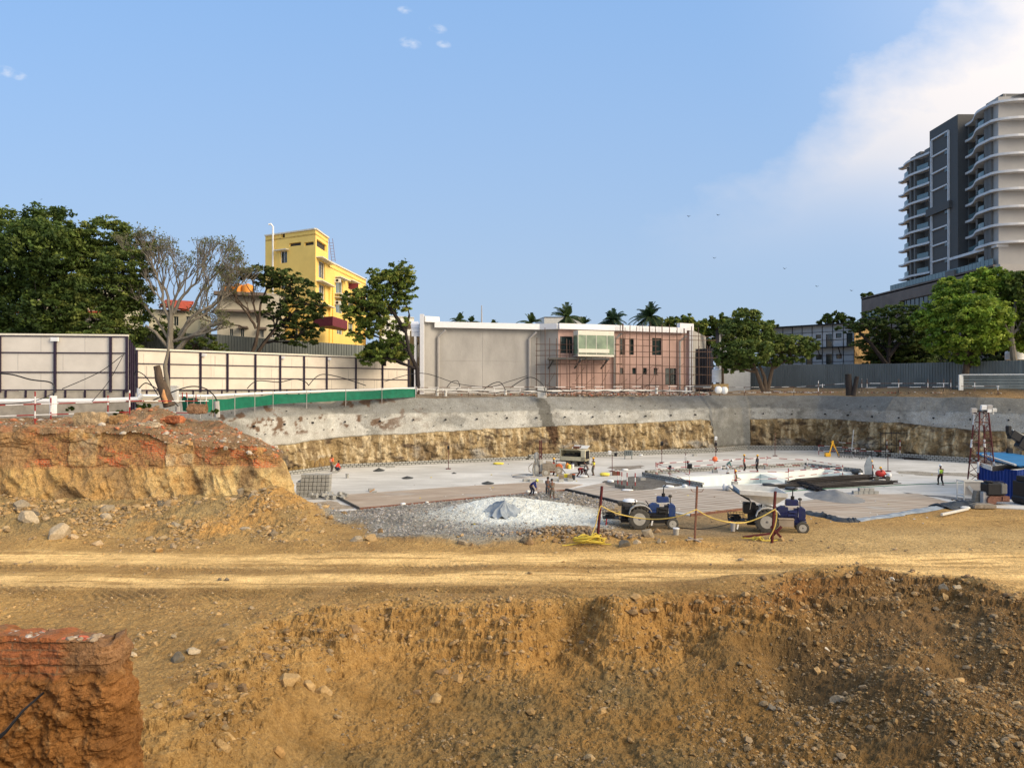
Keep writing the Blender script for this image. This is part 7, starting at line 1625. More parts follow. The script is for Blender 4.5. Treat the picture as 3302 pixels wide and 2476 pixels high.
# corner debris along the rim
n=900; u=rng.uniform(0,1,n); px=1380+u*920; Yd=91.5+ (px-1380)/920*7.5+rng.normal(0,.5,n); X_=(px-HX)/F*Yd; dens=rng.uniform(0,1,n)<np.interp(px,[1380,1700,1760,2100,2300],[.15,.2,1,.9,.6]); 
pal=np.array([(.42,.28,.18),(.5,.42,.36),(.25,.15,.10),(.55,.5,.45),(.14,.10,.08),(.38,.13,.08)])
stones('rim_debris',np.stack([X_,Yd,7.55+rng.uniform(0,.25,n)],1)[dens],rng.uniform(.06,.22,n)[dens],pal[rng.integers(0,6,n)][dens],rng,base=ICO0,label='broken rubble strewn along the rim under the scaffold',cat='rubble')
n=700; px=rng.uniform(2380,3330,n); Yd=np.interp(px,[2380,2450,2850,3300],[104,106,97,89])+rng.normal(0,.7,n)-1.5; dens=rng.uniform(0,1,n)<np.where((px<2700)|(px>3180),1,.3)
stones('rim_debris',np.stack([(px-HX)/F*Yd,Yd,np.full(n,7.95)],1)[dens],rng.uniform(.05,.2,n)[dens],pal[rng.integers(0,6,n)][dens],rng,label='brick rubble and litter on the right bank below the fence',cat='rubble')
for (px,py,Yd,w,h,lb) in ((1748,1258,91.5,1.1,1.3,'meter cabinet at the first scaffold post'),(553,1260,58.5,1.0,1.2,'distribution box beside the green hoarding corner')):
    p=at(px,py,Yd); mb=MB(); mb.box((p.x,p.y,p.z-.3),(w,.4,h)); mb.box((p.x,p.y,p.z-.3+h/2+.06),(w+.15,.5,.1)); mb.box((p.x,p.y-.22,p.z-.3),(w*.85,.04,h*.85)); mb.build('electrical_box',M['offwhite'],top=('pale '+lb,'electrical box'))
# ================================================================== MACHINES
def wheel(par,loc,r,w,rimr,hub,name='wheel',rim='dustwhite',lugs=18,tyre='rubber',steer=0):
    e=MB(); h=w/2; e.lathe((0,0,0),[(rimr*.98,-h*.8),(r*.86,-h),(r*.97,-h*.8),(r,-h*.35),(r,h*.35),(r*.97,h*.8),(r*.86,h),(rimr*.98,h*.8)],28,'Y')
    if lugs:
        for k in range(lugs):
            a=2*math.pi*k/lugs
            for sg in (-1,1):
                a2=a+(.12 if sg>0 else 0); c=Vector((math.cos(a2)*r*1.0,sg*h*.48,math.sin(a2)*r*1.0)); Mx=Matrix.Rotation(-a2,3,'Y')@Matrix.Rotation(sg*.5,3,'X'); e.box(c,(.07,h*.95,.055),M=Mx)
    t=e.build('tyre',M[tyre],parent=par,smooth=True); t.name=name; t.location=loc; t.rotation_euler=(0,0,steer)
    m=MB(); m.lathe((0,0,0),[(rimr,-h*.85),(rimr,-h*.6),(rimr*.62,-h*.25),(rimr*.55,-h*.5),(rimr*.30,-h*.55),(rimr*.30,h*.5),(rimr*.6,h*.3),(rimr,h*.6),(rimr,h*.85)],24,'Y'); m.build('rim',M[rim],parent=t,smooth=True)
    m=MB(); m.cyl((0,-h*.85,0),(0,-h*.4,0),rimr*.22,n=8)
    for k in range(6): a=k*math.pi/3; m.cyl((math.cos(a)*rimr*.36,-h*.62,math.sin(a)*rimr*.36),(math.cos(a)*rimr*.36,-h*.4,math.sin(a)*rimr*.36),.025,n=5)
    m.build('hub',M[hub],parent=t); return t
def tractor(loc,rz,blue,label,hopper=False,toolbox='black'):
    T=empty('tractor',loc,rz,label,'tractor','tractors with rear mounted machinery'); b=M[blue]
    wheel(T,(0,-.68,.66),.66,.36,.38,blue); wheel(T,(0,.68,.66),.66,.36,.38,blue); wheel(T,(2.05,-.62,.37),.37,.2,.22,'black' if not hopper else blue,lugs=0,name='front_wheel'); wheel(T,(2.05,.62,.37),.37,.2,.22,'black',lugs=0,name='front_wheel')
    m=MB(); m.box((.55,0,.72),(1.5,.46,.5)); m.box((1.5,0,.78),(.9,.42,.42)); m.box((1.2,0,.55),(2.3,.3,.22)); m.cyl((0,-.68,.66),(0,.68,.66),.13); m.cyl((2.05,-.62,.37),(2.05,.62,.37),.06)
    m.box((1.45,-.12,1.12),(.7,.3,.4)); m.cyl((1.25,-.25,1.0),(1.65,-.25,1.05),.09); m.cyl((1.3,-.3,1.25),(1.75,-.3,1.2),.05); m.box((1.75,.05,1.15),(.2,.5,.5)); m.box((.1,0,1.02),(.7,.5,.3)); m.build('engine',M['engine'] if not hopper else M['tractor_navy'],parent=T,bevel=.02)
    m=MB(); m.prismy([(.62,1.12),(.66,1.42),(.9,1.56),(1.28,1.52),(1.30,1.12)],-.26,.26); m.box((1.0,0,1.05),(.7,.5,.2)); m.build('dash_and_tank',b,parent=T,bevel=.03)
    m=MB(); m.prismy([(1.84,.74),(1.84,1.56),(2.05,1.56),(2.26,1.44),(2.28,.95),(2.16,.74)],-.27,.27); m.box((2.1,0,.80),(.4,.50,.12)); m.build('front_grille',b,parent=T,bevel=.03)
    m=MB(); m.box((2.285,0,1.18),(.02,.38,.42)); m.build('grille_mesh',M['black'],parent=T)
    for sy in (-.2,.2): m=MB(); m.cyl((2.27,sy,1.36),(2.30,sy,1.36),.06,n=12); m.build('headlight',M['offwhite'],parent=T)
    m=MB(); m.prismy([(1.14,1.60),(1.16,1.92),(1.24,1.97),(1.86,1.95),(1.90,1.60)],-.24,.24); m.build('raised_hood',b,parent=T,bevel=.02); m=MB(); m.beam((1.12,-.25,1.57),(1.92,-.25,1.60),.03,.05); m.beam((1.90,-.25,1.60),(1.86,-.25,.95),.03,.04); m.build('hood_trim',M['offwhite'],parent=T)
    m=MB(); m.cyl((1.55,-.1,1.96),(1.55,-.1,2.18),.11,n=10); m.tube([(1.55,-.1,2.15),(1.56,-.1,2.45),(1.60,-.1,2.62),(1.72,-.1,2.68)],.035,7); m.build('exhaust',M['black'],parent=T,smooth=True)
    m=MB(); m.cyl((1.98,-.05,1.5),(1.98,-.05,1.92),.035); m.lathe((1.98,-.05,1.92),[(.04,0),(.12,.03),(.12,.12),(.05,.16)],10); m.build('air_cleaner',M['oily'],parent=T)
    for sy in (-1,1):
        m=MB(); pts=[(-.62,.98),(-.52,1.28),(-.28,1.47),(.05,1.52),(.38,1.47),(.66,1.28),(.74,1.14)]
        for a,c in zip(pts,pts[1:]): m.beam((a[0],sy*.66,a[1]),(c[0],sy*.66,c[1]),.44,.035)
        m.prismy([(p[0],p[1]) for p in pts]+[(.5,1.15),(.2,1.33),(-.2,1.3),(-.5,1.05)],sy*.45-.012,sy*.45+.012); m.build('fender',M['dustwhite'] if not hopper else M['offwhite'],parent=T)
    m=MB(); m.cyl((.72,0,1.3),(.52,0,1.62),.03); ring=[(.50+.02+.16*math.cos(a)*.45,.20*math.sin(a),1.62+.20*math.cos(a)*.35*-1) for a in np.linspace(0,2*math.pi,17)]; m.tube(ring,.018,5); m.build('steering_wheel',M['black'],parent=T)
    m=MB(); m.box((.02,0,1.35),(.42,.45,.10)); m.box((-.2,0,1.55),(.08,.42,.38)); m.build('seat',M['black'],parent=T,bevel=.02)
    m=MB(); m.box((1.12,-.52,.62),(.86,.34,.44)); m.box((1.12,-.52,.86),(.92,.40,.05)); m.build('toolbox',M[toolbox],parent=T,bevel=.01)
    # rear machinery
    m=MB(); m.box((-.75,0,.95),(.55,.7,.65)); m.cyl((-.45,-.2,1.35),(-1.0,-.2,1.4),.22); m.cyl((-.5,.25,1.3),(-1.0,.25,1.3),.2); m.box((-.62,-.05,1.28),(.5,.8,.3)); m.cyl((-.95,-.42,.75),(-.45,-.42,.9),.1); m.box((-.75,.0,.5),(.7,.5,.3)); m.build('rear_compressor',M['engine'],parent=T,bevel=.03)
    m=MB()
    if not hopper: m.prismy([(-1.32,1.66),(-1.24,1.38),(-.62,1.42),(-.66,1.62)],-.35,.2); m.build('air_filter',M['oily'],parent=T,bevel=.04); m=MB(); m.lathe((-.50,.15,1.62),[(.48,0),(.44,.06),(.30,.13),(.1,.17)],16); m.build('dome_cover',M['white'],parent=T,smooth=True)
    else: m.box((-.95,-.05,1.38),(.75,.8,.62)); m.build('engine_housing',M['black'],parent=T,bevel=.04); m=MB(); m.cyl((-.45,-.3,1.3),(-.25,-.3,1.42),.13,n=10); m.build('lamp',M['pipe_grey'],parent=T)
    m=MB(); 
    for z in (.62,1.02):
        c=[(-1.25,-.45,z),(-2.2,-.45,z),(-2.2,.45,z),(-1.25,.45,z)]
        for a,d in zip(c,c[1:]): m.beam(a,d,.03,.03)
    for x in np.linspace(-2.2,-1.3,6):
        for sy in (-.45,.45): m.beam((x,sy,.62),(x,sy,1.02),.02,.02)
    for y in np.linspace(-.3,.3,4): m.beam((-2.2,y,.62),(-2.2,y,1.02),.02,.02)
    m.box((-1.7,0,.60),(1.0,.9,.03)); m.beam((-1.3,-.45,.62),(-.4,-.45,.55),.06,.08); m.beam((-1.3,.45,.62),(-.4,.45,.55),.06,.08)
    m.build('rear_cage',M['black'],parent=T)
    m=MB(); rnd=random.Random(3)
    for k in range(5):
        cx,r_=-1.7+rnd.uniform(-.15,.15),rnd.uniform(.2,.36); m.tube([(cx+r_*math.cos(a),.0+r_*math.sin(a),.68+k*.05) for a in np.linspace(0,2*math.pi,15)],.03,5)
    m.build('coiled_hose',M['black'],parent=T)
    m=MB(); m.beam((-2.0,-.47,.6),(-2.05,-.5,.02),.05,.05); m.build('stand_leg',M['redpaint'],parent=T)
    if hopper:
        m=MB(); top=[(-1.55,-.85,2.30),(1.15,-.95,2.20),(.75,.95,2.32),(-1.85,.9,2.42)]; bot=[(-.25,-.35,1.66),(.55,-.35,1.66),(.5,.35,1.7),(-.3,.35,1.7)]
        m.add(top+bot,[(0,1,5,4),(1,2,6,5),(2,3,7,6),(3,0,4,7),(4,5,6,7)]); rim=[(x,y,z+.12) for x,y,z in top]
        for a,c in zip(rim,rim[1:]+rim[:1]): m.beam(a,c,.05,.26)
        m.build('hopper',M['offwhite'],parent=T)
        m=MB(); m.add([(-2.0,-.9,2.52),(-.9,-.9,1.86),(-.9,.6,1.86),(-2.2,.7,2.60)],[(0,1,2,3)]); m.add([(-2.0,-.9,2.50),(-.9,-.9,1.84),(-.9,.6,1.84),(-2.2,.7,2.58)],[(3,2,1,0)]); m.build('canopy_flap',M['tarp_dark'],parent=T)
        m=MB(); m.beam((-.2,-.4,1.66),(-.2,-.45,1.30),.05,.05); m.beam((-.2,-.4,1.66),(.2,-.4,1.35),.05,.05); m.beam((.5,-.4,1.66),(.5,-.45,1.3),.05,.05); m.beam((-.9,-.85,1.9),(-.95,-.5,1.35),.025,.025); m.build('hopper_legs',M['offwhite'],parent=T)
    return T
t1=Vector((7.92,46.45,0)); t1.z=gz(7.9,45.7)-.01; t2=Vector((15.5,45.25,0)); t2.z=gz(15.5,44.5)-.03
tractor(t1,R(-4),'tractor_blue','blue tractor with white fenders and open hood, left of the two by the rock heap')
tractor(t2,R(-13),'tractor_navy','dark blue tractor carrying a big white hopper, right of the two',True,'plank')
# ---------- compressor trailer
K=empty('air_compressor',gp(1856,1506),R(-158),'beige towable air compressor with open side flaps standing on the slab','compressor')
# local x forward = radiator end (turned to the camera right)
p=gp(1862,1505); K.location=(p.x-.2,p.y+1.2,0); K.rotation_euler=(0,0,R(-28)); K.scale=(.72,.72,.72)
L_,W2,z0,z1=4.2,1.9,.85,2.45
m=MB(); m.box((0,0,z0+.3),(L_,W2,.62)); m.box((0,W2/2-.03,1.7),(L_,.06,1.5)); m.box((L_/2-.35,0,1.65),(.7,W2,1.6)); m.box((-L_/2+.1,0,1.65),(.2,W2,1.6)); m.box((0,0,z1),(L_,W2*.96,.08)); m.build('housing',M['beige_metal'],parent=K,bevel=.03)
m=MB(); m.box((L_/2+.01,0,1.75),(.04,W2*.74,1.25)); m.build('radiator',M['black'],parent=K)
for k in range(6): m=MB(); m.box((L_/2+.04,-.62+k*.25,1.75),(.02,.025,1.2)); m.build('radiator_bar',M['oily'],parent=K)
m=MB(); m.box((-.4,0,1.4),(2.3,1.3,.7)); m.cyl((-1.3,-.4,1.6),(-.2,-.4,1.6),.33); m.cyl((0,.1,1.7),(.9,.1,1.7),.3); m.box((.6,-.5,1.3),(.5,.4,.5)); m.build('engine',M['engine'],parent=K)
m=MB(); m.add([(-1.9,-W2/2,z1),(1.3,-W2/2,z1),(1.1,-W2/2-1.1,z1+.28),(-2.1,-W2/2-1.1,z1+.28)],[(0,1,2,3)]); m.add([(-1.9,-W2/2,z1+.03),(1.3,-W2/2,z1+.03),(1.1,-W2/2-1.1,z1+.31),(-2.1,-W2/2-1.1,z1+.31)],[(3,2,1,0)]); m.build('side_flap',M['beige_metal'],parent=K)
m=MB(); m.box((.4,W2/2+.55,z1+.33),(2.6,1.2,.04),M=Matrix.Rotation(.35,3,'X')); m.build('side_flap',M['offwhite'],parent=K)
m=MB(); m.cyl((.3,0,z1+.05),(.3,0,z1+.3),.12); m.cyl((-.2,0,z1+.38),(.75,0,z1+.38),.2,n=14); m.tube([(.7,0,z1+.4),(.95,0,z1+.45),(1.05,0,z1+.65)],.1,8); m.build('silencer',M['rust'],parent=K,smooth=True)
for x in (-.7,.35):
    for sy in (-.85,.85): m=MB(); m.lathe((x,sy,.42),[(.2,-.1),(.42,-.1),(.42,.1),(.2,.1)],18,'Y'); w=m.build('wheel',M['rubber'],parent=K,smooth=True)
m=MB(); m.box((0,0,.72),(L_*1.02,1.5,.16)); m.beam((-L_/2,0,.7),(-L_/2-1.1,0,.62),.14,.14); m.cyl((-L_/2-1.0,0,.62),(-L_/2-1.0,0,.05),.05); m.cyl((L_/2-.2,-.5,.7),(L_/2-.2,-.5,.03),.05); m.box((L_/2-.5,0,.45),(1.2,1.2,.3)); m.build('chassis',M['black'],parent=K)
# jerrycans in front of it
def can(px,py,w,h,m_,label,name='jerrycan',cat='jerrycan',group=None,lid=None,taper=.92):
    p=gp(px,py); r_=w/F*p.y/2; hh=h/F*p.y; T=empty(name,p,label=label,cat=cat,group=group); mb=MB(); mb.lathe((0,0,0),[(r_*taper,0),(r_,hh*.12),(r_,hh*.80),(r_*.8,hh*.93),(r_*.3,hh*.96)] if name=='jerrycan' else [(r_*.82,0),(r_,hh)],12); mb.build('body',M[m_],parent=T,smooth=True)
    mb=MB(); mb.cyl((0,0,hh*.95),(0,0,hh*1.06),r_*.3) if name=='jerrycan' else mb.lathe((0,0,hh),[(r_*1.06,-.03),(r_*1.06,.03),(r_*.85,.035)],12); mb.build('lid',M[lid or m_],parent=T)
can(1822,1509,9,17,'offwhite','white jerrycan, leftmost of the row by the compressor'); can(1829,1510,11,17,'orange_tank','amber jerrycan behind the yellow one by the compressor'); can(1836,1511,11,14,'plastic_yellow','yellow jerrycan in front of the compressor wheel'); can(1847,1510,9,15,'white','white drum with yellow foot, right of the row by the compressor','bucket','drum',lid='tractor_blue')
can(1797,1534,6,10,'plastic_yellow','small yellow can at the drill operator feet'); can(1850,1547,11,18,'tarp_dark','dark grey bucket with orange rim near the planks','bucket','bucket',lid='orange_machine')
can(1120,1541,11,13,'block_grey','grey bucket standing alone on the slab, left part','bucket','bucket'); can(2180,1726,20,23,'dustwhite','white paint bucket on the earth by the first tractor front wheel','bucket','bucket',lid='white'); can(2363,1712,16,25,'pipe_grey','pale plastic container beside the second tractor cage','bucket','container')
for (px,py,w,h,m_,lb,nm) in ((1208,1589,14,9,'block_grey','grey block with a brown broom head beside it','offcut'),(1200,1586,16,5,'wood_raw','orange-brown wooden offcut leaning by the striped bay','offcut')):
    p=gp(px,py); mb=MB(); mb.box((0,0,h/F*p.y/2),(w/F*p.y,.25,h/F*p.y*.6),M=Matrix.Rotation(-.5 if m_=='wood_raw' else 0,3,'Y')); o=mb.build(nm,M[m_]); o.location=p; prop(o,lb,'offcut')
# ---------- drill rig
D_=empty('drill_rig',gp(1745,1534),0,'dusty wheeled drill rig with tall dark red mast','drill rig'); o=D_.location; s_=o.y/F
def dl(px,py,dy=0): return Vector(((px-HX)*(o.y+dy)/F-o.x,dy,CAMZ-(py-HY)*(o.y+dy)/F))
m=MB(); a=dl(1743,1528); b=dl(1743,1419); m.box((a+b)/2+Vector((-.07,0,0)),(.10,.16,b.z-a.z)); m.box((a+b)/2+Vector((.09,0,0)),(.08,.12,b.z-a.z)); m.build('mast',M['maroon'],parent=D_)
m=MB(); 
for k in range(7): z=1.2+k*.72; m.box((a.x+.02,-.02,z),(.2,.06,.05))
m.build('mast_rungs',M['black'],parent=D_)
m=MB(); m.lathe(dl(1731,1531)+Vector((0,.3,0)),[(.40,.05),(.46,.5),(.40,.75),(.24,1.0),(.2,1.5),(.28,1.6),(.26,2.0),(.12,2.2)],14); m.tube([dl(1718,1508),dl(1720,1530),dl(1733,1532)],.07); m.box(dl(1746,1500),(.35,.3,1.2)); m.build('dust_collector',M['dustwhite'],parent=D_,smooth=True)
m=MB(); m.beam(dl(1752,1512),dl(1800,1516),.9,.18); m.box(dl(1770,1502),(1.3,.8,.5)); m.cyl(dl(1760,1492),dl(1778,1494),.22); m.cyl(dl(1768,1500),dl(1785,1498),.18); m.cyl(dl(1755,1505),dl(1790,1492),.06); m.build('engine_frame',M['dust_machine'],parent=D_)
m=MB(); m.beam(dl(1772,1518),dl(1806,1521),.5,.2); m.lathe(dl(1803,1506)+Vector((0,0,0)),[(.26,-.2),(.3,-.2),(.36,.15),(.2,.2)],14,'Y'); m.beam(dl(1793,1496),dl(1797,1524),.12,.18); m.build('red_frame',M['orange_machine'],parent=D_)
for (px,py,rr_,dy) in ((1760,1524,.42,-.5),(1801,1517,.40,-.3),(1775,1512,.38,1.2)): 
    m=MB(); m.lathe(dl(px,py,dy),[(rr_*.5,-.12),(rr_,-.12),(rr_,.12),(rr_*.5,.12)],18,'Y'); w=m.build('wheel',M['dust_machine'],parent=D_,smooth=True); m=MB(); m.lathe(dl(px,py,dy),[(rr_*.25,-.14),(rr_*.52,-.13),(rr_*.52,.1),(rr_*.25,.1)],12,'Y'); m.build('rim',M['dustwhite'],parent=w)
m=MB(); m.tube([dl(1731,1494),dl(1715,1494),dl(1705,1505),dl(1706,1519),dl(1714,1522)],.04,6); m.tube([dl(1724,1485),dl(1722,1495),dl(1719,1506)],.05,6); m.tube([dl(1750,1495),dl(1763,1500),dl(1770,1508)],.04,6); m.build('hose',M['dust_machine'],parent=D_,smooth=True)
m=MB(); m.beam(dl(1804,1500),dl(1823,1525),.07,.07); m.build('tow_bar',M['black'],parent=D_)
def gpipe(pts,r,m_,label,cat='hose',name='hose'):
    P=[]; Q=[gp(*p)+Z3(r) for p in pts]
    for i in range(len(Q)-1):
        a=Q[max(i-1,0)];b=Q[i];c=Q[i+1];d=Q[min(i+2,len(Q)-1)]
        for k in range(8): t=k/8; P.append(.5*((2*b)+(c-a)*t+(2*a-5*b+4*c-d)*t*t+(3*b-a-3*c+d)*t**3))
    P.append(Q[-1]); mb=MB(); mb.tube(P,r,5); return mb.build(name,M[m_],smooth=True,top=(label,cat))
gpipe([(1652,1535),(1700,1539),(1760,1538),(1840,1528)],.045,'pipe_grey','thin grey pipe lying on the slab in front of the drill rig')
gpipe([(1650,1534),(1668,1531),(1700,1530),(1725,1534),(1700,1541),(1668,1541),(1653,1538)],.05,'pipe_grey','grey hose loop left of the drill rig')
gpipe([(1795,1530),(1830,1529),(1870,1524),(1900,1513)],.04,'black','dark hose from the compressor to the drill rig')
gpipe([(1700,1595),(1760,1606),(1830,1622),(1900,1650),(1938,1656)],.05,'tarp_dark','long dark hose crossing the white powder to the tractor')
gpipe([(1935,1680),(1908,1688),(1905,1700),(1930,1712),(1980,1716)],.04,'pipe_grey','pale hose curled left of the first tractor')
gpipe([(2400,1597),(2600,1580),(2800,1570),(3000,1560),(3140,1556)],.03,'green_net','thin green hose stretched across the slab towards the mast')
gpipe([(2185,1701),(2260,1706),(2330,1695),(2390,1675)],.03,'black','thin dark cable lying between the two tractors')
def plankpile(pts,n,r,m_,label,cat,seed,name='rebar_bundle',h=.3,sp=.5):
    rnd=random.Random(seed); a,b=gp(*pts[0]),gp(*pts[1]); d=(b-a).normalized(); q=Vector((-d.y,d.x,0)); mb=MB()
    for k in range(n):
        o=q*rnd.uniform(-sp,sp)+Z3(rnd.uniform(.03,h)); u,v=rnd.uniform(-.9,.6),rnd.uniform(-.9,.9); m2=a.lerp(b,.5)+o+Z3(rnd.uniform(-.02,.10)); mb.tube([a+d*u+o,m2,b+d*v+o+q*rnd.uniform(-.4,.4)],r,4)
    return mb.build(name,M[m_],top=(label,cat))
plankpile(((2570,1562),(2795,1545)),46,.035,'rebar','big dark bundle of reinforcing bars along the near side of the sump','rebar bundle',1,h=.45)
plankpile(((2618,1575),(2870,1560)),30,.035,'rebar','second dark rebar bundle in front of the big one','rebar bundle',2,h=.28,sp=.35)
plankpile(((2400,1582),(2580,1567)),22,.035,'rebar','long low rebar bundle left of the crossing point','rebar bundle',3,h=.2,sp=.35)
plankpile(((2570,1562),(2645,1586)),26,.035,'rebar','short rebar bundle crossing the others','rebar bundle',4,h=.3,sp=.3)
plankpile(((3052,1484),(3128,1482)),16,.04,'rebar','dark bars stacked by the far block wall left of the mast','rebar bundle',5,h=.35)
plankpile(((2920,1481),(2975,1484)),10,.04,'rebar','small pile of dark bars by the far block wall','rebar bundle',6,h=.15)
plankpile(((2310,1656+14),(2312,1671)),1,.01,'rebar','x','x',7) if False else None
# starter bars for the far column
rnd=random.Random(9); SB=empty('column_cage',gp(2756,1470),label='cluster of upright starter bars on the far part of the slab',cat='rebar')
for px in np.linspace(2700,2812,34):
    p=gp(px,1470+ (px-2700)*.05+rnd.uniform(-3,6)); m=MB(); m.cyl(p,p+Vector((rnd.uniform(-.05,.05),0,rnd.uniform(.7,1.15))),.035,n=4); m.build('starter_bar',M['rebar'],parent=SB,world=True)
def frame4(px,py,w,h,d,m_,label):
    p=gp(px,py); mb=MB()
    for x in (-w/2,0,w/2):
        for y in (0,d): mb.cyl((x,y,0),(x,y,h),.04,n=5)
    for z in (h*.5,h*.95):
        for y in (0,d): mb.cyl((-w/2,y,z),(w/2,y,z),.035,n=5)
    o=mb.build('tube_frame',M[m_]); o.location=p; prop(o,label,'frame')
frame4(2882,1476,2.6,3.2,1.2,'black','dark tube frame standing on the far slab right of the starter bars')
m=MB(); p=gp(2671,1472); m.beam(p,p+Vector((.6,0,2.0)),.12,.12); m.beam(p+Vector((.5,0,2.0)),p+Vector((1.3,0,.1)),.06,.06); m.beam(p+Vector((.45,.3,1.9)),p+Vector((1.5,.3,.1)),.06,.06); m.box(p+Vector((-.1,0,.25)),(.6,.5,.45)); m.build('core_drill',M['helmet_yellow'],top=('yellow frame drill with red foot near the far block wall','drill'))
m=MB(); p=gp(2745,1440+25); m.beam(p,p+Vector((.3,0,3.2)),.2,.06); m.build('leaning_board',M['offwhite'],top=('pale board leaning upright among the far starter bars','board'))
# small lamps on stands
def lampstand(px,py,h,label,heads,m_='maroon'):
    p=gp(px,py); T=empty('work_light',p,label=label,cat='work light',group='work lights on thin poles'); mb=MB(); mb.cyl((0,0,0),(0,0,h),.035,n=6); mb.box((0,0,.04),(.5,.4,.08)); mb.build('pole',M[m_],parent=T)
    for (dx,dz,w,hh,mm) in heads:
        w*=.68; hh*=.68; mb=MB(); mb.box((dx,-.05,h+dz),(w,.22,hh),M=Matrix.Rotation(.3,3,'X')); mb.box((dx,.08,h+dz),(w*.5,.1,hh*.5)); mb.build('lamp_head',M[mm],parent=T)
lampstand(1974,1520,1.7,'work light with white reflector left of the striped posts',[(-.25,.25,.45,.5,'white'),(.35,.05,.4,.45,'black')])
lampstand(2134,1492,2.2,'work light pole against the soil, left of the panel concrete',[(0,0,.45,.6,'black')]); lampstand(2211,1518,1.9,'pole with white hanging lamp by the sump barrier',[(0,-.6,.25,.7,'offwhite'),(.2,-1.0,.2,.4,'black')]); lampstand(2308,1487,2.7,'pole with white box on top in front of the concrete panel',[(0,0,.4,.55,'white'),(0,-.7,.35,.5,'black')]); lampstand(2223,1560,1.5,'dark round work light at the left end of the sump',[(0,.1,.6,.6,'black')]); lampstand(2160,1540,1.0,'small dark lamp hanging on the left sump barrier',[(0,.0,.35,.5,'black')]); lampstand(1446,1512,2.3,'thin pole with dark lamp near the low block wall',[(0,0,.3,.5,'black')]); lampstand(2863,1520,1.7,'pole with dark lamp behind the red mixer',[(.1,0,.4,.4,'black')]); lampstand(2499,1470,2.8,'thin plain pole standing on the far slab',[(0,0,.1,.1,'rust')])
mb=MB(); p=gp(2305,1524); 
v=ICO2[0]*.27; v=v+np.array([0,0,1.4]); o=npmesh('marker_ball',v,ICO2[1],M['vest_orange']); o.location=p; prop(o,'orange ball marker on the barrier post left of the bending man','marker')
# panel box on legs
E_=empty('switch_box',gp(2026,1480),label='grey electrical switch box on legs by the far block wall',cat='switch box'); mb=MB(); mb.box((0,0,.75),(.95,.4,.65)); mb.build('cabinet',M['zinc_light'],parent=E_); mb=MB()
for i in range(6): mb.box((-.25+(i%3)*.25,-.21,.68+(i//3)*.2),(.11,.04,.1))
mb.build('switches',M['black'],parent=E_)
for x in (-.42,.42): mb=MB(); mb.box((x,0,.22),(.06,.25,.44)); mb.build('leg',M['zinc'],parent=E_)
# mixer
p=gp(2838,1548); E_=empty('concrete_mixer',p,label='small red concrete mixer right of the rebar bundles',cat='mixer'); mb=MB(); mb.lathe((0,0,.62),[(.14,-.42),(.30,-.25),(.32,.10),(.22,.36),(.15,.42)],12,'X'); mb.build('drum',M['red_machine'],parent=E_,smooth=True)
mb=MB(); mb.beam((-.5,0,.2),(.5,0,.2),.5,.1); mb.beam((-.4,-.2,.2),(0,-.2,.9),.08,.08); mb.beam((.4,-.2,.2),(0,-.2,.9),.08,.08); mb.build('frame',M['black'],parent=E_)
for x in (-.5,.55): mb=MB(); mb.lathe((x,-.3,.22),[(.08,-.06),(.22,-.06),(.22,.06),(.08,.06)],14,'Y'); mb.build('wheel',M['rubber'],parent=E_)
bagp=gp(2858,1540)
for (px,py,w,h,mm,lb) in ((2866,1538,16,13,'white','white cement sacks right of the crouching worker'),(2800,1540,18,12,'offwhite','pale sack between the rebar and the mixer')): bag(px,py,w,h,M[mm],lb,px%17)
# dark tarp draped over a frame
def drape(name,pts,m_,label,cat):
    mb=MB(); P=[gp(px,py)+Z3(h) for px,py,h in pts]; mb.add(P,[tuple(range(len(P)))]); mb.add([q+Vector((0,.05,0)) for q in P],[tuple(range(len(P)))[::-1]]); o=mb.build(name,M[m_],top=(label,cat)); return o
drape('draped_sheet',[(2790,1545,0),(2787,1545,1.3),(2797,1545,2.0),(2806,1545,2.25),(2812,1545,1.5),(2812,1545,.1)],'tarp_grey','grey sheet hung up behind the worker in orange','sheet')
bag(2763,1528,42,16,M['tarp_dark'],'dark crumpled sheet spread left of the hung grey sheet',5,cat='sheet',name='crumpled_sheet')
# ---------- flood light mast
base=gp(3165,1592); E_=empty('light_mast',base,label='tall dark red lattice light mast with white floodlights on top',cat='light mast'); H_=6.7; mb=MB()
hw0,hw1=.80,.36
cor=lambda t,i: Vector((((-1,1,1,-1)[i])*(hw0+(hw1-hw0)*t),((-1,-1,1,1)[i])*(hw0+(hw1-hw0)*t)*.9,H_*t))
for i in range(4):
    mb=MB(); mb.cyl(cor(0,i),cor(1,i),.055,n=6); mb.build('leg',M['maroon'],parent=E_)
    for (t0,t1_) in ((0,.09),(.27,.40)) if i<2 else ((.56,.66),(.84,.98)): mb=MB(); mb.cyl(cor(t0,i)+Vector((0,-.01,0)),cor(t1_,i)+Vector((0,-.01,0)),.075,n=6); mb.build('white_sleeve',M['white'],parent=E_)
for k in range(8):
    t0,t1_=k/8,(k+1)/8; mb=MB()
    for i in range(4):
        j=(i+1)%4
        if k%2: mb.cyl(cor(t0,i),cor(t1_,j),.03,n=4)
        else: mb.cyl(cor(t0,j),cor(t1_,i),.03,n=4)
        if k in (0,2,4,6,7): mb.cyl(cor(t1_,i),cor(t1_,j),.03,n=4)
    mb.build('bracing',M['rust'],parent=E_)
mb=MB(); a=Vector((.25,-.8,0)); b=Vector((.12,-.38,H_))
for dx in (-.18,.18): mb.cyl(a+Vector((dx,0,0)),b+Vector((dx,0,0)),.022,n=4)
for k in range(22): q=a.lerp(b,k/22); mb.cyl(q+Vector((-.18,0,0)),q+Vector((.18,0,0)),.018,n=4)
mb.build('ladder',M['maroon'],parent=E_)
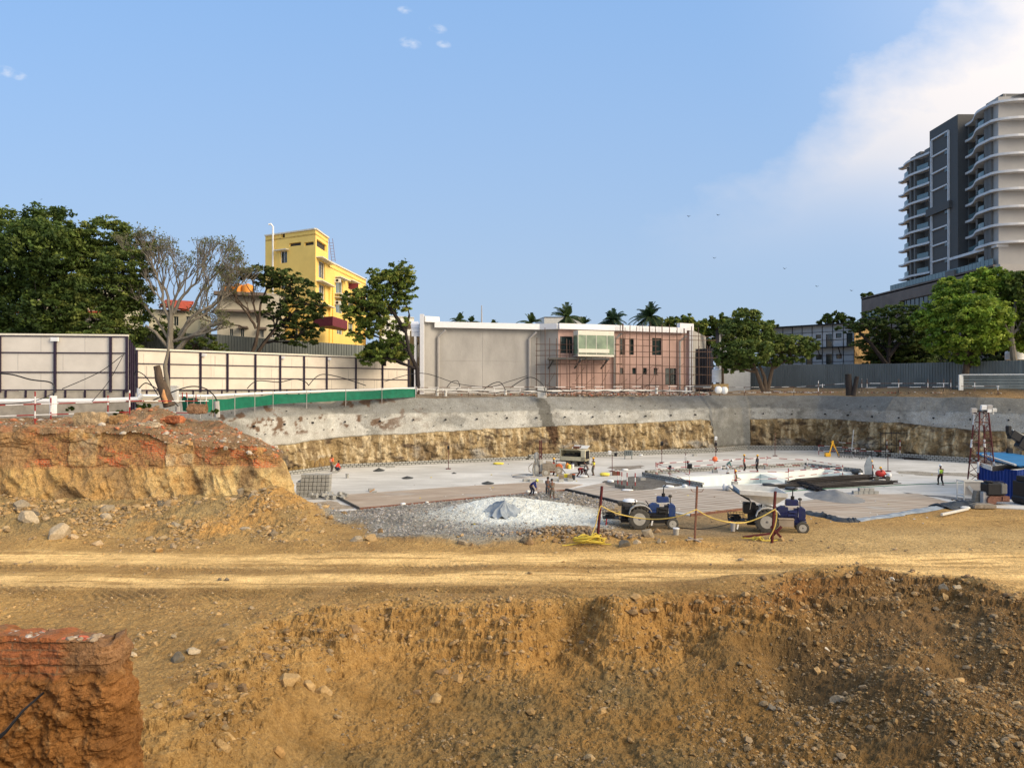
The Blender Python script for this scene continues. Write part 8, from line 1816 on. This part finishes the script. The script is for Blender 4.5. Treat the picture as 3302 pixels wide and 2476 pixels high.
mb=MB(); mb.box((0,0,H_+.05),(1.0,.8,.08)); mb.beam((-.9,0,H_+.1),(.9,0,H_+.1),.07,.07); mb.build('platform',M['black'],parent=E_)
for (dx,dz,w,h,mm) in ((-.85,.15,.45,.3,'pipe_grey'),(-.05,.38,.42,.34,'white'),(.42,.42,.40,.28,'pipe_grey'),(.38,.12,.34,.26,'white'),(.80,.16,.34,.26,'offwhite')): mb=MB(); mb.box((dx,-.35,H_+dz),(w,.2,h),M=Matrix.Rotation(.25,3,'X')); mb.box((dx,-.1,H_+dz-.2),(.1,.3,.3)); mb.build('floodlight',M[mm],parent=E_)
# ---------- blue hut
hb=gp(3170,1600); E_=empty('blue_hut',gp(3240,1600),label='hut of bright blue corrugated sheets with a blue tarpaulin roof',cat='hut')
c=[gp(3153,1606),gp(3330,1612)]; c[0].y-=0; Yh=c[0].y; zt=zz(1512,Yh)
pts=[(gp(3152,1592),0,zt),(gp(3281,1612),0,zt),(gp(3390,1590),0,zt)]
V=[]
for (a,b) in zip(pts,pts[1:]):
    d=(b[0]-a[0]); Lh=d.length; d.normalize(); nn=Vector((-d.y,d.x,0)); k=int(Lh/.28)
    for i in range(k):
        for (u,o_) in ((0,0),(.4,0),(.5,.06),(.9,.06)): q=a[0]+d*((i+u)*.28)+nn*o_; V+= [(q.x-E_.location.x,q.y-E_.location.y,0),(q.x-E_.location.x,q.y-E_.location.y,zt)]
n=len(V)//2; npmesh('wall',V,[(2*i,2*i+2,2*i+3,2*i+1) for i in range(n-1)],M['blue_sheet'],parent=E_,smooth=False)
mb=MB(); a=gp(3150,1592); b=gp(3281,1612); cR=gp(3400,1590); bk=Vector((a.x+1,a.y+6,0)); bk2=Vector((cR.x,cR.y+6,0))
a2=gp(3190,1592); a2=a2+Vector((.3,.3,0)); R5=[a2+Z3(zt+.42),b+Vector((0,-.3,zt+.36)),cR+Z3(zt+.42),bk2+Z3(zt+.55),bk+Vector((2.3,-.6,zt+.62))]; mb.add(R5,[(0,1,2,3,4)]); mb.add([v-Z3(.08) for v in R5],[(4,3,2,1,0)])
mb.build('roof',M['tarp_blue'],parent=E_,world=True)
mb=MB(); mb.beam(a+Vector((.4,.4,zt+.12)),b+Vector((-1.8,.3,zt+.12)),.05,.34); mb.build('white_board',M['offwhite'],parent=E_,world=True); mb=MB(); mb.beam(b+Vector((-1.7,.35,zt+.1)),cR+Vector((0,.6,zt+.1)),.05,.40); mb.build('dark_slats',M['black'],parent=E_,world=True)
mb=MB(); mb.beam(a2+Vector((1.0,2.6,zt+.66)),b+Vector((-.3,-.2,zt+.44)),.15,.12); mb.build('roof_batten',M['offwhite'],parent=E_,world=True)
# ---------- white crate and compact machine at the mast foot
p=gp(3138,1612); E_=empty('wire_crate',p,label='white framed wire crate with grey sheet on legs at the mast foot',cat='crate'); mb=MB()
for x in (-.72,.72):
    for y in (0,.9): mb.beam((x,y,0),(x,y,1.45),.07,.07)
for z in (.3,1.45):
    for (a,b) in (((-.72,0),(.72,0)),((-.72,.9),(.72,.9)),((-.72,0),(-.72,.9)),((.72,0),(.72,.9))): mb.beam((*a,z),(*b,z),.09,.09)
mb.build('frame',M['offwhite'],parent=E_); mb=MB(); mb.box((0,.05,.9),(1.35,.03,1.05)); mb.build('grey_sheet',M['pipe_grey'],parent=E_); mb=MB(); mb.beam((-.4,-.02,1.1),(.3,-.25,.1),.03,.2); mb.build('strap',M['offwhite'],parent=E_)
p=gp(3212,1628); E_=empty('small_roller',p,R(0),'small dark vibrating roller with brown drum at the mast foot','roller'); mb=MB(); mb.box((0,.4,1.15),(1.35,.9,.9)); mb.lathe((-.3,.4,1.6),[(.35,0),(.3,.15)],10); mb.build('engine_cover',M['black'],parent=E_,bevel=.12); mb=MB(); mb.box((.55,.38,1.2),(.5,.96,.8)); mb.build('side_cover',M['tower_mid'],parent=E_,bevel=.08)
mb=MB(); mb.lathe((-.35,.4,.34),[(.1,-.5),(.34,-.5),(.34,.5),(.1,.5)],18,'Y'); mb.build('drum',M['rust'],parent=E_,smooth=True); mb=MB(); mb.box((.2,.4,.45),(1.5,.95,.4)); mb.box((.65,-.12,.5),(.5,.05,.3)); mb.build('frame',M['rust'],parent=E_); mb=MB(); mb.tube([(-.7,0,1.5),(-.5,-.1,1.75),(.4,-.1,1.75),(.8,0,1.45)],.03,5); mb.build('guard_rail',M['black'],parent=E_)
for (px,py,w,d,h,mm,lb,rx) in ((3159,1622,.9,.5,.8,'dust_machine','grey tilted toolbox between crate and roller',.2),(3175,1626,.5,.4,.9,'pipe_grey','grey upright drum left of the small roller',0),(3168,1637,1.6,.7,.25,'dust_machine','brown plate lying at the foot of the small roller',.0)):
    p=gp(px,py); mb=MB(); mb.box((0,0,h/2),(w,d,h),M=Matrix.Rotation(rx,3,'Y')); mb.box((0,0,h+.03),(w*.8,d*.8,.06)); o=mb.build('site_box',M[mm],bevel=.03); o.location=p; prop(o,lb,'box')
# ---------- crane boom at the right edge
E_=empty('mobile_crane',gp(3420,1560),label='black crane boom with hook block reaching in from the right edge',cat='crane'); Yc=66
A=lambda px,py:at(px,py,Yc)
mb=MB(); mb.beam(A(3258,1396),A(3345,1448),.5,.75); mb.beam(A(3285,1420),A(3420,1500),.7,1.15); mb.beam(A(3255,1392),A(3262,1412),.4,.5); mb.box(A(3252,1385)+Vector((0,0,0)),(.35,.4,.7)); mb.build('boom',M['black'],parent=E_,world=True,bevel=.05)
mb=MB(); mb.beam(A(3262,1386),A(3310,1410),.42,.10); mb.build('boom_stripe',M['offwhite'],parent=E_,world=True)
mb=MB(); 
for dx in (-4,0,4): mb.cyl(A(3252+dx,1400),A(3252+dx,1450),.03,n=4)
mb.build('cable',M['black'],parent=E_,world=True); mb=MB(); mb.box(A(3255,1456),(.42,.3,.55)); mb.build('hook_block',M['black'],parent=E_,world=True); mb=MB(); mb.tube([A(3255,1466),A(3258,1476),A(3256,1488),A(3250,1492)],.07,6); mb.build('hook',M['orange_machine'],parent=E_,world=True)
mb=MB(); mb.box(A(3480,1520),(4,3,2.4)); mb.build('cab',M['black'],parent=E_,world=True,bevel=.1); mb=MB(); mb.cyl(A(3300,1448),A(3294,1484),.07,n=6); mb.build('strut',M['brass'],parent=E_,world=True)
for k in range(3): mb=MB(); q=gp(3460+k*40,1590); mb.lathe((q.x,q.y,.5),[(.2,-.2),(.5,-.2),(.5,.2),(.2,.2)],16,'Y'); mb.build('wheel',M['rubber'],parent=E_,world=True)
# dark machine edge cut by the photo frame
p=gp(3308,1625); mb=MB(); mb.box((0,0,.9),(1.2,1.5,1.6)); mb.box((0,-.1,1.9),(1.0,1.2,.4)); mb.cyl((-.4,-.7,.35),(-.4,.7,.35),.35); o=mb.build('generator_set',M['black'],bevel=.05); o.location=p; prop(o,'dark machine cut off by the right edge of the photo','machine')
# white timber on the earth
mb=MB(); a,b=gp(3036,1664),gp(3120,1645); mb.beam(a+Z3(.12),b+Z3(.12),.14,.14); mb.build('timber',M['offwhite'],top=('pale timber lying on the earth in front of the mast','timber'))
# ---------- posts and rope by the road
pg=[ground_hit(1926,1735),ground_hit(2239,1742),ground_hit(2488,1750)]
tops=[1564,1566,1595+(-10)]; info=[('maroon','maroon steel post planted in the rock heap',1941,1567),('rust','thin rusty steel post between the tractors',2248,1567),('maroon','maroon steel post in front of the second tractor',2500,1584)]
def spost(g,px,py,m_,label,r): 
    t=at(px,py,g.y-.3); E_=empty('steel_post',g,label=label,cat='post',group='rope posts by the road'); mb=MB(); mb.beam(g-Z3(.2),t,r,r); mb.build('post',M[m_],parent=E_,world=True); return E_,t
for i,(g,(m_,lb,px,py)) in enumerate(zip(pg,info)):
    E_,t=spost(g,px,py,m_,lb,.11 if m_=='maroon' else .085)
    if i==1:
        mb=MB(); mb.tube([t+Vector((-.35,0,-.15)),t+Vector((-.25,0,-.3)),t+Vector((-.05,0,-.3))],.02,4); mb.tube([t+Vector((.35,0,-.15)),t+Vector((.25,0,-.3)),t+Vector((.05,0,-.3))],.02,4); mb.build('rope_hook',M['rust'],parent=E_,world=True)
        mb=MB(); mb.box((g.x,g.y,g.z+.06),(1.0,.14,.06),rz=.3); mb.box((g.x,g.y,g.z+.05),(.14,1.2,.06),rz=.3); mb.build('cross_base',M['plank'],parent=E_,world=True)
g=ground_hit(2503,1738); mb=MB()
mb.beam(g+Vector((-.35,-.1,.75)),g+Vector((.35,-.1,.0)),.12,.12); mb.beam(g+Vector((-.35,.15,.0)),g+Vector((.35,.15,.7)),.12,.12); mb.beam(g+Vector((-2.0,-.25,.18)),g+Vector((.1,0,.38)),.1,.1); mb.build('cross_base',M['maroon'],top=('maroon crossed steel base lying in front of the second tractor','steel base'))
Yr=pg[0].y-.35
def rope(pts,r,m_,label):
    P=[]; Q=[Vector(p) for p in pts]
    for i in range(len(Q)-1):
        a=Q[max(i-1,0)];b=Q[i];c=Q[i+1];d=Q[min(i+2,len(Q)-1)]
        for k in range(7): t=k/7; P.append(.5*((2*b)+(c-a)*t+(2*a-5*b+4*c-d)*t*t+(3*b-a-3*c+d)*t**3))
    P.append(Q[-1]); mb=MB(); mb.tube(P,r,6); return mb.build('rope',M[m_],smooth=True,top=(label,'rope'))
y1,y2,y3=pg[0].y-.4,pg[1].y-.4,pg[2].y-.4
rope([at(1938,1630,y1),at(1990,1655,y1),at(2070,1671,y1+.1),at(2140,1672,(y1+y2)/2),at(2200,1660,y2),at(2245,1642,y2)],.032,'rope_yellow','yellow rope sagging between the first two posts')
rope([at(2245,1642,y2),at(2290,1667,y2),at(2345,1682,y2),at(2400,1684,y3),at(2450,1668,y3),at(2499,1641,y3)],.032,'rope_yellow','yellow rope sagging from the rusty post to the third post')
rope([at(1937,1630,y1),at(1930,1650,y1),at(1921,1690,y1),at(1908,1724,y1-.2),at(1902,1740,y1-.5)],.032,'rope_yellow','yellow rope hanging down the first post to the coil')
rope([at(2499,1641,y3),at(2504,1660,y3),at(2497,1700,y3),at(2482,1730,y3),at(2480,1738,y3-.2)],.032,'rope_yellow','yellow rope hanging down the third post')
g=ground_hit(1905,1760); rnd=random.Random(6); P=[]
for k in range(46):
    a=k*1.05; rr_=.35+.5*rnd.random(); P.append(g+Vector((math.cos(a)*rr_*1.15-.05,math.sin(a)*rr_*.45,.05+.75*rnd.random()*(1.15-rr_)+.12)))
rope([g+Vector((-1.6,-.1,.04)),g+Vector((-1.0,-.05,.1))]+P+[g+Vector((1.1,-.2,.12))],.033,'rope_bright','tangled coil of yellow rope lying by the rock heap')
g=ground_hit(2445,1744); P=[]
for k in range(22): a=k*1.1; P.append(g+Vector((math.cos(a)*.14+(k/22-.5)*.5,math.sin(a)*.14,.14+.08*math.sin(a*1.3))))
rope([g+Vector((-.9,.2,.15))]+P+[g+Vector((.7,-.1,.05)),g+Vector((1.3,.1,.05))],.033,'rope_bright','yellow rope knotted round the maroon bar on the ground')
for (px,py) in ((2102,1678),(2378,1690),(2491,1700)): p=at(px,py,pg[0].y-.35); mb=MB(); mb.add([p,p+Vector((.08,0,.0)),p+Vector((.02,0,-.28)),p+Vector((-.06,0,-.26))],[(0,1,2,3)]); mb.add([p+Vector((0,.01,0)),p+Vector((.08,.01,.0)),p+Vector((.02,.01,-.28)),p+Vector((-.06,.01,-.26))],[(3,2,1,0)]); mb.build('paper_tag',M['white'],top=('white paper tag tied to the yellow rope at x %s'%{2102:'by the first tractor wheel',2378:'by the cage of the second tractor',2491:'on the third post'}[px] if False else 'white paper tag tied to the yellow rope '+{2102:'in front of the first tractor',2378:'near the cage of the second tractor',2491:'on the third post'}[px],'tag'))
# birds far up
for (px,py) in ((2222,697),(2317,693),(2748,937),(2636,923),(2305,832),(2532,866)):
    p=at(px,py,150); mb=MB(); mb.add([p,p+Vector((-.42,.1,.22)),p+Vector((-.2,.15,.02)),p+Vector((.42,.1,.2)),p+Vector((.2,.15,.02)),p+Vector((0,.4,-.05))],[(0,1,2),(0,4,3),(0,2,5),(0,5,4)]); mb.build('bird',M['bird'],top=('tiny dark bird flying in the distance','bird','birds in the sky'))
# bricks pallet on slab
p=gp(1987,1532); mb=MB()
for i in range(4):
    for k in range(3): mb.box((-.3+i*.2,0,.08+k*.13),(.18,.4,.11))
o=mb.build('brick_stack',M['rust']); o.location=p; prop(o,'small stack of brown bricks behind the striped posts','brick stack')
for k,(px,py,lb) in enumerate(((1810,1545,'leftmost'),(1826,1543,'middle'),(1838,1544,'rightmost'))): p=gp(px,py); mb=MB(); mb.box((0,0,.25),(.5,.08,.5),M=Matrix.Rotation(.5,3,'X')); mb.box((.0,.2,.22),(.06,.4,.44)); o=mb.build('form_board',M['plank' if k!=1 else 'vest_yellow'],bevel=.01); o.location=p; prop(o,'leaning form board by the planks near the bucket, %s of three'%lb,'board')
# ================================================================== PEOPLE
def skin(name,V,E,Rr,m,parent,sub=1,root=0):
    me=bpy.data.meshes.new(name); me.from_pydata([tuple(v) for v in V],E,[]); ob=bpy.data.objects.new(name,me); COL.objects.link(ob)
    s=ob.modifiers.new('s','SKIN'); s.use_smooth_shade=True; s.branch_smoothing=.4
    if not me.skin_vertices: me.skin_vertices.new() if hasattr(me.skin_vertices,'new') else None
    for i,r in enumerate(Rr): d=me.skin_vertices[0].data[i]; d.radius=(r,r) if not isinstance(r,tuple) else r; d.use_root=(i==root)
    if sub: ss_=ob.modifiers.new('u','SUBSURF'); ss_.levels=sub; ss_.render_levels=sub
    dg=bpy.context.evaluated_depsgraph_get(); dg.update(); m2=bpy.data.meshes.new_from_object(ob.evaluated_get(dg)); m2.name=name
    bpy.data.objects.remove(ob); bpy.data.meshes.remove(me); m2.materials.clear(); m2.materials.append(m); m2.polygons.foreach_set('use_smooth',[True]*len(m2.polygons))
    o=bpy.data.objects.new(name,m2); COL.objects.link(o); o.parent=parent; return o
def ik(a,b,l1,l2,pole):
    d=b-a; L_=min(d.length,(l1+l2)*.999); 
    if d.length>(l1+l2)*.999: b=a+d.normalized()*L_
    x=(l1*l1-l2*l2+L_*L_)/(2*L_); h=math.sqrt(max(0,l1*l1-x*x)); dn=d.normalized(); p=pole-dn*pole.dot(dn); p=p.normalized() if p.length>1e-4 else Vector((1,0,0)); return a+dn*x+p*h,b
def person(px,py,label,face,lean=0,hip=.92,feet=((.04,.11),(-.04,-.11)),hands=((.12,.26,.85),(.12,-.26,.85)),shirt='cloth_grey',trou='cloth_navy',vest=None,helmet=None,long_=True,hgt=1.70,pos=None,look=0,z=0,shorts=False,elbow=(-.6,0,-.3)):
    """local axes: +x is where the person faces, z up. face = heading in degrees (world, 0 = +x = right in the photo, -90 = towards the camera)"""
    p=pos or gp(px,py,z); k=hgt/1.72; T=empty('person',p,R(face),label,'person'); T.scale=(k,k,k)
    tl=Vector((math.sin(R(lean)),0,math.cos(R(lean)))); pel=Vector((-.12*math.sin(R(lean)),0,hip)); w=pel+tl*.16; ch=pel+tl*.36; nk=pel+tl*.53; hd=(tl*.6+Vector((math.sin(R(look)),0,math.cos(R(look))))*.8).normalized(); hc=nk+hd*.17; sd=Vector((0,1,0))
    V=[pel,w,ch,nk,nk+hd*.07,hc+hd*-.03,hc+hd*.07]; E=[(0,1),(1,2),(2,3),(3,4),(4,5),(5,6)]; Rr=[(.145,.11),(.13,.10),(.155,.11),(.075,.07),(.055,.055),(.085,.095),(.082,.092)]
    fw=hd.cross(Vector((0,-1,0))).normalized(); fw=fw if fw.x>0 else -fw
    V.append(hc+fw*.105+hd*.01); E.append((5,len(V)-1)); Rr.append(.018)   # nose
    for s in (1,-1): V.append(hc+sd*s*.095+hd*.0); E.append((5,len(V)-1)); Rr.append(.02)   # ears
    arms=[];legs=[]
    for i,s in enumerate((1,-1)):
        sh=nk-tl*.06+sd*s*.19; tgt=Vector(hands[i]); el,wr=ik(sh,tgt,.29,.25,Vector(elbow)); arms.append((sh,el,wr)); b=len(V); V+=[sh,el,wr]; E+=[(2,b),(b,b+1),(b+1,b+2)]; Rr+=[.055,.042,.03]
        dn=(wr-el).normalized(); si=dn.cross(Vector((1,0,0))); si=si.normalized() if si.length>.2 else Vector((0,1,0)); up=dn.cross(si).normalized()
        V.append(wr+dn*.08); E.append((b+2,b+3)); Rr.append((.038,.018))
        for f in range(4):
            ln=(.075,.088,.082,.064)[f]; o=si*(f-1.5)*.020; q=len(V); V+=[wr+dn*(.10+ln*.45)+o,wr+dn*(.10+ln*.85)+o+up*.028]; E+=[(b+3,q),(q,q+1)]; Rr+=[.009,.008]
        q=len(V); V+=[wr+dn*.05+si*.042,wr+dn*.085+si*.055+up*.02]; E+=[(b+2,q),(q,q+1)]; Rr+=[.011,.009]
        hp=pel+sd*s*.10-Vector((0,0,.03)); an=Vector((feet[i][0],feet[i][1],.08 if len(feet[i])<3 else feet[i][2])); kn,an=ik(hp,an,.44,.42,Vector((1,0,.2))); legs.append((hp,kn,an)); b=len(V); V+=[hp,kn,an,an+Vector((.14,.02*s,-.045)),an+Vector((-.05,0,-.04))]; E+=[(0,b),(b,b+1),(b+1,b+2),(b+2,b+3),(b+2,b+4)]; Rr+=[.09,.06,.042,.036,.034]
    skin('body',V,E,Rr,M['skin'],T,1)
    # trousers
    V=[pel+tl*.08,pel];E=[(0,1)];Rr=[(.155,.12),(.16,.13)]
    for (hp,kn,an) in legs:
        b=len(V); e=kn if shorts else an+Vector((0,0,.03)); V+=[hp,kn if not shorts else hp.lerp(kn,.6),e]; E+=[(1,b),(b,b+1),(b+1,b+2)]; Rr+=[.105,.082,.062 if not shorts else .09]
    skin('trousers',V,E,Rr,M[trou],T,1,1)
    # shirt
    V=[pel+tl*.04,w,ch,nk-tl*.01];E=[(0,1),(1,2),(2,3)];Rr=[(.165,.13),(.15,.12),(.175,.13),(.085,.075)]
    for (sh,el,wr) in arms:
        b=len(V); V+=[sh,el]+([el.lerp(wr,.85)] if long_ else []); E+=[(2,b),(b,b+1)]+([(b+1,b+2)] if long_ else []); Rr+=[.075,.058]+([.045] if long_ else [])
    skin('shirt',V,E,Rr,M[shirt],T,1,2)
    if vest:
        V=[pel+tl*.06,w,ch,nk-tl*.03];E=[(0,1),(1,2),(2,3)];Rr=[(.18,.145),(.168,.14),(.192,.152),(.095,.09)]
        for (sh,el,wr) in arms: b=len(V); V+=[sh-sd*.0]; E+=[(2,b)]; Rr+=[.085]
        v=skin('vest',V,E,Rr,M[vest],T,1,2)
        mb=MB(); q=tl.cross(sd).normalized()
        for sg in (-1,1):
            nn=q*sg*.175 
            mb.beam(w+nn*.82+sd*.08-tl*.1,ch+nn*.9+sd*.07+tl*.07,.012,.025); mb.beam(w+nn*.82-sd*.08-tl*.1,ch+nn*.9-sd*.07+tl*.07,.012,.025); mb.beam(w+nn*.86+sd*.12,w+nn*.86-sd*.12,.012,.03)
        mb.build('reflective_tape',M['stripe_white' if vest!='vest_green' else 'tarp_dark'],parent=v)
    for (hp,kn,an) in legs: mb=MB(); a=an; mb.box(a+Vector((.05,0,-.045)),(.27,.10,.075),taper=.8); mb.build('shoe',M['black'],parent=T,bevel=.02)
    # hair and helmet
    rot=hd.to_track_quat('Z','Y').to_matrix()
    mb=MB(); mb.lathe((0,0,0),[(.094,-.02),(.103,.03),(.098,.07),(.07,.115),(.02,.13)],14); h=mb.build('hair',M['hair'],parent=T,smooth=True)
    for v in h.data.vertices: c=Vector(v.co)+Vector((0,0,0)); v.co=c
    h.data.transform(Matrix.Translation(hc-fw*.012)@rot.to_4x4()@Matrix.Translation((0,0,0))); h.location=(0,0,0)
    # builder re-origins nothing for parented meshes
    if helmet:
        mb=MB(); mb.lathe((0,0,0),[(.135,.035),(.140,.045),(.122,.05),(.118,.09),(.10,.135),(.06,.165),(.015,.175)],16); mb.box((.125,0,.045),(.09,.15,.014)); h=mb.build('helmet',M[helmet],parent=T,smooth=True); yaw=Matrix.Rotation(0,4,'Z')
        r3=Matrix((fw.to_tuple(),hd.cross(fw).to_tuple(),hd.to_tuple())).transposed(); h.data.transform(Matrix.Translation(hc+hd*.02)@r3.to_4x4())
    return T
H=lambda *a:a
person(1069,1520,'person in orange-red vest standing by the low block wall at left, back turned',60,8,vest='vest_orange',shirt='vest_orange',trou='cloth_khaki',hands=((.25,.2,1.05),(.25,-.2,1.05)),helmet=None)
person(1084,1521,'person in red crouching beside the standing one at the low block wall',40,38,.45,((.15,.12),(.0,-.12)),((.45,.15,.35),(.45,-.15,.35)),shirt='vest_red',trou='cloth_navy',vest='vest_red')
person(1784,1534,'person in red vest and yellow helmet operating the drill rig',25,8,vest='vest_red',shirt='cloth_khaki',helmet='helmet_yellow',hands=((.42,.12,1.15),(.42,-.15,1.15)),trou='cloth_navy')
person(1870,1536,'person in maroon and red bent double over bags by the compressor',-40,95,.80,((-.05,.16),(-.25,-.14)),((.55,.12,.10),(.55,-.12,.12)),shirt='cloth_maroon',trou='cloth_maroon',vest='vest_red',look=110)
person(1894,1538,'bareheaded person in grey leaning forward beside the yellow-vested man',170,32,.86,((.08,.10),(-.10,-.10)),((.42,.12,.62),(.40,-.12,.62)),shirt='cloth_grey',trou='cloth_grey',look=50)
person(1914,1532,'person in yellow vest and yellow helmet standing right of the compressor, arms folded',210,3,vest='vest_yellow',shirt='cloth_maroon',trou='cloth_khaki',helmet='helmet_yellow',hands=((.26,-.05,1.12),(.26,.05,1.08)))
person(1713,1598,'person in blue shirt and yellow helmet bent over shovelling powder',-20,50,.84,((.12,.13),(-.12,-.13)),((.50,.10,.50),(.58,-.10,.42)),shirt='cloth_blue',trou='cloth_navy',helmet='helmet_bright',look=60,hgt=1.62,z=.2)
person(1766,1606,'person in checked grey clothes seen from behind, left of the two grey figures',80,18,.90,((.14,.12),(-.10,-.12)),((.35,.10,1.0),(.38,-.10,1.0)),shirt='cloth_grey',trou='cloth_grey',look=30,hgt=1.7)
person(1781,1615,'person in dusty mauve tunic and bare legs, right of the two grey figures',100,14,.90,((.10,.12),(-.12,-.12)),((.35,.10,1.0),(.35,-.10,1.02)),shirt='cloth_khaki',trou='cloth_khaki',shorts=True,look=30,hgt=1.72)
person(2345,1527,'person in white helmet bending to look at papers beside the sump',-15,42,.86,((.06,.12),(-.06,-.12)),((.42,.14,.72),(.45,-.08,.68)),shirt='cloth_teal',trou='cloth_white',helmet='helmet_white',look=70)
person(2399,1520,'person in yellow helmet pointing to the right at the far side of the sump',-20,2,vest='vest_red',shirt='cloth_khaki',trou='cloth_black',helmet='helmet_yellow',hands=((.62,.15,1.32),(.05,-.28,.9)))
person(2443,1521,'person in dark clothes and yellow helmet standing right of the pointing man',190,2,shirt='cloth_grey',trou='cloth_black',helmet='helmet_yellow',hands=((.1,.25,.85),(.1,-.25,.85)))
person(2384,1563,'person in orange vest and yellow helmet standing waist-deep in the sump',0,0,vest='vest_orange',shirt='cloth_khaki',helmet='helmet_yellow',pos=at(2384,1600,68.5)+Vector((0,0,0)) if False else Vector((gp(2384,1566).x+.15,gp(2384,1566).y+1.6,-.55)),hands=((.3,.2,1.05),(.3,-.2,1.05)))
person(2809,1544,'person in orange vest standing behind the red mixer in front of the hung sheet',30,6,vest='vest_orange',shirt='cloth_khaki',trou='cloth_navy',helmet='helmet_yellow',hands=((.3,.15,1.0),(.3,-.15,1.0)))
person(2852,1543,'person with yellow helmet crouching at the white sacks right of the mixer',185,50,.48,((.18,.14),(-.05,-.14)),((.5,.12,.4),(.5,-.12,.35)),shirt='cloth_khaki',trou='cloth_maroon',helmet='helmet_yellow',vest='vest_red')
gw=person(3033,1563,'person in bright green vest and white helmet walking away across the slab',95,2,.91,((.16,.10),(-.20,-.10)),((-.10,.30,.88),(.14,-.30,.88)),shirt='cloth_white',trou='cloth_black',vest='vest_green',helmet='helmet_white',hgt=1.76)
person(3140,1600,'person in red with yellow helmet crouching hidden behind the white crate',10,40,.55,((.15,.14),(-.05,-.14)),((.4,.15,.5),(.4,-.15,.5)),shirt='vest_red',trou='cloth_maroon',vest='vest_red',helmet='helmet_yellow')
mb=MB(); p=gp(2350,1527); mb.box((p.x+.35,p.y-.3,.72),(.45,.35,.015),rz=.3); mb.build('paper_sheet',M['white'],top=('white paper drawing held by the bending man in white helmet','paper'))
mb=MB(); p=gp(1713,1598,.2); mb.cyl((p.x+.45,p.y-.2,.75),(p.x+.85,p.y-.35,.28),.018); mb.box((p.x+.93,p.y-.38,.24),(.25,.22,.03)); mb.build('shovel',M['pipe_grey'],top=('shovel held by the man in blue','shovel'))
